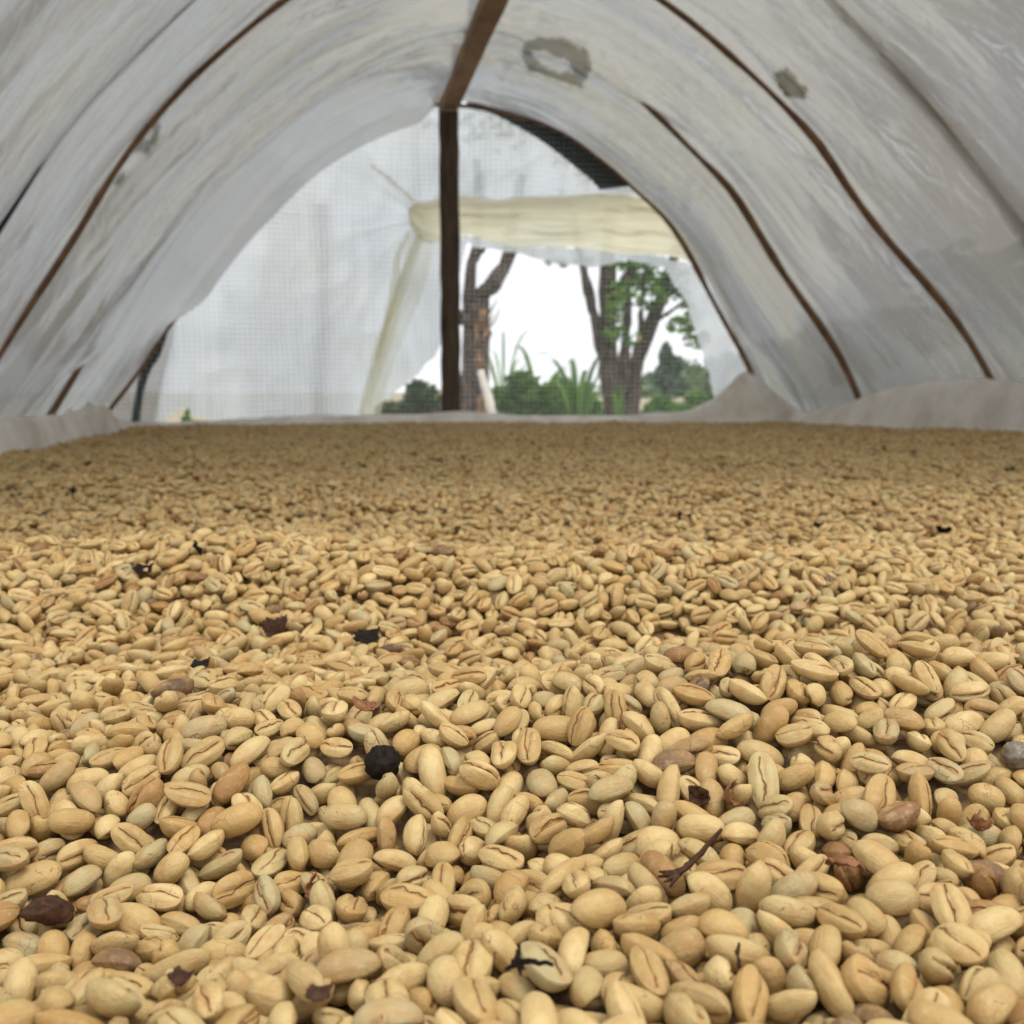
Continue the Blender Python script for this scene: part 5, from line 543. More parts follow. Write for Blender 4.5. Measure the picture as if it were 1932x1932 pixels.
160,406,37,50,40,47,56,194,437,53,92,46,49,75,172,465,51,22,54,20,57,184,518,49,53,54,71,43,171,525,46,44,26,79,34,159,565,47,45,25,15,24,161,596,44,55,46,18,43,180,602,31,38,51,42,73,183,601,67,15,40,72,4,191,671,53,25,36,83,34,163,687,46,51,53,85,27,168,714,37,33,63,50,56,171,752,46,25,54,19,15,181,773,39,54,46,57,16,166,810,45,95,72,47,64,162,825,38,42,33,66,55,182,845,47,58,56,59,18,183,864,50,88,73,78,73,175,889,29,54,45,44,2,204,133,52,40,42,0,16,199,139,32,38,55,4,14,183,170,56,55,50,51,15,194,221,39,75,63,53,75,188,252,53,5,43,74,65,190,278,34,94,55,95,13,200,310,38,22,24,43,2,209,322,45,83,37,42,64,203,367,42,62,43,98,5,197,387,30,62,59,38,76,187,424,42,87,33,2,65,204,450,38,33,56,86,16,208,467,47,46,48,25,27,200,517,38,34,69,76,33,202,532,34,10,34,2,62,209,550,36,54,51,86,4,187,587,58,27,22,16,27,214,610,33,45,59,88,8,216,640,56,50,71,38,57,198,671,48,24,61,33,5,198,700,47,5,68,84,54,
205,719,51,31,59,32,56,201,746,45,41,51,52,13,194,792,32,60,61,9,55,213,797,35,57,50,7,14,205,857,52,44,67,57,24,192,882,34,51,56,29,14,209,112,42,43,53,41,53,226,161,44,45,43,69,16,216,174,31,52,25,58,24,236,183,47,43,46,28,25,211,214,39,41,66,49,4,233,265,43,2,67,54,0,244,278,43,46,54,76,44,222,291,45,52,55,48,55,227,331,40,82,40,27,5,226,386,31,54,38,21,34,242,427,30,50,51,11,35,222,438,22,13,84,60,34,225,468,40,53,54,21,24,230,492,48,68,58,58,3,244,536,55,1,51,41,6,226,546,49,39,44,1,3,224,580,46,54,68,33,7,232,612,40,17,65,80,67,219,630,21,69,30,31,5,222,672,43,32,43,53,14,215,701,44,45,62,37,24,223,718,44,20,36,65,15,219,738,52,1,59,70,5,220,781,56,15,47,36,7,233,795,41,88,49,54,11,217,846,43,49,46,72,4,230,867,57,40,52,36,13,247,131,55,90,80,11,26,257,146,41,84,52,42,66,215,180,58,42,55,48,46,243,198,52,73,56,89,64,247,233,34,46,54,20,5,268,245,46,59,18,32,25,262,283,52,49,36,72,8,
250,325,53,52,49,63,25,250,341,46,52,33,53,4,250,364,42,49,58,8,48,261,387,40,31,41,15,76,250,410,40,49,54,35,16,265,462,46,64,58,69,75,258,507,46,59,45,82,42,262,537,69,7,40,30,8,241,553,39,50,38,94,35,255,575,73,93,51,64,49,245,618,52,47,30,32,5,266,646,30,30,49,63,13,244,670,52,84,58,19,66,242,697,22,39,56,42,72,250,713,32,48,37,86,33,262,760,42,54,64,64,34,250,776,28,52,46,7,74,260,832,34,55,53,2,45,264,873,43,63,43,95,46,270,889,48,43,46,87,74,279,152,44,81,65,2,3,293,166,49,45,51,83,18,287,188,53,84,9,46,15,277,240,39,45,19,43,33,270,268,49,68,73,46,5,292,320,42,69,41,77,24,275,367,43,41,49,66,34,279,386,43,17,31,1,4,290,411,45,33,69,7,53,279,438,42,38,51,13,4,284,481,36,65,44,87,5,283,499,39,22,84,17,34,284,529,40,93,80,12,63,279,546,43,58,48,44,14,276,610,35,33,61,29,46,276,636,50,86,56,77,8,281,655,41,54,65,40,24,300,756,41,77,36,36,64,281,784,49,62,41,28,54,286,800,38,90,45,70,63,
284,844,36,63,45,76,24,276,854,25,57,12,3,73,306,114,36,51,49,85,12,295,142,47,32,51,77,36,305,169,46,10,74,19,57,301,198,41,63,46,10,56,326,242,46,53,65,19,45,312,250,37,44,43,20,23,318,296,53,42,54,50,34,302,303,31,46,56,77,15,322,336,38,52,63,54,71,317,361,37,52,44,46,36,312,402,36,60,30,5,26,303,418,36,53,52,22,74,322,466,17,37,76,27,52,301,491,29,52,56,7,14,303,527,44,91,48,91,44,303,545,47,38,62,87,36,320,591,38,53,41,7,42,315,613,55,97,44,23,5,294,642,38,50,52,67,43,296,666,43,51,63,28,45,301,697,40,67,36,23,15,299,723,28,46,50,98,73,307,738,32,57,44,16,74,296,776,42,4,52,51,74,303,806,45,63,36,46,65,309,827,44,34,54,57,43,295,859,36,32,57,13,63,305,886,43,28,85,39,13,337,108,46,72,59,15,13,330,141,56,29,47,85,44,338,209,54,7,38,4,47,320,261,41,67,66,76,35,335,294,37,17,74,55,62,346,308,28,43,68,13,34,325,321,36,50,58,88,26,348,367,44,33,41,14,6,334,387,50,38,44,61,4,345,416,38,55,53,84,5,
334,442,26,17,12,46,23,316,433,52,31,92,88,54,321,499,49,60,59,58,24,341,515,65,96,65,14,67,340,552,41,75,76,42,33,342,583,53,67,66,18,63,338,620,51,65,24,48,66,340,630,50,18,57,39,14,326,653,44,84,35,64,64,323,685,52,47,54,91,75,347,721,55,63,58,10,48,321,743,40,53,91,35,3,324,773,41,85,45,85,64,330,790,32,47,47,10,35,337,821,51,42,26,76,25,344,848,58,60,45,12,45,327,892,34,48,68,64,14,369,128,41,56,46,49,75,364,143,48,44,71,4,26,364,181,52,75,81,80,44,376,212,36,48,57,57,76,372,236,34,52,38,62,37,339,254,44,57,53,42,15,360,322,46,15,32,59,44,373,359,45,62,53,31,76,367,386,42,1,60,69,44,364,411,29,40,35,80,74,364,437,32,56,51,12,22,356,465,40,38,36,60,3,372,469,55,50,41,87,3,370,528,33,62,53,3,5,359,544,56,96,45,88,43,367,562,45,43,57,16,6,366,615,48,67,48,9,4,359,643,31,67,55,77,33,368,657,48,40,49,62,27,366,689,19,94,27,71,53,370,714,32,53,52,23,24,377,711,53,58,42,79,6,379,803,42,62,63,90,17,
369,831,35,40,56,23,75,358,866,34,51,45,4,46,362,886,45,24,59,24,74,387,128,39,12,67,95,74,384,139,43,38,50,99,76,384,178,44,51,45,64,38,419,224,72,17,48,84,17,386,223,47,39,48,48,52,394,254,37,66,69,48,75,366,267,36,42,63,23,72,404,341,55,81,84,31,5,407,353,28,64,56,4,14,395,387,47,75,37,39,24,398,424,36,44,46,82,25,378,450,33,45,58,81,5,394,491,33,51,42,34,36,388,530,46,53,54,46,34,378,544,37,50,37,88,44,387,570,46,49,46,41,15,389,606,51,33,61,6,17,399,629,45,85,52,76,58,393,674,48,16,58,26,14,399,698,49,46,75,54,14,403,725,55,12,32,27,45,382,750,43,84,43,20,13,406,776,53,49,35,37,17,395,812,43,40,56,89,25,401,829,40,43,34,28,3,378,849,43,43,43,14,11,399,892,42,52,50,27,77,426,157,45,51,65,25,16,402,173,37,87,44,57,66,425,213,37,37,67,8,4,401,231,51,42,50,41,65,412,255,35,56,62,33,24,412,273,38,48,44,68,34,424,293,48,22,52,9,75,431,317,29,51,42,27,77,426,362,33,64,40,21,5,429,407,50,59,55,14,24,
415,416,32,54,47,81,76,415,458,52,98,85,39,28,422,471,26,65,43,32,1,429,498,45,15,44,85,74,407,526,47,28,46,72,13,423,540,48,24,56,98,48,420,580,38,31,23,48,35,410,617,52,53,60,65,44,417,635,33,68,42,45,77,437,647,57,49,51,46,45,416,698,32,42,52,77,35,427,747,58,50,59,74,6,414,770,33,46,54,33,23,425,795,48,86,29,49,58,426,831,60,59,51,20,44,408,856,49,26,62,21,23,431,880,39,50,45,33,15,439,127,34,38,41,1,55,449,133,42,34,51,35,54,444,174,49,84,76,16,68,434,198,34,45,38,71,35,448,220,41,51,51,30,15,447,255,50,83,24,12,2,441,284,34,46,49,43,14,442,302,42,52,65,18,56,445,347,55,19,61,67,65,458,368,46,50,60,86,26,448,403,16,36,42,77,36,440,422,47,34,48,83,4,456,443,54,72,56,79,75,461,471,45,73,57,91,4,447,486,63,9,30,92,44,466,546,65,65,47,45,36,438,564,37,49,32,69,14,442,581,41,25,50,4,64,439,611,47,94,20,51,2,429,619,50,45,48,27,36,436,672,47,10,53,26,44,449,685,44,49,56,91,57,454,744,42,76,28,87,35,
439,770,38,60,22,36,45,442,802,43,55,48,9,54,449,842,50,98,76,18,35,449,871,41,49,50,61,36,451,891,44,28,56,10,6,480,115,31,46,56,82,24,480,146,52,34,30,64,47,453,150,45,37,32,12,41,470,234,47,70,45,29,14,465,265,41,86,32,87,54,488,290,29,39,47,30,4,470,311,45,77,52,88,14,459,329,44,60,73,39,4,488,354,42,48,49,87,46,457,397,44,85,14,12,32,475,423,63,52,65,46,67,473,442,48,15,40,32,68,476,481,42,74,58,2,62,467,491,52,50,42,54,44,486,524,40,31,50,1,73,478,556,43,10,62,18,15,468,571,41,37,32,88,33,474,607,39,32,39,22,1,479,625,53,68,58,14,66,463,671,47,59,69,78,16,482,690,47,71,31,57,53,489,712,46,44,69,29,57,482,762,41,38,70,60,34,469,774,40,27,52,89,35,477,818,53,16,65,28,75,493,834,55,8,62,44,33,470,893,64,89,55,18,14,513,112,33,40,54,4,23,503,141,39,51,35,58,74,482,165,51,61,67,15,64,491,192,44,32,39,93,13,499,216,27,55,31,51,13,504,249,29,53,47,42,25,509,305,37,52,33,13,25,502,334,41,14,53,41,37,
489,375,51,37,60,68,46,478,393,31,50,55,83,73,520,405,40,31,60,66,13,489,449,35,50,41,80,5,496,481,38,50,54,21,26,495,501,56,36,50,22,26,504,516,44,55,16,29,33,505,551,54,84,92,68,5,499,570,46,49,58,17,5,491,617,42,78,34,23,24,501,653,36,54,55,98,57,496,667,34,50,63,0,52,497,696,39,25,54,90,3,497,721,51,73,40,82,35,496,731,26,67,42,84,33,500,770,46,33,65,8,27,502,785,39,43,39,31,35,496,818,51,54,23,15,6,509,853,50,60,67,75,75,535,112,40,51,57,10,34,521,153,37,51,44,53,35,541,156,39,58,50,91,54,530,202,46,38,72,32,4,538,217,42,27,39,97,73,518,277,49,36,29,96,25,535,296,44,65,36,84,4,539,310,49,63,53,87,5,518,339,49,33,43,87,55,539,360,42,91,38,55,13,510,424,42,51,52,78,6,520,473,42,45,40,3,47,510,491,50,20,58,76,3,540,537,53,87,77,81,65,530,587,36,46,78,56,3,523,621,53,76,72,96,61,533,636,38,51,61,71,22,508,661,54,36,43,37,24,531,700,33,48,43,96,3,524,727,67,14,35,88,25,533,773,33,61,63,42,76,
535,798,49,83,48,71,5,529,817,40,47,48,96,6,543,863,38,61,51,3,73,525,882,47,95,62,62,52,563,120,28,57,72,67,33,542,135,45,58,37,75,6,560,169,44,14,23,34,15,552,202,41,59,59,75,17,543,229,46,53,40,77,14,548,249,53,6,35,97,6,552,297,39,38,21,41,4,549,314,6,49,50,75,14,566,359,42,31,36,6,5,562,395,43,30,48,37,14,552,412,52,27,67,9,43,553,429,36,53,46,45,36,559,480,49,61,75,24,44,559,503,47,74,60,62,44,555,518,39,48,39,23,6,553,544,37,66,68,29,34,546,575,51,56,58,29,25,550,614,31,42,89,93,24,533,654,58,63,67,42,14,545,686,46,0,59,57,23,566,716,43,33,49,91,57,559,738,50,67,48,78,16,557,778,47,75,45,66,44,563,800,33,46,49,6,24,578,853,55,47,45,19,45,560,874,44,50,76,46,27,571,109,48,95,63,61,56,594,129,52,43,49,92,17,586,170,50,68,43,68,53,579,200,13,39,46,77,12,595,215,34,55,70,87,35,577,264,30,51,57,67,2,590,280,33,48,57,18,4,570,305,39,54,37,9,75,582,336,55,58,38,89,43,587,371,41,26,56,92,6,
580,403,49,31,29,69,17,570,421,51,19,37,90,3,572,439,44,46,61,20,16,566,489,45,65,70,42,52,595,502,42,46,35,14,17,596,520,44,21,54,6,64,574,547,48,9,68,97,5,567,573,45,0,16,12,45,586,606,57,4,32,36,16,559,634,56,24,85,51,65,575,665,46,12,34,86,27,563,686,48,68,56,37,13,572,710,65,58,56,52,25,594,733,48,43,53,57,5,587,780,47,46,61,21,76,566,809,49,40,37,42,77,590,837,57,43,50,50,45,612,119,42,29,48,63,23,603,149,61,56,45,29,65,603,160,46,16,79,43,34,603,228,45,88,16,14,23,604,247,57,14,55,69,15,618,303,48,75,31,47,14,610,321,33,38,39,93,3,607,357,47,42,61,56,34,613,392,41,40,18,37,74,614,412,49,77,78,49,55,622,463,53,55,45,91,48,609,494,38,47,49,66,44,614,524,57,74,48,15,25,617,557,42,40,42,59,15,603,582,42,55,69,13,3,602,616,49,63,41,42,56,610,643,50,7,26,55,65,602,682,41,37,51,79,36,600,717,59,8,24,82,24,598,757,38,67,50,2,4,608,788,49,37,62,47,5,618,848,50,36,60,14,44,617,862,38,12,44,26,23,
635,123,45,36,29,36,34,657,167,45,44,46,16,24,628,192,29,39,49,46,4,622,211,34,40,37,30,76,644,246,35,53,55,85,54,631,270,45,43,51,84,35,640,321,18,68,30,93,53,633,331,40,68,29,97,12,644,370,39,44,55,21,35,653,388,52,37,33,15,44,646,401,51,33,32,47,4,650,450,41,80,50,81,56,633,474,55,40,62,42,6,638,506,28,45,51,69,15,631,548,34,41,40,86,34,619,580,50,38,41,5,26,629,604,39,32,47,73,13,628,641,34,54,52,24,35,634,665,40,38,66,51,5,632,729,39,44,54,73,5,628,749,53,26,57,84,6,624,769,49,89,23,5,6,646,812,52,42,71,71,36,630,822,43,30,86,63,35,650,889,50,15,38,26,44,666,117,40,22,31,27,24,671,136,42,4,35,24,5,669,199,53,99,73,83,44,679,216,40,19,39,49,64,666,258,28,53,22,77,24,658,290,51,44,51,98,27,664,306,46,46,69,3,24,665,335,46,97,57,13,24,662,376,43,51,60,54,23,661,410,48,24,48,19,15,667,461,44,7,37,38,23,666,481,41,42,45,25,37,671,524,45,51,74,50,45,645,563,35,57,47,28,34,670,574,48,7,59,76,65,
672,613,40,29,80,68,45,669,653,46,67,61,73,34,648,677,55,82,59,34,6,665,717,50,96,61,73,4,665,744,52,41,47,57,16,670,777,47,30,61,87,34,669,815,43,43,59,20,14,655,828,43,54,51,33,36,684,108,45,71,58,19,55,680,152,47,40,65,75,17,695,183,33,65,71,54,74,689,227,17,34,57,27,23,683,257,18,86,14,76,51,691,281,51,9,44,46,15,686,316,41,82,66,84,35,705,341,45,50,57,54,35,689,363,54,54,54,7,17,691,396,35,55,17,19,26,692,413,54,97,62,10,4,696,434,32,52,61,92,72,676,476,55,63,65,66,44,703,504,51,57,44,25,35,688,537,37,53,37,51,22,686,578,43,60,27,46,3,680,604,40,63,36,79,25,712,615,37,52,44,86,2,718,649,42,67,67,80,35,704,699,54,80,75,2,45,679,728,46,61,50,22,13,690,743,51,18,46,25,55,683,780,47,30,40,89,25,684,806,47,27,37,63,6,697,833,38,59,45,0,12,704,855,27,61,46,46,35,671,872,44,47,68,63,34,719,128,41,47,47,61,35,729,143,48,95,44,49,23,733,164,40,39,51,96,24,720,196,42,89,22,60,54,714,227,45,44,42,65,27,
720,245,40,36,32,33,24,726,282,34,3,53,28,73,710,310,45,78,23,12,34,714,327,36,45,53,96,5,715,371,36,53,31,0,32,724,398,41,38,39,13,35,733,414,48,57,44,32,13,709,475,32,59,36,12,3,719,511,58,89,50,25,4,715,540,58,5,34,7,42,713,561,43,42,66,75,44,730,599,50,17,50,34,47,711,631,29,94,21,37,33,718,665,43,63,53,9,43,746,702,43,25,66,88,33,723,739,43,53,54,23,7,720,779,50,76,45,97,7,706,819,49,1,48,7,47,724,854,39,49,67,94,75,711,882,40,19,49,99,73,734,105,38,56,49,44,34,758,132,43,59,47,18,15,736,174,35,96,49,46,73,760,208,36,45,50,71,14,772,219,55,47,53,82,38,737,255,31,35,46,59,39,753,275,43,34,30,35,6,756,292,44,37,25,4,53,732,322,31,56,26,53,14,759,353,28,96,73,64,6,755,432,39,58,57,17,25,741,431,65,87,47,78,35,743,462,43,93,63,69,23,756,503,42,12,59,28,13,742,521,40,69,91,38,76,747,577,50,75,63,32,13,762,614,52,54,33,25,15,741,635,44,75,62,58,74,754,661,61,10,53,32,33,733,679,46,46,32,4,56,
732,723,35,54,52,76,34,744,754,46,78,66,90,74,730,779,17,34,35,42,74,739,804,53,93,63,22,44,742,827,31,84,60,82,67,739,840,42,42,38,38,16,742,882,57,46,34,61,25,772,153,35,88,59,88,44,759,189,51,31,51,38,4,776,201,40,52,36,27,25,780,232,37,64,41,38,73,775,264,49,40,49,46,4,778,282,53,10,50,2,47,771,298,47,84,37,41,25,781,327,43,36,43,23,0,782,356,47,42,45,98,6,776,394,38,65,57,79,12,765,410,41,44,48,81,2,764,447,37,52,44,37,55,775,487,57,78,57,1,65,773,503,44,42,30,66,42,773,536,16,62,60,83,35,770,545,51,16,16,45,26,768,590,64,2,76,62,4,768,605,35,48,56,65,77,782,638,25,66,87,63,55,760,663,41,86,43,78,4,779,693,37,46,25,29,1,767,722,36,66,66,61,3,768,766,47,49,45,82,33,758,786,20,50,26,12,75,765,799,45,89,52,11,76,780,832,44,52,55,68,44,777,852,43,46,62,67,8,751,874,38,42,51,13,44,812,108,37,52,38,48,34,797,131,41,75,46,49,24,791,146,38,40,53,74,14,793,188,50,55,41,33,4,798,201,36,51,36,41,12,
803,217,38,58,48,15,57,807,239,44,72,59,32,34,807,285,46,28,59,60,73,801,303,33,49,47,7,17,808,330,47,36,44,38,2,800,350,63,1,25,43,55,824,400,42,42,64,10,75,807,397,56,65,50,86,44,816,428,56,53,43,27,15,798,477,49,27,26,53,58,811,496,71,97,43,78,24,810,540,47,39,63,89,77,791,555,39,69,43,37,76,808,614,40,48,56,43,16,815,631,46,54,38,20,44,795,678,62,8,56,25,26,807,711,49,87,77,18,6,813,784,53,53,58,62,7,792,819,43,28,38,70,34,793,865,35,56,43,35,39,794,893,42,2,65,55,65,822,121,48,83,50,76,5,837,137,36,50,38,88,24,822,162,47,56,52,17,6,824,216,39,64,35,71,3,822,238,44,47,50,13,35,832,271,63,20,51,16,44,826,286,43,56,42,81,45,825,306,30,45,52,47,24,844,331,34,43,42,95,57,829,386,32,52,56,63,14,816,453,20,63,15,57,62,822,467,47,64,61,32,36,825,519,26,32,43,42,34,833,562,40,48,50,44,72,831,579,54,67,45,61,17,826,602,48,8,40,6,74,831,626,42,42,53,3,3,832,694,46,62,40,39,56,823,733,37,50,66,42,5,
823,776,27,37,36,23,45,840,814,35,48,55,49,38,817,822,32,53,50,51,23,847,852,41,57,58,24,76,834,888,47,11,54,35,75,835,110,50,42,60,7,33,865,151,47,65,32,80,36,860,170,42,25,58,29,75,865,209,36,45,50,42,25,845,211,37,32,33,0,13,853,248,42,11,56,91,23,857,276,52,54,39,48,16,850,298,38,46,48,4,12,862,349,53,1,67,48,57,855,379,52,45,50,72,46,855,400,50,46,42,1,74,866,420,40,58,69,89,34,838,461,52,16,72,61,63,849,485,46,61,26,91,23,857,498,39,56,53,38,35,840,527,36,53,58,38,56,850,561,17,33,45,50,24,855,587,52,41,49,15,42,859,605,48,25,56,85,53,856,632,41,22,11,8,14,842,665,45,92,43,94,75,851,679,41,43,45,88,46,880,705,52,57,70,49,66,852,753,44,37,48,71,24,874,789,34,57,39,50,5,861,812,48,62,13,9,45,853,829,39,47,54,25,4,857,852,33,91,57,30,32,854,890,52,61,67,2,44,893,115,56,33,49,74,5,874,134,43,61,69,33,57,877,171,56,34,50,43,5,883,214,36,61,64,92,34,890,230,40,52,52,35,27,870,251,30,57,44,41,24,
888,308,47,89,55,22,44,886,332,45,93,51,50,16,877,356,33,49,41,93,33,869,377,37,43,25,53,3,872,406,37,55,58,18,53,891,437,53,14,50,88,26,891,484,44,30,39,39,4,865,478,42,58,53,75,37,883,514,51,58,28,7,34,888,557,36,56,34,90,13,890,592,48,89,71,50,14,881,615,54,58,60,87,42,880,673,34,53,39,3,75,870,684,38,54,50,13,74,884,722,52,38,52,6,4,876,750,34,45,46,72,25,894,806,34,43,43,80,3,884,878,59,2,59,62,66,895,133,39,55,46,56,16,891,264,53,61,45,31,75,894,844,47,51,46,77,76,104,344,56,47,66,90,26,107,411,59,60,54,89,6,109,810,51,28,70,61,44,111,121,45,69,46,0,74,107,137,59,83,45,58,24,127,193,41,54,41,79,71,122,232,35,60,65,66,34,118,264,50,5,27,55,24,110,291,49,52,28,35,16,114,310,58,33,44,84,7,121,343,55,28,58,75,64,116,376,37,57,53,52,14,127,488,67,41,53,85,66,121,525,67,6,47,95,3,124,541,66,60,48,43,57,128,585,49,66,70,83,54,106,604,55,47,47,20,14,116,633,43,33,40,64,76,117,664,43,59,65,85,46,
110,684,49,62,66,15,45,105,719,52,59,55,7,34,115,780,39,34,57,7,3,125,796,50,58,58,26,15,128,857,36,26,60,95,72,118,885,47,34,66,1,43,136,121,53,11,35,18,16,134,154,45,51,50,95,34,162,166,46,59,34,50,3,161,207,54,54,45,97,4,134,229,56,43,42,38,1,142,254,37,50,30,77,35,133,290,47,66,56,58,6,145,312,53,64,45,88,44,137,361,48,60,60,28,44,156,356,51,42,54,6,44,139,405,51,63,44,47,57,142,425,51,47,67,84,24,149,441,57,32,80,19,58,144,477,59,44,46,47,24,151,493,64,53,59,99,7,148,528,47,52,57,35,3,136,604,40,43,46,34,3,158,615,42,54,57,38,23,161,637,66,98,55,31,15,157,659,55,44,33,22,72,126,679,48,37,51,18,30,129,716,46,59,34,83,4,152,757,47,74,37,38,61,138,764,56,3,58,21,17,144,802,44,52,28,16,3,148,813,56,40,58,56,14,130,862,49,23,72,43,5,128,893,40,67,29,63,74,161,112,42,37,58,7,76,159,149,44,51,61,79,34,182,205,49,36,60,66,27,176,221,51,41,45,56,37,173,254,47,56,26,26,7,162,285,54,49,35,58,55,
174,319,52,4,27,5,75,177,362,34,55,58,10,53,173,396,57,62,45,89,26,165,418,60,51,39,55,56,182,449,54,28,74,79,14,157,472,57,32,57,18,6,163,510,59,49,47,36,48,159,538,45,98,55,96,55,172,550,53,29,32,13,53,177,590,48,9,31,11,54,180,616,46,49,40,2,14,185,631,71,94,42,76,16,170,677,65,65,48,56,54,178,694,70,92,47,40,17,180,723,53,98,35,24,64,164,767,45,36,47,77,6,180,783,51,35,62,60,32,180,815,64,45,45,61,44,171,830,71,97,60,48,66,178,865,56,37,48,66,34,176,879,36,70,64,44,2,174,104,38,45,42,19,73,188,141,49,51,62,4,23,198,170,31,54,51,21,5,203,199,49,65,78,91,32,205,247,46,96,19,79,2,192,272,60,9,47,76,5,194,301,55,40,37,51,4,192,339,54,54,32,36,14,216,335,61,36,29,62,63,209,385,61,1,46,64,17,187,404,52,62,20,77,56,221,453,49,47,49,1,73,184,483,41,55,37,37,56,193,497,40,50,43,78,76,213,527,52,49,37,62,35,200,545,52,35,47,81,54,207,580,61,89,27,9,23,197,596,47,22,43,35,33,198,654,50,72,29,27,24,
210,686,46,2,31,32,34,188,760,58,52,51,5,24,203,770,41,51,40,88,35,201,806,47,52,47,59,54,203,825,40,53,50,76,75,217,822,44,53,44,21,75,207,869,49,28,24,44,14,226,132,60,96,46,39,14,203,165,52,58,56,53,75,221,224,62,20,53,1,53,220,277,43,17,54,45,62,239,293,47,31,78,70,35,235,331,43,67,40,82,55,237,372,62,26,42,53,6,227,403,45,38,52,82,5,224,422,46,50,17,88,15,229,446,53,73,34,55,34,241,473,43,35,53,77,34,224,503,41,53,48,90,34,224,515,45,48,5,20,24,224,560,42,56,47,13,4,214,566,48,52,17,37,16,200,605,61,55,64,82,47,231,631,45,50,57,16,23,226,661,58,49,52,2,14,228,690,39,61,64,73,36,237,718,57,71,21,34,64,236,748,44,67,33,3,28,222,760,63,51,27,9,66,231,802,42,43,68,68,33,234,818,60,11,62,5,45,229,834,44,45,49,24,34,219,894,55,98,37,82,3,261,120,44,42,50,19,45,248,153,59,58,41,31,73,265,164,43,14,44,74,15,261,221,40,50,49,30,73,251,248,59,62,17,11,66,240,264,56,58,55,35,75,253,295,59,80,72,21,35,
242,361,66,45,59,93,14,256,400,58,60,64,58,43,255,420,53,63,50,85,79,248,444,41,53,45,53,5,254,475,47,59,65,89,74,256,487,55,64,40,6,27,234,526,64,95,54,92,41,261,557,52,42,42,1,26,246,585,43,69,53,99,13,250,603,44,52,62,66,27,262,638,52,52,53,34,25,246,652,42,44,52,49,76,252,684,39,47,57,92,77,250,729,46,79,59,33,54,264,729,55,40,58,14,65,241,767,50,47,37,50,15,241,784,47,52,46,62,34,270,833,56,44,45,13,14,242,827,50,9,15,50,75,258,887,74,11,48,88,74,266,154,73,96,53,58,6,269,181,48,65,45,4,26,277,199,48,52,45,37,42,269,225,52,69,36,80,44,288,269,49,41,75,30,36,279,278,40,50,44,44,55,280,318,40,45,77,32,25,272,330,59,45,49,4,41,284,355,35,42,64,53,54,288,395,48,60,76,50,14,292,452,61,4,56,26,28,279,470,38,58,29,26,53,272,499,41,32,28,34,52,300,519,67,92,51,30,38,269,600,69,91,45,87,6,292,646,62,46,54,67,15,276,668,54,59,45,96,13,283,699,47,40,63,45,56,293,735,50,53,36,73,22,273,747,41,21,33,44,14,
290,753,42,37,20,68,34,275,804,50,55,39,36,46,278,823,62,19,51,9,76,283,862,56,12,63,84,3,290,890,46,43,75,37,34,294,105,39,60,63,87,74,306,149,41,49,55,15,4,303,182,45,75,62,14,74,315,206,59,10,49,14,66,311,232,35,50,56,70,32,306,267,39,51,38,20,7,311,312,52,56,63,90,6,299,334,60,49,50,82,5,319,391,60,1,52,16,2,312,418,55,47,39,1,43,302,477,38,19,36,7,73,313,507,35,50,65,33,44,323,522,48,72,71,20,2,304,555,42,14,36,40,73,290,578,67,94,48,14,27,312,639,41,32,70,52,76,315,656,53,41,61,78,43,310,675,46,32,47,71,63,294,715,44,48,62,14,4,311,766,53,9,61,96,14,313,790,52,43,37,20,26,323,806,51,47,32,87,16,324,842,39,46,60,45,4,302,875,44,37,53,79,74,313,108,54,43,48,17,13,332,174,48,57,40,28,13,340,169,33,46,49,24,42,348,219,72,88,44,36,48,324,224,54,55,42,36,3,344,241,48,79,75,48,34,349,284,43,39,41,50,17,335,307,58,13,40,30,24,345,323,43,57,78,5,6,317,377,52,33,75,6,5,344,405,55,57,40,54,15,
327,434,35,86,45,73,62,334,433,51,60,45,67,45,343,486,40,43,51,11,32,319,537,46,54,30,2,53,316,565,40,58,31,23,74,307,579,47,47,37,40,77,335,646,41,30,64,17,21,341,664,46,52,42,98,34,329,704,53,46,48,16,4,346,704,46,10,54,77,33,332,756,48,61,55,70,14,339,779,50,36,32,72,15,348,800,39,49,62,68,15,339,805,62,63,55,13,62,286,875,53,52,54,92,4,317,890,68,20,39,70,64,364,112,58,43,58,64,5,346,136,50,42,61,25,45,353,179,44,55,44,36,24,356,199,47,56,39,30,4,365,220,46,92,58,9,62,365,239,53,41,64,77,4,368,284,37,64,40,67,53,362,310,43,51,60,53,36,364,341,42,37,41,26,25,341,350,47,65,44,89,22,382,386,50,69,51,29,55,363,452,52,60,57,70,14,353,503,47,46,43,84,4,356,522,47,39,77,81,36,390,554,39,61,24,36,31,350,565,45,66,51,78,13,357,597,41,31,63,77,70,356,634,52,48,45,81,35,357,681,55,52,54,42,15,357,685,31,52,42,88,13,358,712,50,53,55,21,36,352,744,52,40,57,44,25,359,777,55,61,65,21,6,364,808,44,37,69,77,6,
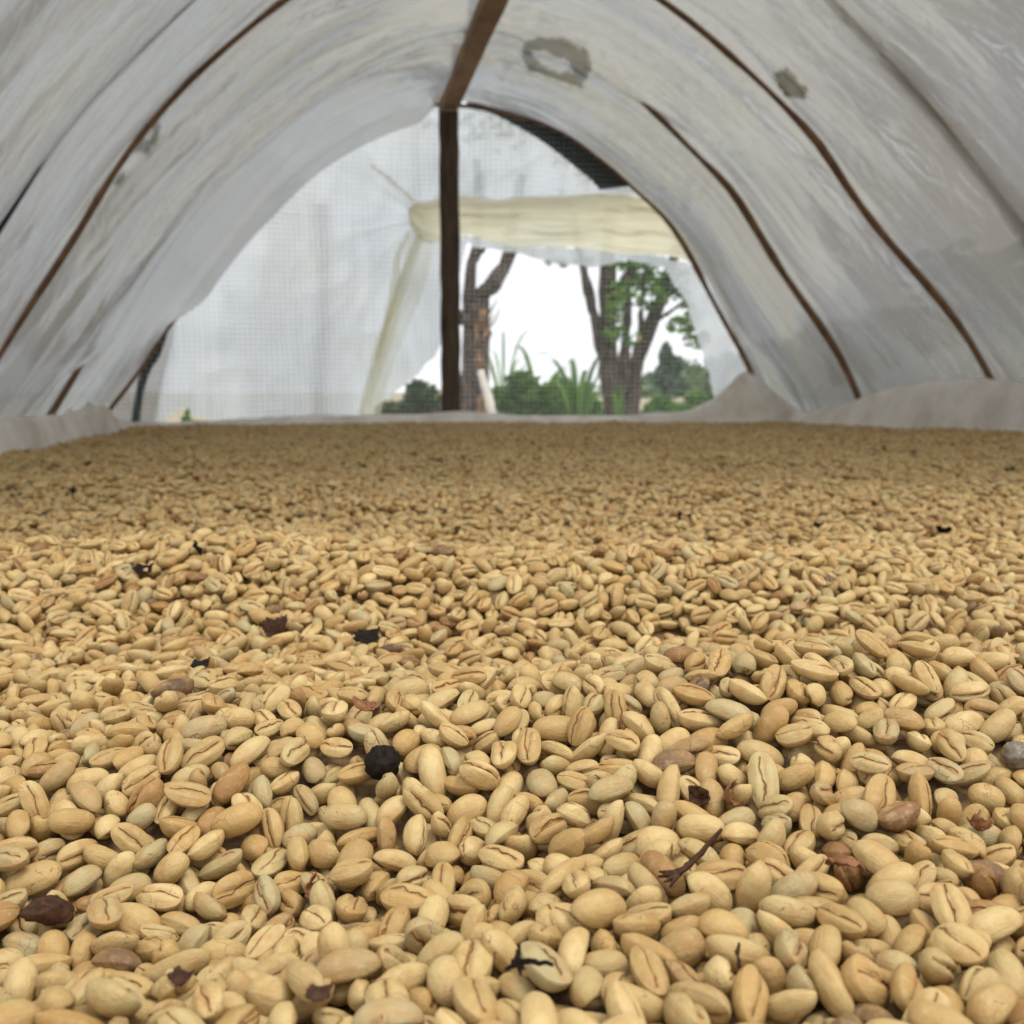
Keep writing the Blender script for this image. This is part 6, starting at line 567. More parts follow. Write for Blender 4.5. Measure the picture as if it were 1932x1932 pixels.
362,823,63,87,49,85,54,371,862,47,39,36,6,13,345,873,57,50,42,37,7,403,147,55,54,54,4,35,392,160,50,31,61,41,64,379,199,48,53,64,39,24,383,214,69,92,41,81,1,374,254,41,59,65,13,42,383,277,42,22,37,97,34,398,310,36,56,70,48,13,402,325,47,54,54,35,23,395,364,49,8,48,85,25,402,408,49,53,53,49,27,378,404,34,51,53,60,3,404,442,34,46,50,55,14,385,479,51,11,32,25,34,383,495,65,1,45,25,16,415,552,48,58,60,28,31,398,585,51,59,37,24,24,385,615,38,44,58,54,43,387,631,58,0,42,63,14,385,671,60,77,72,83,64,367,696,51,85,55,4,34,390,725,63,45,56,9,25,391,750,59,28,51,68,6,381,767,50,60,38,93,44,400,790,47,73,51,96,33,385,818,56,61,49,12,3,400,872,49,42,56,86,35,379,877,44,33,59,1,5,405,131,60,47,53,95,44,416,141,45,44,47,68,54,412,172,56,40,49,20,6,401,191,46,45,53,41,35,433,233,36,65,60,75,34,421,261,65,81,94,70,66,406,290,46,33,61,26,23,419,303,40,61,50,51,74,417,334,55,91,44,27,8,414,355,57,50,45,47,27,
425,390,52,24,76,24,3,426,422,54,43,84,84,22,413,434,44,36,45,3,11,403,474,39,54,39,0,5,423,482,46,42,35,51,36,416,518,43,41,53,25,15,428,551,48,3,75,81,64,424,567,56,93,55,87,65,420,601,49,18,63,28,25,414,635,58,47,48,55,2,426,671,49,49,30,56,8,420,688,51,43,22,87,24,433,710,37,45,55,7,26,404,746,67,91,48,16,8,428,774,50,64,50,19,5,415,808,47,56,42,92,15,411,838,51,34,78,54,16,426,847,36,34,22,56,52,414,894,34,53,47,34,34,455,106,53,59,58,47,44,437,120,57,50,57,21,15,434,140,46,64,40,10,63,456,160,52,62,62,91,35,450,201,53,41,50,51,6,429,245,56,47,50,3,37,451,241,51,10,44,13,14,426,280,46,28,89,5,53,444,320,52,46,43,93,7,412,375,45,50,58,20,48,444,391,46,23,34,71,26,445,405,62,81,21,95,15,448,437,47,54,26,78,15,446,470,48,72,49,38,61,429,507,52,34,50,34,55,449,536,50,40,51,11,34,450,556,55,62,50,21,4,446,577,63,48,43,91,46,455,622,59,1,46,78,75,458,643,42,50,63,59,75,452,660,59,42,47,81,16,
436,695,48,45,35,10,74,422,723,44,60,31,1,24,447,736,41,56,62,86,76,455,779,63,80,65,97,36,441,789,64,51,43,65,56,438,834,44,63,40,50,16,454,857,33,49,37,66,33,438,878,62,42,44,21,35,465,123,42,38,42,84,3,478,125,58,48,51,78,25,480,180,58,25,53,56,63,472,192,41,57,25,89,14,478,211,45,55,49,78,17,464,261,48,62,32,52,75,478,296,38,39,15,57,23,458,305,46,49,35,70,25,480,338,41,32,55,40,76,462,388,37,67,43,69,76,487,408,42,48,33,68,77,456,462,55,51,70,47,22,491,473,61,49,61,14,24,482,537,41,33,43,21,25,475,556,54,41,33,65,46,481,576,44,40,39,77,33,484,607,61,45,47,78,75,475,649,53,37,50,82,6,474,673,55,33,25,22,15,466,690,38,45,55,7,55,452,704,52,47,44,77,14,470,747,52,62,59,27,4,485,776,58,97,59,56,3,474,797,58,61,60,5,38,460,833,49,74,35,63,66,470,857,35,26,34,49,23,473,872,52,46,85,98,56,506,127,44,64,62,41,25,493,151,45,54,52,16,4,502,195,57,41,50,25,77,504,233,49,54,42,83,45,488,256,46,53,18,2,57,
498,275,42,68,50,15,75,497,303,48,34,50,73,25,494,323,47,40,42,66,26,495,396,50,48,56,16,34,503,410,45,13,45,91,52,503,445,55,49,42,73,6,488,438,70,4,44,24,43,522,491,53,28,54,68,3,502,531,47,58,40,5,27,494,550,59,32,52,75,16,502,591,45,47,38,2,37,521,606,53,51,68,85,75,490,648,38,57,86,18,20,490,665,56,46,34,65,26,508,685,31,60,32,62,33,506,704,45,52,69,2,42,506,743,32,45,63,41,55,492,791,65,56,55,67,26,492,806,42,52,65,45,16,517,832,49,44,51,47,22,500,894,55,45,69,66,27,523,119,58,58,54,54,54,529,139,35,56,33,80,23,520,171,45,51,52,36,13,528,185,53,64,60,3,5,532,228,29,45,51,18,74,518,246,52,40,39,70,76,529,274,66,60,55,62,19,524,310,53,56,47,26,23,521,354,59,45,31,43,66,537,362,53,41,40,56,14,526,389,51,93,62,45,64,528,420,40,51,51,41,32,540,447,40,43,27,46,15,533,461,63,2,77,13,28,534,489,55,41,16,64,6,529,516,60,48,38,93,4,530,543,52,36,74,79,33,528,572,52,51,43,45,5,538,603,42,61,38,78,14,
524,653,45,83,48,30,75,527,683,37,61,56,86,76,519,746,61,96,34,58,23,523,766,48,46,20,69,56,525,805,56,54,65,27,25,537,831,54,49,52,99,5,536,850,48,40,37,77,16,537,894,52,63,38,33,26,552,122,52,7,72,11,63,552,168,63,9,42,26,66,550,183,40,99,45,33,54,558,232,33,54,41,83,73,544,267,46,52,38,15,44,552,285,36,52,41,47,4,556,316,48,26,30,86,13,564,342,44,49,79,92,5,547,377,51,59,86,7,75,558,381,45,37,76,36,5,546,395,67,46,53,58,16,559,450,41,34,53,24,23,566,459,50,31,72,40,9,548,509,55,65,53,33,23,557,536,47,62,52,58,73,548,557,67,62,39,34,65,570,585,55,59,54,35,25,554,599,61,55,56,84,7,564,622,38,45,31,1,71,556,667,43,58,51,86,23,543,705,53,56,45,35,74,547,717,43,40,61,97,50,546,733,49,51,47,94,55,548,759,45,62,56,89,4,549,787,52,47,21,18,45,556,824,48,44,30,56,43,548,841,61,31,72,35,26,574,123,48,52,36,12,4,577,160,31,42,59,38,74,567,184,41,72,27,14,35,578,198,36,47,46,1,73,581,216,51,15,44,69,16,
579,262,54,49,55,44,3,571,289,42,53,60,97,2,580,301,49,53,74,49,26,588,319,42,40,47,3,7,588,361,58,63,52,48,5,571,372,61,23,90,91,65,584,424,49,40,48,50,5,558,439,60,56,47,38,35,583,469,48,37,12,74,24,578,497,46,40,46,78,34,588,532,51,43,35,5,5,573,554,55,60,50,8,26,582,575,37,55,49,26,23,574,628,60,41,53,75,15,591,667,44,51,9,63,3,565,693,51,81,35,84,17,593,698,62,38,46,26,28,581,759,56,10,34,21,4,572,770,61,55,57,29,5,573,793,63,95,64,64,6,583,820,62,92,49,2,14,588,864,30,46,50,54,33,577,883,37,35,40,52,34,619,109,46,15,21,51,64,627,139,58,82,70,34,56,611,169,67,94,59,85,34,624,193,53,53,42,38,73,609,226,44,32,67,31,74,600,265,45,38,59,36,31,614,313,49,39,34,94,33,615,335,49,95,56,39,65,607,372,45,52,44,56,35,600,396,45,57,32,73,33,600,419,47,61,43,71,76,624,442,56,61,60,5,6,604,480,65,96,56,43,15,613,507,47,33,46,45,2,606,539,62,56,53,53,13,593,578,62,42,39,80,55,613,601,54,56,36,12,26,
602,631,44,66,44,48,75,606,668,62,33,57,7,64,606,702,41,47,29,30,22,610,714,69,25,46,63,65,602,750,53,35,30,98,33,598,768,43,35,73,62,32,614,798,53,29,69,48,77,597,816,34,48,33,50,32,613,865,45,61,43,27,35,647,110,40,59,43,80,3,638,150,41,45,60,7,14,633,168,51,54,50,38,13,642,196,56,64,57,41,16,656,237,54,76,26,13,66,619,252,46,63,57,19,35,643,279,45,59,53,28,34,630,304,47,20,43,33,6,651,326,35,67,12,6,52,635,347,40,45,41,62,23,628,401,50,48,31,73,16,655,435,53,50,40,49,25,644,449,54,47,77,3,44,653,468,44,46,58,4,35,626,491,42,56,52,69,54,637,531,45,15,64,26,15,646,548,43,50,23,78,26,652,579,44,49,54,82,8,641,600,53,46,32,79,15,640,648,41,60,57,69,75,638,661,64,41,50,12,37,629,690,52,5,54,60,2,646,715,48,50,48,94,15,645,739,50,53,46,35,74,633,760,58,62,65,80,25,629,809,43,51,59,67,53,638,826,55,37,12,17,76,639,842,49,94,63,45,64,640,889,65,95,46,21,46,655,113,55,37,47,28,5,651,139,44,50,54,51,15,
672,180,41,47,61,14,27,666,211,54,41,39,59,4,669,228,49,5,50,10,64,670,246,55,57,49,32,5,677,258,47,70,70,80,33,647,302,43,94,35,19,64,663,325,54,47,44,81,44,647,356,62,28,41,16,37,672,390,45,61,40,50,56,654,420,47,13,26,12,63,667,447,55,97,47,43,55,651,486,53,60,40,66,6,641,511,56,44,41,25,57,654,523,43,43,50,31,27,660,540,55,55,52,76,36,657,603,41,46,60,3,33,694,619,42,44,41,17,26,668,632,61,72,40,31,66,659,665,53,60,66,62,25,674,696,40,54,30,84,24,666,723,59,48,61,76,16,658,759,41,50,61,84,32,651,773,55,55,33,93,15,671,800,62,41,49,87,7,649,853,48,52,30,38,36,668,854,53,60,69,17,14,666,882,47,45,87,76,4,695,113,35,58,52,67,72,689,157,65,60,57,74,16,686,170,47,4,78,45,54,694,204,48,42,56,56,7,696,223,38,43,48,20,3,685,240,41,42,47,72,16,691,266,54,47,38,53,2,700,322,60,92,49,25,24,667,364,61,43,33,3,26,681,381,59,60,33,67,47,688,408,62,43,52,93,2,685,453,50,44,66,86,13,705,460,46,70,63,6,63,
689,524,58,48,49,40,14,693,548,53,64,49,80,15,679,590,56,95,65,1,63,681,632,42,67,41,85,35,661,685,54,52,51,82,6,694,688,53,55,30,90,25,685,709,52,45,75,5,26,706,732,57,5,52,43,65,696,800,50,33,49,54,14,684,825,58,46,36,91,7,700,862,59,66,55,52,14,698,872,59,5,42,58,43,736,129,50,43,59,49,24,706,155,45,48,33,2,35,722,159,53,33,37,79,56,707,195,43,50,47,63,3,731,224,49,46,59,32,4,697,243,50,70,42,69,13,710,273,45,49,65,91,24,678,277,53,45,33,75,4,717,353,45,62,48,81,35,729,362,57,16,47,38,44,711,391,54,14,24,75,75,711,445,43,46,56,68,45,724,461,43,54,58,88,8,712,491,48,4,47,32,12,729,533,62,46,34,88,15,729,550,46,46,20,28,25,705,579,51,70,45,80,56,717,600,59,62,51,87,75,708,638,46,52,73,62,44,732,656,49,63,55,29,36,712,685,42,63,30,30,5,736,690,52,39,74,59,21,734,751,63,99,27,88,77,728,765,44,48,43,8,15,714,797,52,59,62,13,7,719,848,54,64,51,40,14,726,882,62,16,30,84,23,749,111,57,55,46,26,47,
746,161,62,46,43,5,48,732,184,42,46,40,32,3,748,204,44,35,31,66,16,767,238,71,55,55,66,66,753,254,53,73,23,83,47,733,293,48,92,46,85,72,752,320,40,53,60,36,53,745,336,37,51,44,10,6,761,343,50,49,70,30,25,749,403,42,32,44,96,24,748,416,43,49,69,97,14,737,485,52,61,50,88,43,739,504,40,51,62,45,5,762,537,53,48,48,34,37,748,558,49,50,50,63,35,732,569,45,50,53,43,7,744,623,63,46,62,55,3,743,643,42,74,60,9,52,750,675,48,48,48,48,52,757,688,43,72,77,21,55,749,714,46,52,40,38,5,746,737,42,48,56,16,37,753,770,42,38,52,20,74,744,792,50,41,43,3,35,757,817,47,59,50,13,45,746,855,39,39,53,85,33,784,120,37,63,29,27,73,763,149,47,61,52,89,25,770,170,55,47,44,90,47,790,207,47,60,32,26,74,790,223,62,9,56,12,35,789,244,43,39,53,52,32,785,298,59,42,55,36,14,759,311,51,34,54,17,57,777,335,56,40,50,55,2,778,376,56,1,44,73,56,768,384,38,12,33,74,32,783,410,38,38,45,56,54,781,461,50,44,60,11,79,750,496,54,50,32,83,4,
769,520,35,56,52,77,35,773,558,61,37,56,54,48,766,573,62,11,53,58,3,777,615,63,21,94,24,54,768,626,57,52,17,7,5,769,674,58,55,57,28,63,771,709,49,50,69,30,27,790,746,55,9,14,20,25,771,783,47,45,86,96,4,767,795,66,69,50,4,65,780,810,56,27,51,40,64,761,861,54,53,48,1,5,764,879,46,68,51,77,4,807,143,48,41,44,60,75,797,161,57,49,48,80,17,817,229,58,39,62,3,4,805,252,45,18,50,36,14,812,314,51,47,60,55,5,795,325,64,49,56,79,47,797,371,69,12,43,50,37,803,385,45,36,50,68,23,781,397,60,44,42,25,25,808,447,52,53,62,55,27,806,466,50,56,45,23,24,796,520,40,40,61,33,26,788,537,55,9,50,1,66,796,577,61,60,42,46,56,802,584,43,48,35,93,34,780,600,48,50,30,11,14,780,654,45,47,74,39,13,806,666,53,59,15,61,55,791,704,36,33,46,1,0,792,719,49,34,42,25,4,798,752,37,82,60,80,34,792,758,46,39,68,69,74,818,810,46,57,58,45,6,808,832,56,98,51,94,66,795,845,48,47,49,21,55,794,883,59,60,40,61,24,809,122,48,18,67,3,75,
827,147,43,25,70,64,52,830,181,50,48,33,36,26,854,208,65,58,54,86,56,838,234,52,46,40,58,35,823,268,61,69,52,15,34,839,297,55,56,43,36,6,842,310,33,60,38,4,2,819,344,51,37,59,90,47,838,347,55,56,49,80,6,825,378,54,44,64,14,6,835,431,33,56,46,13,32,827,444,47,53,42,29,16,830,475,42,46,32,66,72,815,518,41,52,63,7,34,827,553,42,39,27,80,34,819,583,45,41,85,2,33,826,608,55,51,31,21,6,831,644,45,33,74,7,4,818,665,50,58,86,59,75,811,699,55,57,53,4,7,829,719,54,71,55,98,65,838,762,40,52,43,78,34,828,775,54,46,44,20,3,832,796,39,38,61,68,14,830,830,44,36,43,82,55,818,871,44,37,60,85,74,813,889,40,4,76,86,67,851,105,49,47,38,98,55,864,133,61,37,46,74,24,852,162,44,66,18,7,20,854,196,43,32,62,43,45,867,237,53,45,57,50,57,855,259,53,2,45,43,15,865,298,62,71,40,18,44,848,319,66,14,45,59,6,852,337,44,64,64,84,73,845,364,62,84,34,45,34,850,424,39,47,54,79,14,858,449,40,49,62,5,35,847,469,57,33,42,29,34,
866,509,45,54,80,85,15,859,525,51,42,29,62,27,850,558,53,20,37,89,13,858,569,48,68,68,32,23,849,623,60,54,21,58,5,858,645,42,71,25,68,24,846,656,53,46,50,1,45,843,707,44,43,55,56,35,847,730,47,62,58,81,54,862,739,50,82,32,4,4,845,779,53,45,55,28,27,860,799,52,47,24,6,27,853,865,48,64,45,87,72,895,140,63,56,51,4,16,889,186,45,60,58,85,14,873,199,47,65,7,62,4,872,224,54,37,53,8,23,886,249,42,7,61,32,54,871,296,61,21,42,18,3,889,290,55,88,44,81,61,886,343,51,51,59,77,25,865,366,59,50,22,92,24,871,393,61,97,68,13,67,885,417,53,57,46,58,35,881,457,51,84,50,49,14,869,550,42,54,49,83,16,879,575,41,49,28,38,24,870,584,65,9,50,45,21,874,633,54,13,49,1,25,883,656,46,60,54,56,64,887,674,53,57,47,80,37,858,726,51,71,48,64,12,884,744,45,47,81,39,33,886,780,44,46,28,91,5,878,800,40,85,65,5,73,882,829,47,72,64,87,6,869,856,41,61,47,55,3,873,892,49,33,52,40,4,891,795,47,35,52,1,54,]

# ------------------------------------------------------------------ the bed of coffee: surface, packed beans
BZ = 0.850                                     # level of the bean surface far away
def hf(x, y):
    h = .030 * g2(x, y, .12, .335, .17, .045, .10) + .028 * g2(x, y, -.14, .60, .24, .060, -.12) + .010 * g2(x, y, .06, .165, .09, .05)
    h = h + .009 * g2(x, y, -.13, .40, .10, .045) - .012 * g2(x, y, -.075, .232, .045, .028, .3) - .008 * g2(x, y, .02, .455, .25, .04) + .004 * g2(x, y, -.10, .15, .03, .03)
    h = h + .016 * g2(x, y, .30, .64, .15, .06, .2) + .011 * g2(x, y, .40, 1.10, .45, .09, .1) + .011 * g2(x, y, -.38, 1.20, .35, .10, -.1) + .008 * g2(x, y, .1, 1.7, .6, .12, .05)
    h = h + .006 * vn(x * 2.6, y * 3.2, 71) * np.clip(y - .5, 0, 1) + .0045 * vn(x * 11, y * 13, 72) + .004 * vn(x * 21, y * 23, 73) * np.clip(y - .5, 0, 1) + .012 * g2(x, y, 1.4, 2.4, .3, .5)
    return h
FLOOR = BZ - .0118
def lat(x, y): return x * cy + y * sy
def lon(x, y): return -x * sy + y * cy
LEFT, RIGHT, FAR = -.585, 1.70, 3.82
def bean_mesh(L_, W_, T_, B_, na, nt, seed, bend=0.0):
    r = np.random.default_rng(seed); ph = r.uniform(0, 6.28, 4); vs = []; fs = []
    tt = list(np.linspace(0, math.pi, nt + 1))
    for ti, t_ in enumerate(tt):
        n_ = 1 if ti in (0, nt) else na
        for k in range(n_):
            a_ = 2 * math.pi * k / na; up = t_ <= math.pi / 2
            ex = 1.0 if up else .84
            rr = math.sin(t_) ** ex
            se = (abs(math.cos(a_)) ** 2.25 + abs(math.sin(a_)) ** 2.25) ** (-1 / 2.25)
            x = L_ / 2 * rr * math.cos(a_) * se; y = W_ / 2 * rr * math.sin(a_) * se
            x *= 1 + .035 * math.sin(2 * a_ + ph[0]); y *= 1 + .05 * math.sin(a_ + ph[1]) * rr; y *= 1 + .07 * math.cos(a_) * (1 if seed % 2 else -1)
            if up: z = T_ * abs(math.cos(t_)) ** .94
            else:
                z = -B_ * (1 - rr ** 3.2)
                c_ = .05 * math.sin(2.6 * x / L_ + ph[2]); gd = math.exp(-((y / W_ - c_) / .06) ** 2) * max(0, 1 - (2 * x / L_) ** 4)
                z += gd * B_ * .30
                z -= .03 * math.exp(-((abs(y / W_ - c_) - .25) / .12) ** 2) * (1 - rr ** 4)
            z += .010 * math.sin(3 * x / L_ * 2 + ph[3]) * math.sin(5 * y / W_ + ph[0]) + .004 * float(vn(x * 6, y * 6 + z * 5, seed))
            y += bend * x * x
            vs.append((x, y, z))
    idx = [0]; 
    for ti in range(1, nt): idx.append(1 + (ti - 1) * na)
    last = len(vs) - 1
    for k in range(na): fs.append((0, idx[1] + k, idx[1] + (k + 1) % na))
    for ti in range(1, nt - 1):
        for k in range(na): fs.append((idx[ti] + k, idx[ti + 1] + k, idx[ti + 1] + (k + 1) % na, idx[ti] + (k + 1) % na))
    for k in range(na): fs.append((last, idx[nt - 1] + (k + 1) % na, idx[nt - 1] + k))
    me = mesh('bean', vs, fs); me.polygons.foreach_set('use_smooth', [True] * len(me.polygons)); me.materials.append(M_bean); return me
SC = 1.01                                       # size of the beans against the packed patch
VAR = [(1.08, .80, .42, .13), (1.18, .78, .40, .12), (.98, .80, .43, .14), (1.04, .72, .40, .12), (1.24, .84, .42, .13), (.92, .70, .40, .16), (1.0, .70, .36, .30), (1.12, .68, .38, .10)]
BEND = [0, .04, -.03, .09, 0, 0, 0, -.10]
HI = [bean_mesh(v[0] * 1.05, v[1] * .87, v[2] * .91, v[3], 44, 30, k, BEND[k]) for k, v in enumerate(VAR)]
LO = [bean_mesh(v[0] * 1.05, v[1] * .87, v[2] * .91, v[3], 14, 9, k, BEND[k]) for k, v in enumerate(VAR)]
tile = np.array(BEANS, float).reshape(-1, 7); NB = len(tile)
tp = np.stack([tile[:, 0] / 999 * 48 - 24, tile[:, 1] / 999 * 48 - 24, tile[:, 2] / 99 * 2], 1) * .01
ea, eb, ec = ((tile[:, 3 + k] / 99 - .5) * (1, .5, 1)[k] * math.pi for k in range(3))      # half angles of the turns about x, y, z
tv = (tile[:, 6] // 10).astype(int); ts = .8 + (tile[:, 6] % 10) / 9 * .4
def qmul(a_, b_):
    w1, x1, y1, z1 = a_.T; w2, x2, y2, z2 = b_.T
    return np.stack([w1 * w2 - x1 * x2 - y1 * y2 - z1 * z2, w1 * x2 + x1 * w2 + y1 * z2 - z1 * y2, w1 * y2 - x1 * z2 + y1 * w2 + z1 * x2, w1 * z2 + x1 * y2 - y1 * x2 + z1 * w2], 1)
ax = lambda h, k: np.stack([np.cos(h)] + [np.sin(h) if q == k else h * 0 for q in range(3)], 1)
tq = qmul(ax(ec, 2), qmul(ax(eb, 1), ax(ea, 0)))
# turn a good part of the beans over, so that many show their seam
fl_ = (1 - 2 * (tq[:, 1] ** 2 + tq[:, 2] ** 2) > .15) & (np.random.default_rng(9).random(NB) < .50)
dl = np.array([VAR[k][2] - VAR[k][3] for k in tv]) * .01 * ts
zx = np.stack([2 * (tq[:, 1] * tq[:, 3] + tq[:, 0] * tq[:, 2]), 2 * (tq[:, 2] * tq[:, 3] - tq[:, 0] * tq[:, 1]), 1 - 2 * (tq[:, 1] ** 2 + tq[:, 2] ** 2)], 1)
tp[fl_] += zx[fl_] * dl[fl_][:, None]; tq[fl_] = qmul(tq[fl_], np.tile([0., 1, 0, 0], (fl_.sum(), 1)))
tp[:, 0] += .003; tp[:, 1] += .0015; tp *= SC; ts = ts * SC
TS = .374 * SC; trng = np.random.default_rng(2)
allp, allq, allv, alls, home = [], [], [], [], []
for iy in range(-1, 12):
    for ix in range(-7, 8):
        ox, oy = ix * TS, .310 + iy * TS
        rot = 0 if (ix == 0 and iy == 0) else int(trng.integers(0, 4)); c_, s_ = [(1, 0), (0, 1), (-1, 0), (0, -1)][rot]
        p = tp.copy(); p[:, 0], p[:, 1] = tp[:, 0] * c_ - tp[:, 1] * s_, tp[:, 0] * s_ + tp[:, 1] * c_
        rq = np.tile([math.cos(rot * math.pi / 4), 0, 0, math.sin(rot * math.pi / 4)], (NB, 1)); q = qmul(rq, tq)
        ed = TS / 2 + .004 * vn(p[:, 0] * 0 + ix, p[:, 1] * 60, 1)
        k = (abs(p[:, 0]) < TS / 2) & (abs(p[:, 1]) < TS / 2)
        p = p[k]; q = q[k]; p[:, 0] += ox; p[:, 1] += oy
        x, y = p[:, 0], p[:, 1]; la, lo = lat(x, y), lon(x, y); wob_ = .012 * vn(la * 6, lo * 6, 77)
        m = (la > LEFT + wob_) & (la < RIGHT + wob_) & (lo < FAR + .012 * vn(la * 5, lo * 0, 78)) & (y > -.02) & (abs(x) < .62 * (y + .35) + .35)
        allp.append(p[m]); allq.append(q[m]); allv.append(tv[k][m]); alls.append(ts[k][m]); home.append(np.full(m.sum(), ix == 0 and iy == 0))
bp = np.vstack(allp); bq = np.vstack(allq); bv = np.concatenate(allv); bs = np.concatenate(alls); home = np.concatenate(home)
# at the joins of the patches drop beans that would stand inside a neighbour
alive0 = np.ones(len(bp), bool); cells = {}
fx, fy = np.abs((bp[:, 0] / TS + .5) % 1 - .5) * 0 + np.minimum((bp[:, 0] / TS + .5) % 1, 1 - (bp[:, 0] / TS + .5) % 1) * TS, np.minimum(((bp[:, 1] - .31) / TS + .5) % 1, 1 - ((bp[:, 1] - .31) / TS + .5) % 1) * TS
for k in np.where(((fx < .007) | (fy < .007)) & (bp[:, 1] < 2.0))[0]:
    p_ = bp[k]; c0 = (int(p_[0] // .007), int(p_[1] // .007)); hit = False
    tid = (round(p_[0] / TS), round((p_[1] - .31) / TS))
    for a_ in (-1, 0, 1):
        for b_ in (-1, 0, 1):
            for q_, t_ in cells.get((c0[0] + a_, c0[1] + b_), ()):
                if t_ != tid and (p_[0] - q_[0]) ** 2 + (p_[1] - q_[1]) ** 2 + (p_[2] - q_[2]) ** 2 < .0048 ** 2: hit = True
    if hit: alive0[k] = False
    else: cells.setdefault(c0, []).append((p_, tid))
bp, bq, bv, bs, home = bp[alive0], bq[alive0], bv[alive0], bs[alive0], home[alive0]
e_ = .002; hx = (hf(bp[:, 0] + e_, bp[:, 1]) - hf(bp[:, 0] - e_, bp[:, 1])) / (2 * e_); hy = (hf(bp[:, 0], bp[:, 1] + e_) - hf(bp[:, 0], bp[:, 1] - e_)) / (2 * e_)
bp[:, 2] += FLOOR + hf(bp[:, 0], bp[:, 1])
tl = np.stack([np.ones(len(bp)), hy / 2, -hx / 2, np.zeros(len(bp))], 1); tl /= np.linalg.norm(tl, axis=1)[:, None]; bq = qmul(tl, bq)
def surf(px, py, up=0.0):                       # the bean surface under a photo pixel
    d = ray(px, py); t_ = .05
    while t_ < 6:
        p = Vector((0, 0, CZ)) + d * t_
        if p.z < BZ + float(hf(p.x, p.y)) + up: return p
        t_ += .002 + t_ * .002
    return at_z(px, py, BZ)

vs3 = np.stack([1 + .09 * rng.uniform(-1, 1, len(bp)), 1 + .09 * rng.uniform(-1, 1, len(bp)), 1 + .12 * rng.uniform(-1, 1, len(bp))], 1)
# farther off the raked surface is rougher: some beans stand up, some are missing
fm = bp[:, 1] > .62; bp[fm, 2] += rng.normal(0, .0016, fm.sum()); keep_ = ~(fm & (rng.random(len(bp)) < .12))
bp, bq, bv, bs, home, vs3 = bp[keep_], bq[keep_], bv[keep_], bs[keep_], home[keep_], vs3[keep_]
# clear a little room where the debris lies, then lay it
alive = np.ones(len(bp), bool)
def clear(p, r, dz=.002):
    d = np.hypot(bp[:, 0] - p.x, bp[:, 1] - p.y); alive[(d < r) & (bp[:, 2] > p.z - dz - .002)] = False
def rmat(cols, rough=.6, spec=.35, scale=500, bump=.6):
    t = NT('debris'); co = t.obj(); n_ = t.noise(co, scale, 4, .6)
    return t.done(t.principled(t.ramp(n_, [(.3, cols[0]), (.7, cols[1])]), rough, spec, t.bump(n_, bump, .0005)))
M_black = rmat([(.004, .003, .002), (.018, .012, .008)], .7, .14); M_husk = rmat([(.024, .010, .005), (.075, .032, .015)], .6, .2)
M_brown = rmat([(.14, .055, .022), (.30, .14, .06)], .6, .25); M_thin = rmat([(.38, .24, .11), (.56, .40, .21)], .6, .25); M_grey = rmat([(.13, .11, .085), (.24, .20, .15)], .4, .4)
def face_cam(yawd=0, tilt=0, roll=0): return Euler((R(tilt), R(roll), R(yawd))).to_quaternion()
def place(name, me, mat, px, py, q, label, cat, up=.0015, room=.006, group=None, thick=0):
    p = surf(px, py); clear(p, room)
    o = link(name, me, mat); o.location = p + Vector((0, 0, up)); o.rotation_mode = 'QUATERNION'; o.rotation_quaternion = q
    if thick: md = o.modifiers.new('t', 'SOLIDIFY'); md.thickness = thick
    return tag(o, label, cat, group)
def berry(r=.0046, seed=1, dent=.18):
    n, m = 30, 20; P_ = np.zeros((n + 1, m + 1, 3))
    for i in range(n + 1):
        for j in range(m + 1):
            a_, t_ = 2 * math.pi * i / n, math.pi * j / m; d = Vector((math.sin(t_) * math.cos(a_), math.sin(t_) * math.sin(a_), math.cos(t_)))
            w_ = 1 - dent * abs(float(vn(d.x * 3 + 9, d.y * 3 + d.z * 4, seed))) - .06 * abs(float(vn(d.x * 9, d.y * 9 + d.z * 9, seed)))
            w_ -= .22 * max(0, d.z - .8) * 4 * .5
            P_[i, j] = d * r * w_
    P_[-1] = P_[0]; return gridmesh('berry', P_)
def shell(lx, ly, depth, seed=1, open_=.9, jag=.15):   # a torn, cupped skin
    n, m = 28, 12; P_ = np.zeros((n + 1, m + 1, 3))
    for i in range(n + 1):
        a_ = 2 * math.pi * (i % n) / n; lim = open_ * (1 + jag * float(vn(math.cos(a_) * 2.3 + 5, math.sin(a_) * 2.3 + 5, seed)))
        for j in range(m + 1):
            r_ = lim * j / m; x, y = math.cos(a_) * r_, math.sin(a_) * r_
            P_[i, j] = (x * lx / 2, y * ly / 2 + .15 * lx * x * x * .5, -depth * (1 - r_ * r_) + .0006 * float(vn(x * 4, y * 4, seed)) + .0003 * float(vn(x * 11, y * 11, seed + 1)))
    return gridmesh('shell', P_)
def flake(poly, size, curl=.3, seed=1):
    n = 18; u = np.linspace(-1, 1, n); U, W_ = np.meshgrid(u, u, indexing='ij'); P_ = np.stack([U * size, W_ * size, size * (curl * U * U + .25 * curl * np.sin(W_ * 3) + .12 * vn(U * 3, W_ * 3, seed))], -1)
    mU = (U[1:, 1:] + U[:-1, :-1]) / 2; mW = (W_[1:, 1:] + W_[:-1, :-1]) / 2
    return gridmesh('flake', P_, inside(mU + .06 * vn(mU * 7, mW * 7, seed), mW, poly))
LEAF = [(-.95, -.1), (-.6, .35), (0, .5), (.5, .75), (.95, .2), (.6, -.1), (.75, -.6), (.1, -.45), (-.5, -.5)]
CHIP = [(-.9, -.3), (-.5, .5), (.3, .35), (.9, .5), (.7, -.4), (0, -.6)]
place('dried_berry', berry(.0054), M_black, 722, 1452, face_cam(20, 40), 'shrivelled black dried berry lying between large pale beans', 'coffee berry', .002, .0065)
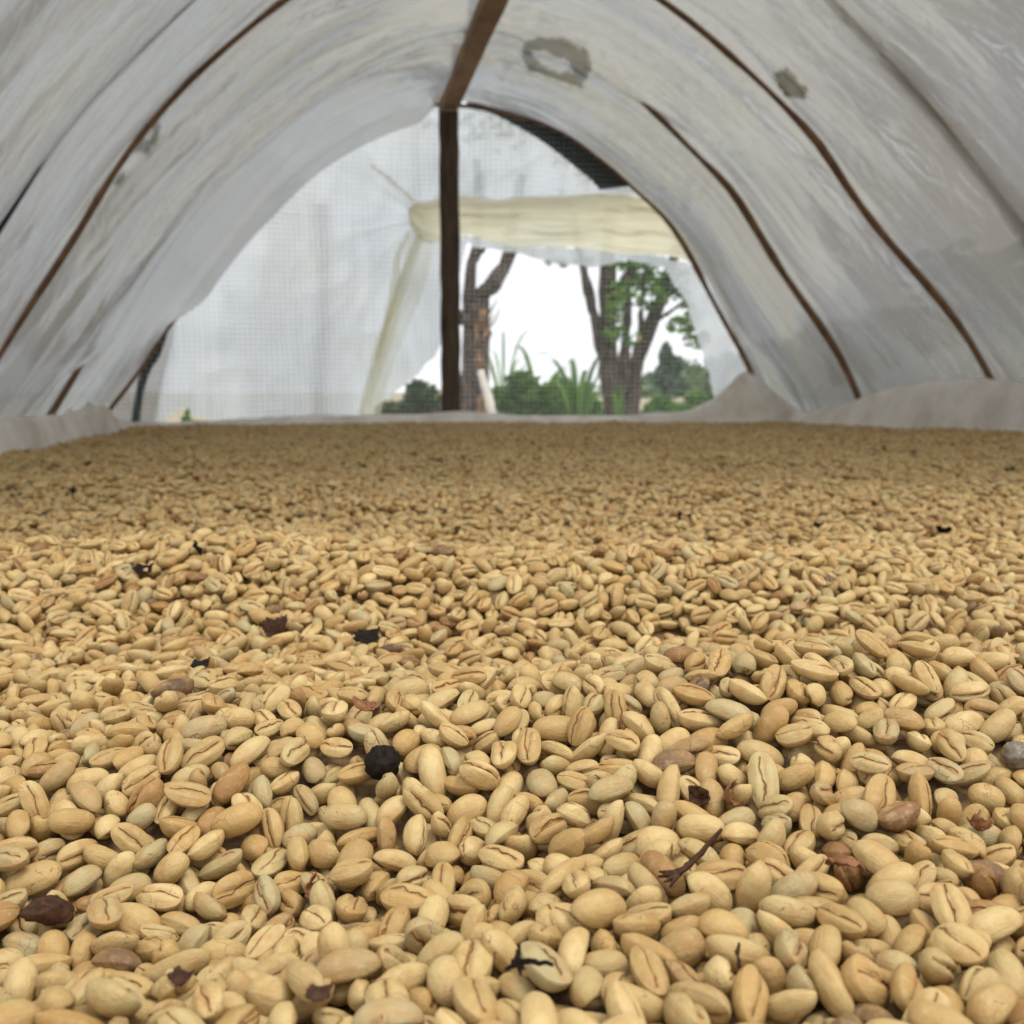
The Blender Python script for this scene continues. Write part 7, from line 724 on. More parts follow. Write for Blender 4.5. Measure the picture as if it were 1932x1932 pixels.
place('cherry_husk', shell(.0125, .0075, .0032, 3), M_husk, 92, 1742, face_cam(20, -140, 10), 'dark purple brown curled husk at the left edge of the foreground', 'coffee husk', .003, .007, None, .0004)
place('cherry_husk', shell(.0075, .007, .0036, 5, .8), M_husk, 1317, 1512, face_cam(-20, 60, 10), 'glossy dark maroon cup of dried cherry skin right of centre', 'coffee husk', .0015, .006, None, .0004)
place('dried_berry', berry(.0042, 4, .3), M_grey, 1918, 1438, face_cam(50, 10), 'grey brown shrivelled berry cut by the right edge of the photo', 'coffee berry', .002, .006)
place('cherry_husk', shell(.0085, .0065, .003, 6, .9, .3), M_brown, 1388, 1512, face_cam(60, 70, 0), 'torn papery brown skin beside the glossy maroon husk', 'coffee husk', .002, .005, None, .0003)
place('cherry_husk', shell(.0085, .0055, .002, 7, .9, .3), M_brown, 690, 1340, face_cam(0, 30, 10), 'thin curled amber skin among the beans above the black berry', 'coffee husk', .002, .004, None, .0003)
place('cherry_husk', shell(.009, .007, .003, 8, .9, .35), M_brown, 600, 1690, face_cam(70, 60, 20), 'ragged orange brown skin stuck under a bean in the left foreground', 'coffee husk', .0015, .006, None, .0003)
place('cherry_husk', shell(.008, .0055, .0025, 9, .9, .3), M_brown, 1852, 1558, face_cam(120, 50, 20), 'small brown split skin near the right edge of the heap', 'coffee husk', .0015, .005, None, .0003)
place('cherry_husk', shell(.0095, .006, .003, 10, .85, .2), M_brown, 1592, 1655, face_cam(150, -150, 0), 'reddish brown folded skin in the right foreground', 'coffee husk', .002, .006, None, .0003)
place('leaf_flake', flake(LEAF, .0085, .5, 1), M_husk, 522, 1200, face_cam(-30, 55, 0), 'large torn dark leaf scrap standing out of the beans at left', 'leaf scrap', .004, .005, None, .0003)
place('leaf_flake', flake(CHIP, .0070, .3, 2), M_black, 692, 1212, face_cam(10, 35, 0), 'black leaf scrap half under a long brown bean', 'leaf scrap', .003, .004, None, .0003)
place('leaf_flake', flake(CHIP, .0060, .4, 3), M_black, 272, 1084, face_cam(0, 40, 0), 'small black leaf scrap on the far ridge at left', 'leaf scrap', .003, .003, None, .0003)
place('leaf_flake', flake(CHIP, .0042, .4, 4), M_black, 378, 1268, face_cam(15, 35, 0), 'thin black sliver in the beans below the large leaf scrap', 'leaf scrap', .003, .003, None, .0003)
place('leaf_flake', flake(CHIP, .0028, .3, 5), M_husk, 342, 1880, face_cam(-25, 30, 0), 'small dark chip on a bean near the bottom left', 'leaf scrap', .004, .001, None, .0003)
place('leaf_flake', flake(CHIP, .0026, .3, 6), M_husk, 602, 1918, face_cam(5, 30, 0), 'dark purple chip at the bottom edge', 'leaf scrap', .0045, .001, None, .0003)
place('leaf_flake', flake(CHIP, .0026, .3, 7), M_husk, 1391, 1835, face_cam(80, 70, 0), 'dark chip wedged beside a bean at the bottom, right of centre', 'leaf scrap', .003, .001, None, .0003)
def stem_mesh(seed, L_=.011, r0=.0006):
    r = random.Random(seed); parts = []; p = [Vector((0, 0, 0))]
    for k in range(9): p.append(p[-1] + Vector((.10 + .10 * r.random(), .05 * (r.random() - .5), .08 * r.random())) * L_)
    parts.append(tube(p, [r0 * (1.1 - .05 * k) for k in range(10)], 7, .4, seed))
    for b_ in range(5):
        a_ = r.random() * 6.28; q = [p[1]]
        for k in range(4): q.append(q[-1] + Vector((math.cos(a_) * .09, math.sin(a_) * .09, -.03 + .06 * r.random())) * L_)
        parts.append(tube(q, [r0 * (1.3 - .25 * k) for k in range(5)], 6, .5, seed + b_))
    return mesh('stem', *merge(parts))
place('twig', stem_mesh(3, .012, .0007), M_husk, 1268, 1672, Euler((R(0), R(-24), R(8))).to_quaternion(), 'short dark brown forked twig poking up from the beans', 'twig', .002, .0045)
place('twig', stem_mesh(5, .008, .0006), M_black, 968, 1862, Euler((R(40), R(-10), R(-40))).to_quaternion(), 'tiny black crumpled twig beside the greyish bean at the bottom', 'twig', .0045, .002)
place('twig', stem_mesh(7, .008, .0003), M_brown, 1172, 1392, Euler((R(0), R(-80), R(10))).to_quaternion(), 'thin dry brown fibre standing between beans right of the centre', 'twig', .003, .002)
far_bits = [(830, 876, 1), (166, 880, 2), (136, 934, 3), (684, 884, 2), (1296, 985, 4), (1668, 850, 3), (1725, 858, 4), (1905, 892, 3), (955, 878, 1), (862, 1010, 1), (372, 1050, 2), (1780, 1010, 2), (1545, 1000, 1)]
for k, (u, v, s_) in enumerate(far_bits):
    w_ = ['dark scrap far back beneath the timber post', 'dark sliver at the back left near the cloth', 'black scrap in the left middle distance', 'small brown scrap left of the post, far back', 'reddish black husk piece in the middle distance right of centre',
          'blackish crumb near the far right corner, left one of two', 'dark leaf crumb near the far right corner, right one of two', 'dark scrap at the right edge, far back', 'tiny dark crumb just right of the post line', 'brown crumb on the flat behind the second ridge',
          'brown crumb on the left ridge beside the black scrap', 'brown crumb in the right middle distance', 'grey crumb behind the right ridge'][k]
    place('leaf_flake', flake(LEAF if k % 2 else CHIP, .0045 + .0012 * s_, .5, 20 + k), M_black if k % 3 else M_husk, u, v, face_cam(k * 47, 35, 0), w_, 'leaf scrap', .004, .003, None, .0006)

bp, bq, bv, bs, home, vs3 = bp[alive], bq[alive], bv[alive], bs[alive], home[alive], vs3[alive]
N = len(bp)
def qrot(q, v):                                 # rotate v (k,3) by each q (n,4) -> (n,k,3)
    w, x, y, z = q.T
    M = np.stack([1 - 2 * (y * y + z * z), 2 * (x * y - z * w), 2 * (x * z + y * w), 2 * (x * y + z * w), 1 - 2 * (x * x + z * z), 2 * (y * z - x * w), 2 * (x * z - y * w), 2 * (y * z + x * w), 1 - 2 * (x * x + y * y)], 1).reshape(-1, 3, 3)
    return np.einsum('nij,kj->nki', M, v)
# the 300 beans that show largest: count what each covers in a small depth image
near = np.where((bp[:, 1] < .5) & (bp[:, 1] > .03))[0]
gs = rng.normal(size=(420, 3)); gs /= np.linalg.norm(gs, axis=1)[:, None]; RES = 300
U_, W_, D_, I_ = [], [], [], []
for v in range(8):
    kk = near[bv[near] == v]; L_, Wd, T_, B_ = VAR[v]; s0 = gs * [L_ / 2, Wd / 2, 1]; s0[:, 2] *= np.where(gs[:, 2] > 0, T_, B_)
    w3 = qrot(bq[kk], s0 * .01) * bs[kk][:, None, None] + bp[kk][:, None, :] - [0, 0, CZ]
    yv = w3[..., 1] * math.cos(PITCH) - w3[..., 2] * math.sin(PITCH); zv = w3[..., 1] * math.sin(PITCH) + w3[..., 2] * math.cos(PITCH)
    yv = np.maximum(yv, .02)
    U_.append(((w3[..., 0] / yv * FPX + 966) / 1932 * RES).ravel()); W_.append(((966 - zv / yv * FPX) / 1932 * RES).ravel()); D_.append(yv.ravel()); I_.append(np.repeat(kk, 420))
U_, W_, D_, I_ = map(np.concatenate, (U_, W_, D_, I_)); o_ = np.argsort(-D_); buf = np.full((RES, RES), -1)
U_, W_, I_ = U_[o_].astype(int), W_[o_].astype(int), I_[o_]
for du in (0, 1):
    for dv in (0, 1):
        pass
ok = (U_ >= 0) & (U_ < RES - 1) & (W_ >= 0) & (W_ < RES - 1); U_, W_, I_ = U_[ok], W_[ok], I_[ok]
buf[W_, U_] = I_
ids, cnt = np.unique(buf[buf >= 0], return_counts=True); big = ids[np.argsort(-cnt)[:300]]
single = np.zeros(N, bool); single[big] = True
zax = qrot(bq, np.array([[0, 0, 1.]]))[:, 0]; view = bp - [0, 0, CZ]; view /= np.linalg.norm(view, axis=1)[:, None]; facing = -(zax * view).sum(1)
# where each of them stands in the photograph, and which way it points
cxy = {}
for k in big:
    r_, c_ = np.where(buf == k); cxy[k] = ((c_.mean() + .5) / RES * 1932, (r_.mean() + .5) / RES * 1932)
tone = {k: .003 + .99 * rng.random() for k in big}
for (u, v, tn, s_) in [(840, 1885, .2, 1.22), (1650, 1875, .72, 1.2), (1860, 1745, .2, 1.15), (1015, 1815, .88, 1.1), (1270, 1455, .999, 1.1), (1045, 1548, .82, 1.0), (297, 1498, .955, 1.1), (1600, 1655, .985, 1.05), (795, 1468, .2, 1.18), (1215, 1610, .18, 1.2), (1050, 1690, .02, 1.15), (1560, 1850, .03, 1.2),
                       (1470, 1480, .55, 1.15), (470, 1550, .72, 1.1), (260, 1760, .02, 1.15), (90, 1980, .8, 1.0), (1200, 1525, .9, 1.05), (910, 1830, .16, 1.15), (780, 1790, .9, 1.15), (620, 1650, .4, 1.1), (1660, 1660, .02, 1.2), (180, 1710, .85, 1.0)]:
    k = min(big, key=lambda q: (cxy[q][0] - u) ** 2 + (cxy[q][1] - v) ** 2); tone[k] = tn; bs[k] = min(bs[k] * s_, 1.36)
axx = qrot(bq, np.array([[1., 0, 0]]))[:, 0]
debris = [(o, o.location.copy(), n_) for o in C.objects for n_, key in (('black dried berry', 'shrivelled black'), ('purple brown curled husk', 'dark purple brown curled'), ('maroon cup of skin', 'glossy dark maroon'), ('grey shrivelled berry', 'grey brown shrivelled'), ('forked brown twig', 'short dark brown forked'),
          ('crumpled black twig', 'tiny black crumpled'), ('amber skin', 'thin curled amber'), ('ragged orange skin', 'ragged orange'), ('reddish folded skin', 'reddish brown folded')) if key in o.get('label', '')]
protos = [bpy.data.objects.new('coffee_bean', HI[k]) for k in range(8)]
for k in big:
    o = protos[bv[k]].copy(); C.objects.link(o); o.name = 'coffee_bean'
    o.location = bp[k]; o.rotation_mode = 'QUATERNION'; o.rotation_quaternion = bq[k]; s_ = bs[k] * .01; o.scale = tuple(s_ * vs3[k]); o.pass_index = max(1, int(tone[k] * 1000))
    tn = tone[k]; col = next(n_ for lim, n_ in ((.1, 'tan'), (.3, 'cream'), (.46, 'light brown'), (.62, 'pale green tan'), (.76, 'golden tan'), (.85, 'orange tan'), (.93, 'greyish tan'), (.97, 'orange brown'), (9, 'dark brown')) if tn < lim)
    pose = 'seam-side up' if facing[k] < -.3 else 'back up' if facing[k] > .3 else 'on edge'
    u, v = cxy[k]; a_ = axx[k]; su, sv_ = a_[0], a_[2] * .8 + a_[1] * .5
    ori = 'sideways' if abs(sv_) < .45 * abs(su) else 'upright' if abs(su) < .45 * abs(sv_) else 'slanting rightwards' if su * sv_ > 0 else 'slanting leftwards'
    nb = min(debris, key=lambda q: (q[1] - o.location).length) if debris else None
    if nb and (nb[1] - o.location).length < .0125: where = 'beside the ' + nb[2]
    else: where = 'in the ' + ('bottom row' if v > 1820 else 'lower foreground' if v > 1650 else 'foreground' if v > 1480 else 'upper foreground') + ' ' + ('at far left', 'at left', 'left of centre', 'right of centre', 'at right', 'at far right')[min(5, int(max(0, u) / 322))]
    tag(o, f'{col} bean {pose}, {ori}, {where}', 'coffee bean', 'coffee beans of the near foreground')
same = {}
for o in C.objects:
    if o.name.startswith('coffee_bean'): same.setdefault(o['label'], []).append(o)
for lb, os__ in same.items():
    if len(os__) > 1:
        os__.sort(key=lambda o: o.location.x / o.location.y)
        for o, w_ in zip(os__, {2: ['left', 'right'], 3: ['leftmost', 'middle', 'rightmost']}.get(len(os__), [])): o['label'] = w_ + ' ' + lb
# all the other beans: one object
lib = bpy.data.collections.new('bean_shapes')
for k in range(16):
    o = bpy.data.objects.new('shape_%02d' % k, HI[k] if k < 8 else LO[k - 8]); o.scale = (.01,) * 3; lib.objects.link(o)
rest = np.where(~single)[0]; dist = np.linalg.norm(bp[rest] - [0, 0, CZ], axis=1); vid = bv[rest] + np.where(dist > .75, 8, 0)
gxs = np.arange(-1.7, 2.3, .03); gys = np.arange(-.06, 4.3, .03); GX2, GY2 = np.meshgrid(gxs, gys, indexing='ij')
lm = mid(lat(GX2, GY2)); om = mid(lon(GX2, GY2)); mk = (lm > LEFT + .012) & (lm < RIGHT - .012) & (om < FAR - .015)
base_me = gridmesh('bed', np.stack([GX2, GY2, FLOOR + .003 + hf(GX2, GY2)], -1), mk)
nv0 = len(base_me.vertices); bv0 = np.array([v.co[:] for v in base_me.vertices]); bf0 = [tuple(p.vertices) for p in base_me.polygons]
me = bpy.data.meshes.new('coffee_beans'); me.from_pydata(np.vstack([bv0, bp[rest]]).tolist(), [], bf0)
nv = len(me.vertices)
def attr(name, ty, arr, field): a_ = me.attributes.new(name, ty, 'POINT'); a_.data.foreach_set(field, np.asarray(arr).ravel())
attr('is_bean', 'BOOLEAN', np.r_[np.zeros(nv0, bool), np.ones(len(rest), bool)], 'value')
attr('vid', 'INT', np.r_[np.zeros(nv0, int), vid].astype(np.int32), 'value')
attr('scl', 'FLOAT_VECTOR', np.vstack([np.ones((nv0, 3)), bs[rest][:, None] * vs3[rest]]).astype(np.float32), 'vector')
w, x, y, z = bq[rest].T
eu = np.stack([np.arctan2(2 * (w * x + y * z), 1 - 2 * (x * x + y * y)), np.arcsin(np.clip(2 * (w * y - z * x), -1, 1)), np.arctan2(2 * (w * z + x * y), 1 - 2 * (y * y + z * z))], 1)
attr('rot', 'FLOAT_VECTOR', np.vstack([np.zeros((nv0, 3)), eu]).astype(np.float32), 'vector')
M_under = plain('bean_bed', (.10, .06, .028), (.30, .20, .10), 180, .8, .8, .002)
beans = link('coffee_beans', me, M_under); tag(beans, 'deep bed of dried pale tan coffee beans spread over the white cloth', 'coffee beans', None, 'stuff')
ng = bpy.data.node_groups.new('scatter', 'GeometryNodeTree'); ng.interface.new_socket('Geometry', in_out='INPUT', socket_type='NodeSocketGeometry'); ng.interface.new_socket('Geometry', in_out='OUTPUT', socket_type='NodeSocketGeometry')
gi, go = ng.nodes.new('NodeGroupInput'), ng.nodes.new('NodeGroupOutput')
def named(n_, ty): a_ = ng.nodes.new('GeometryNodeInputNamedAttribute'); a_.data_type = ty; a_.inputs['Name'].default_value = n_; return a_.outputs['Attribute']
ci = ng.nodes.new('GeometryNodeCollectionInfo'); ci.inputs['Collection'].default_value = lib; ci.inputs['Separate Children'].default_value = True; ci.inputs['Reset Children'].default_value = False
ip = ng.nodes.new('GeometryNodeInstanceOnPoints'); e2r = ng.nodes.new('FunctionNodeEulerToRotation'); jn = ng.nodes.new('GeometryNodeJoinGeometry')
NL = ng.links.new
NL(gi.outputs[0], ip.inputs['Points']); NL(named('is_bean', 'BOOLEAN'), ip.inputs['Selection']); NL(ci.outputs[0], ip.inputs['Instance']); ip.inputs['Pick Instance'].default_value = True
NL(named('vid', 'INT'), ip.inputs['Instance Index']); NL(named('rot', 'FLOAT_VECTOR'), e2r.inputs[0]); NL(e2r.outputs[0], ip.inputs['Rotation']); NL(named('scl', 'FLOAT_VECTOR'), ip.inputs['Scale'])
NL(gi.outputs[0], jn.inputs[0]); NL(ip.outputs[0], jn.inputs[0]); NL(jn.outputs[0], go.inputs[0])
md = beans.modifiers.new('scatter', 'NODES'); md.node_group = ng
print('beans', N, 'single', single.sum())

# ------------------------------------------------------------------ white cloth under the beans, turned up round the edge
ctrl = [(-700, 770, 900), (-330, 812, 880), (0, 798, 858), (60, 796, 846), (100, 785, 836), (150, 776, 822), (185, 765, 808), (205, 770, 806), (222, 792, 810), (300, 797, 808), (380, 796, 806), (450, 792, 805), (540, 787, 804), (600, 783, 803), (700, 781, 803),
        (850, 777, 802), (930, 780, 801), (1000, 784, 800), (1100, 785, 800), (1200, 782, 799), (1270, 776, 799), (1310, 768, 799), (1345, 752, 799), (1375, 728, 800), (1400, 705, 800), (1420, 709, 800), (1445, 726, 800), (1475, 752, 801), (1508, 776, 802), (1530, 776, 803),
        (1590, 765, 804), (1640, 745, 805), (1700, 730, 807), (1760, 720, 809), (1850, 716, 813), (1932, 722, 818), (2100, 740, 832), (2500, 770, 870), (3300, 700, 960)]
cs = spline(ctrl, 420); NQ = 26; cl = np.zeros((420, NQ, 3))
for i in range(420):
    px, pt, pbm = cs[i]; d = ray(px, pt)
    # where this column of the picture meets the edge of the bed (in plan)
    u = Vector((d.x, d.y)).normalized(); ts_ = []
    la_, lo_ = lat(u.x, u.y), lon(u.x, u.y)
    if la_ < 0: ts_.append(LEFT / la_)
    if la_ > 0: ts_.append(RIGHT / la_)
    if lo_ > 0: ts_.append(FAR / lo_)
    D0 = min(ts_); crumple = .5 + .5 * math.sin(i * .21)
    D1 = D0 + .085 + .02 * float(vn(i * .05, 1, 81))
    zc = CZ + d.z / math.hypot(d.x, d.y) * D1
    zin = FLOOR + float(hf(u.x * D0, u.y * D0)) + .004
    zc = max(zc, zin + .006)
    if px < 225: zc += .012 * float(ridg(vn(i * .21, 3.3, 86)) - .4)
    prof = spline([(-.14, -.010), (-.05, -.008), (-.012, .003), (.02, .35 * (zc - zin)), (.055, .80 * (zc - zin)), (.085, (zc - zin)), (.105, .93 * (zc - zin)), (.135, .5 * (zc - zin) - .02), (.16, -.08), (.17, -.22)], NQ)
    for j in range(NQ):
        o_, hh = prof[j]; sc_ = min(1, max(0, hh / .05)); DD = D0 + o_ * (D1 - D0) / .085 + (.012 * float(vn(i * .12, j * .25, 82)) + .006 * float(vn(i * .4, j * .5, 83))) * min(1, abs(j - 4) / 6) * (1 if j > 4 else 0)
        cl[i, j] = (u.x * DD, u.y * DD, zin + hh + (.0035 * float(vn(i * .16, j * .45, 84)) * (j > 5)) + (.022 * float(ridg(vn(i * .25, j * .35, 85)) - .5) * (j > 6) * (.2 < 1) * (1.0 if px < 225 else .35)))
t = NT('white_cloth'); co = t.obj(); a = t.noise(co, 9, 5, .6); wv = t.n('ShaderNodeTexWave', Vector=co, Scale=160.0); b = t.noise(co, 60, 4, .7)
c_ = t.ramp(a, [(.35, (.70, .65, .585)), (.6, (.90, .86, .80))]); cs_ = t.n('ShaderNodeMixShader', Fac=.35); t.set(cs_.inputs[1], t.principled(c_, .9, .1, t.bump(t.math('ADD', t.math('MULTIPLY', b, .7), a), .6, .006))); t.set(cs_.inputs[2], t.n('ShaderNodeBsdfTranslucent', Color=c_)); M_cloth = t.done(cs_)
tag(link('bed_cloth', gridmesh('cloth', cl), M_cloth), 'off white cloth under the beans, its crumpled edge turned up all round the bed', 'cloth')

# ------------------------------------------------------------------ outside: trees, bushes, hill
M_bark = plain('bark', (.025, .018, .013), (.13, .10, .078), 15, .95, 1, .05)
M_bark2 = plain('grey_bark', (.03, .023, .018), (.15, .12, .10), 16, .95, 1, .05)
M_torn = plain('torn_wood', (.09, .045, .025), (.36, .21, .11), 16, .85, .8, .02)
M_stake = plain('stake', (.45, .41, .37), (.70, .66, .60), 10, .8, .4)
M_leaf = leafmat('leaves', (.05, .13, .02), (.16, .32, .05), (.60, .50, .04))
M_leaf2 = leafmat('bush_leaves', (.03, .09, .015), (.14, .27, .045))
M_leaf3 = leafmat('dark_leaves', (.03, .06, .025), (.07, .12, .04), (.50, .42, .04))
def limb(ctrl_, y, r0, r1, seed=1, n=22, dy=0):
    p = spline(ctrl_, n); pts = []
    for k in range(n):
        q = at_y(p[k][0], p[k][1], y + dy * k / n + .04 * math.sin(k * .7 + seed)); pts.append(q)
    return tube(pts, [(r0 + (r1 - r0) * k / (n - 1)) * (1 + .13 * math.sin(k * 1.1 + seed)) for k in range(n)], 10, .40, seed)
def leaves(spots, size, seed=1, aspect=.5):
    r = np.random.default_rng(seed); vs, fs = [], []
    for (c, rad, n) in spots:
        c = np.array(c); d = r.normal(size=(n, 3)); d /= np.linalg.norm(d, axis=1)[:, None]; p = c + d * (r.random(n) ** .45)[:, None] * np.array(rad)
        for q in p:
            a_ = r.normal(size=3); a_[2] *= .5; a_ /= np.linalg.norm(a_); b_ = np.cross(a_, r.normal(size=3)); b_ /= np.linalg.norm(b_); s = size * (.6 + .8 * r.random()); n_ = np.cross(a_, b_)
            k = len(vs); vs += [q - a_ * s, q - b_ * s * aspect * .8 + n_ * s * .12, q + a_ * s * .15 - b_ * s * aspect * .7, q + a_ * s, q + a_ * s * .15 + b_ * s * aspect * .7, q + b_ * s * aspect * .8 + n_ * s * .12 - a_ * s * .3]
            fs += [(k, k + 1, k + 2, k + 3), (k, k + 3, k + 4, k + 5)]
    return vs, fs
def tree(name, label, cat, y, limbs, spots, mats, size, base_px, extra=()):
    b = at_y(base_px, 800, y); root = empty(name, (b.x, y, 0)); tag(root, label, cat)
    child('trunk', mesh('trunk', *merge([limb(c, y, a_, b_, k, dy=dy) for k, (c, a_, b_, dy) in enumerate(limbs)])), mats[0], root)
    if spots: child('crown', mesh('crown', *leaves([((at_y(u, v, y + dd)), (rx, rx, rz), n) for (u, v, rx, rz, n, dd) in spots], size)), mats[1], root, False)
    for nm, m_, mt in extra: child(nm, m_, mt, root)
    return root
ROOTZ = lambda y: YH + CZ * FPX / y
# broken tree behind the post
y = 7.6
torn = merge([limb([(906, 800), (907, 720), (904, 660), (908, 610), (912, 585)], y - .06, .034, .022, 3), limb([(912, 640), (922, 612), (930, 590)], y - .05, .022, .002, 4, 10), limb([(910, 600), (924, 588), (938, 566)], y, .018, .002, 6, 8), limb([(904, 612), (914, 580), (916, 556)], y, .02, .002, 8, 8),
               limb([(914, 628), (934, 604), (944, 578)], y, .012, .002, 9, 8), limb([(902, 650), (898, 620), (900, 590)], y - .07, .016, .003, 10, 8)])
tree('broken_tree', 'grey tree with split orange torn wood and forked bare limbs, right behind the post', 'tree', y,
     [([(884, ROOTZ(y)), (884, 860), (884, 700), (886, 620), (886, 560), (890, 500), (900, 462), (905, 400), (900, 300)], .07, .028, 0), ([(896, ROOTZ(y)), (902, 800), (904, 640), (906, 570)], .075, .075, 0), ([(900, 585), (912, 555), (930, 535), (950, 505), (962, 470), (968, 420), (985, 330)], .06, .035, 0),
      ([(890, 610), (872, 600), (858, 590), (835, 600)], .045, .02, 0), ([(888, 560), (905, 548), (925, 540)], .03, .015, 0), ([(893, 490), (905, 478), (915, 468)], .03, .012, 0)],
     [(905, 150, .7, .5, 300, .3), (990, 130, .6, .4, 200, .2)], (M_bark2, M_leaf), .055, 890, [('torn_wood', mesh('torn', *torn), M_torn)])
st = merge([tube([at_y(938, 900, 6.4), at_y(930, 790, 6.4), at_y(920, 745, 6.45), at_y(906, 700, 6.5)], [.030, .030, .028, .022], 9, .1, 2)])
tag(link('peeled_stake', mesh('stake', *st), M_stake), 'pale peeled stake leaning against the broken tree', 'stake')
# many limbed tree at the right of the opening
y = 9.2; rt = []
rt += [([(1172, ROOTZ(y)), (1168, 850), (1160, 770), (1150, 700), (1146, 640), (1148, 560), (1146, 500), (1150, 420), (1170, 300)], .105, .05, 0), ([(1188, ROOTZ(y)), (1188, 800), (1192, 740), (1202, 680), (1220, 640), (1234, 600), (1250, 560), (1266, 500), (1290, 420), (1300, 330)], .095, .03, .2),
       ([(1150, 720), (1135, 660), (1122, 600), (1112, 560), (1104, 520), (1095, 480), (1080, 400)], .055, .028, -.1), ([(1178, 740), (1178, 680), (1182, 620), (1186, 560), (1198, 500), (1210, 440)], .05, .02, 0),
       ([(1192, 690), (1206, 640), (1210, 580), (1216, 520), (1222, 470)], .032, .018, .1), ([(1150, 610), (1160, 560), (1180, 520), (1196, 490)], .045, .02, 0), ([(1230, 610), (1262, 590), (1290, 570), (1315, 560)], .022, .008, 0), ([(1240, 580), (1275, 545), (1300, 530)], .028, .010, 0)]
sp = [(1058, 494, .16, .04, 22, 0), (1115, 494, .18, .04, 22, 0), (1180, 500, .20, .06, 60, 0), (1225, 494, .2, .06, 60, 0), (1205, 535, .22, .12, 110, .1), (1178, 560, .18, .14, 90, -.1), (1240, 530, .2, .12, 90, .1), (1225, 575, .10, .08, 30, 0), (1245, 560, .12, .10, 40, 0), (1275, 520, .12, .07, 30, 0), (1160, 630, .11, .08, 50, -.2), (1158, 590, .1, .1, 30, -.2),
      (1285, 560, .10, .06, 26, 0), (1290, 612, .17, .09, 80, 0), (1312, 640, .12, .09, 50, 0), (1302, 590, .1, .08, 30, 0), (1190, 640, .08, .08, 22, -.2), (1190, 330, .7, .35, 260, 0), (1290, 330, .6, .4, 260, .3), (1240, 180, 1.0, .6, 500, .3)]
tree('leafy_tree', 'thick grey tree splitting into many leafy limbs at the right of the opening', 'tree', y, rt, sp, (M_bark, M_leaf), .045, 1175)
# bushes and palm like plants behind the bed
def bush(px, topy, wpx, y, label, seed, mat=M_leaf2, size=.085, dens=1.0):
    c = at_y(px, topy + 6, y); w_ = wpx / FPX * y / 2; h_ = c.z; r = random.Random(seed); root = empty('bush', (c.x, y, 0)); tag(root, label, 'bush', 'bushes outside the tunnel')
    spots = []; limbs = []
    for k in range(int(20 * dens)):
        a_ = r.uniform(0, 6.28); q = r.random() ** .5; x = c.x + math.cos(a_) * q * w_ * .8; yy_ = y + math.sin(a_) * q * w_ * .8; z = h_ * (.3 + .62 * r.random() ** .7 * (1 - .35 * q * q))
        spots.append(((x, yy_, z), (w_ * .30, w_ * .30, h_ * .12), 230)); limbs.append(tube([(c.x, y, -.02), (c.x * .5 + x * .5, y * .5 + yy_ * .5, z * .6), (x, yy_, z)], [.02, .014, .006], 5, .2, k))
    child('foliage', mesh('foliage', *leaves(spots, size, seed)), mat, root, False); child('stems', mesh('stems', *merge(limbs)), M_bark, root); return root
bush(985, 690, 130, 10.5, 'dense dark green bush right of the peeled stake', 3); bush(1070, 705, 120, 11.5, 'green bush between the two trees, nearer the leafy tree', 4); bush(1140, 735, 120, 12.5, 'low bush right behind the foot of the leafy tree', 5)
bush(800, 705, 110, 9.5, 'bush left of the post with small yellow flowers, under the curtain edge', 6, M_leaf3, .05); bush(742, 745, 80, 10.5, 'low bush farthest left in the curtain opening', 7, M_leaf3, .05); bush(342, 768, 60, 5.4, 'small leafy bush showing through a hole at the lower left of the curtain', 8, M_leaf, .035, .5)
bush(1235, 735, 110, 14, 'green bush right of the leafy tree, before the hill', 9); bush(1330, 730, 120, 15, 'bush at the right end of the opening beside the cloth peak', 10); bush(1195, 755, 60, 8.6, 'short leafy shoots at the right side of the leafy trunk', 11, M_leaf, .05, .5)
bush(1030, 706, 130, 12, 'round bush filling the gap between the two trees, behind the spiky plants', 12); bush(1265, 742, 130, 16, 'low hedge bush far right, before the cone shaped tree', 13); bush(775, 738, 110, 12, 'low hedge bush behind the yellow flowered one, left of the post', 14, M_leaf3, .06)
def fronds(px, topy, y, n, spread, label, seed, wid=.035):
    c = at_y(px, topy, y); r = random.Random(seed); vs, fs = [], []
    for k in range(n):
        a_ = 6.28 * k / n + r.random() * .5; ln = spread * (.7 + .5 * r.random()); h_ = c.z * (.80 + .35 * r.random()); m = 12; k0 = len(vs); sd2 = Vector((-math.sin(a_), math.cos(a_), 0))
        for j in range(m + 1):
            t_ = j / m; p = Vector((c.x + math.cos(a_) * ln * t_ ** 1.5, y + math.sin(a_) * ln * t_ ** 1.5, h_ * math.sin(t_ * 1.75) ** .8)); w_ = wid * math.sin(math.pi * min(1, t_ * .93 + .05)) ** .6
            vs += [p - sd2 * w_, p + Vector((0, 0, -.2 * w_)), p + sd2 * w_]
        for j in range(m):
            q = k0 + j * 3; fs += [(q, q + 1, q + 4, q + 3), (q + 1, q + 2, q + 5, q + 4)]
    o = link('frond_plant', mesh('fronds', vs, fs), M_leaf2); tag(o, label, 'plant', 'spiky plants outside the tunnel'); return o
fronds(1020, 685, 10.8, 9, .45, 'spiky long leaved plant rising from the bush between the trees, left one', 1); fronds(1090, 678, 11, 9, .45, 'spiky long leaved plant rising from the bush beside the leafy tree, right one', 2)
fronds(950, 650, 16, 11, .7, 'pale thin palm like leaves standing against the sky right of the torn trunk', 3, .02); fronds(1168, 715, 8.4, 5, .08, 'narrow upright green leaves against the leafy trunk', 4, .03)
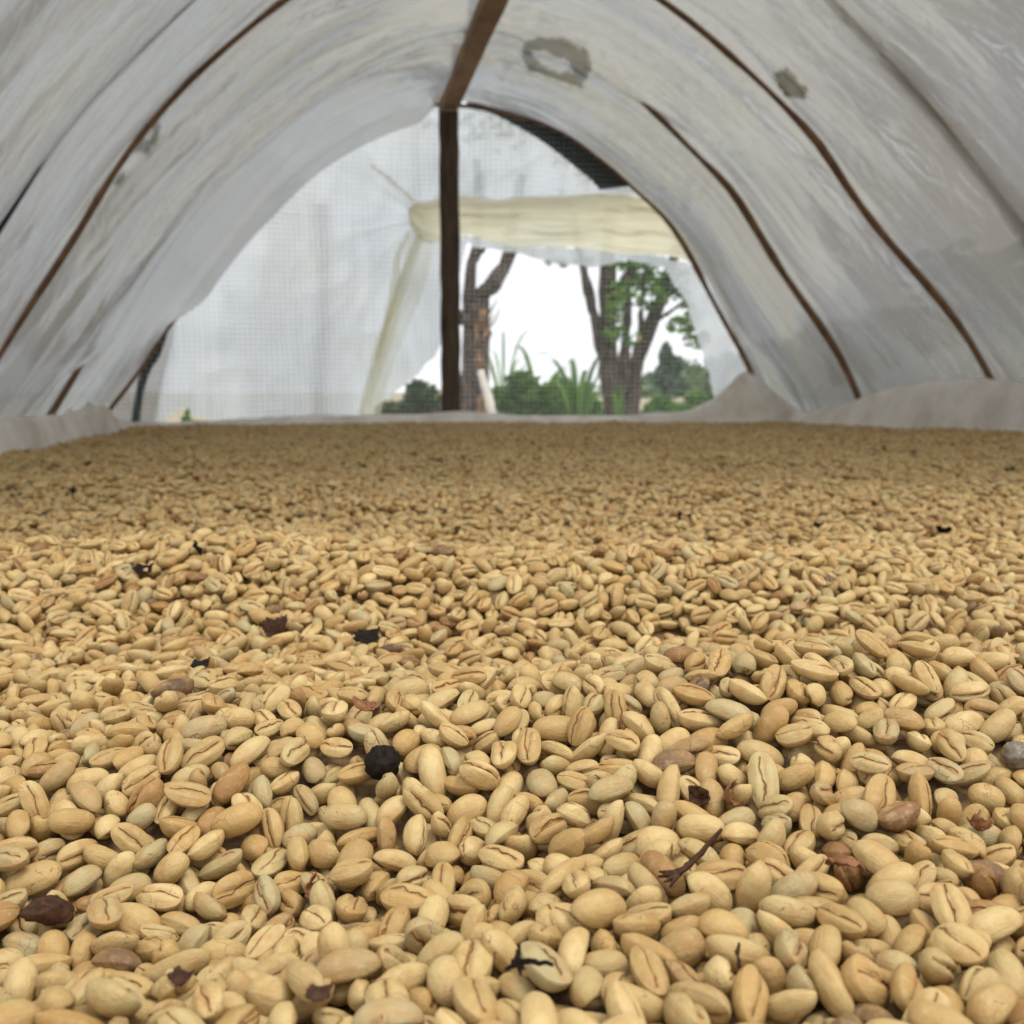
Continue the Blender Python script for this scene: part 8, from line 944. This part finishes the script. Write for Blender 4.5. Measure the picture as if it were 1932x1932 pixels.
for k_, (yy_, lb) in enumerate(((1.6, 'nearest bush added outside the right wall to darken the cover'), (2.6, 'middle bush added outside the right wall to darken the cover'), (3.7, 'farthest bush added outside the right wall to darken the cover'))):  # hidden bushes, added to darken and tint the right of the cover
    b = tw(2.15, yy_, 0); root = empty('bush', (b.x, b.y, 0)); tag(root, lb, 'bush', 'bushes added to darken the right wall')  # added bush, hidden, there to darken the cover
    r = random.Random(k_); sp3 = [((b.x + r.uniform(-.3, .3), b.y + r.uniform(-.45, .45), r.uniform(.25, 1.45)), (.2, .2, .2), 90) for q in range(22)]
    child('foliage', mesh('foliage', *leaves(sp3, .07, 30 + k_)), M_leaf2, root, False); child('stems', mesh('stems', *merge([tube([(b.x, b.y, -.02), s3[0]], [.02, .006], 5, .2, 1) for s3 in sp3])), M_bark, root)
# the hill with its trees
t = NT('hill_wood'); co = t.obj(); a = t.noise(co, .035, 6, .7); b = t.noise(co, .4, 4, .6)
hc = t.ramp(a, [(.36, (.085, .125, .075)), (.52, (.13, .17, .085)), (.66, (.26, .24, .14))]); M_hill = t.done(t.principled(hc, .95, .05, t.bump(b, 1, 2)))
hxs = np.linspace(-60, 170, 140); hys = np.linspace(110, 330, 90); HX, HY = np.meshgrid(hxs, hys, indexing='ij')
HZ = 9.5 * g2(HX, HY, 74, 215, 27, 50) + 9 * g2(HX, HY, 110, 220, 40, 50) - .6 + .5 * vn(HX * .13, HY * .13, 91) * g2(HX, HY, 50, 215, 70, 60)
tag(link('hill', gridmesh('hill', np.stack([HX, HY, HZ], -1)), M_hill), kind='structure')
M_far = leafmat('far_leaves', (.07, .12, .06), (.16, .22, .10), None, .2)
r = np.random.default_rng(8); spots = []
for k in range(600):
    x, y_ = r.uniform(16, 150), r.uniform(118, 235); z = 9.5 * math.exp(-.5 * (((x - 74) / 27) ** 2 + ((y_ - 215) / 50) ** 2)) + 9 * math.exp(-.5 * (((x - 110) / 40) ** 2 + ((y_ - 220) / 50) ** 2)) - .6
    s_ = r.uniform(.9, 2.0); spots.append(((x, y_, z + s_ * .7), (s_, s_, s_ * .9), 90))
tag(link('hill_wood', mesh('wood', *leaves(spots, .38, 12, .8)), M_far, smooth=False), 'hazy green wood covering the far hill', 'wood', None, 'stuff')
b = at_y(1262, 740, 75); ft = empty('far_tree', (b.x, 75, 0)); tag(ft, 'tall cone shaped tree on the far slope right of the leafy tree', 'tree')
child('crown', mesh('crown', *leaves([((b.x + .5 * math.sin(k * 2), 75, 1.0 + k * .48), (1.5 - k * .19, 1.5 - k * .19, .6), 200) for k in range(7)], .2, 4, .8)), leafmat('cone_leaves', (.07, .12, .09), (.12, .18, .12)), ft, False)
child('trunk', mesh('trunk', *tube([(b.x, 75, -.2), (b.x, 75, 3.6)], [.2, .05], 8)), M_bark, ft)
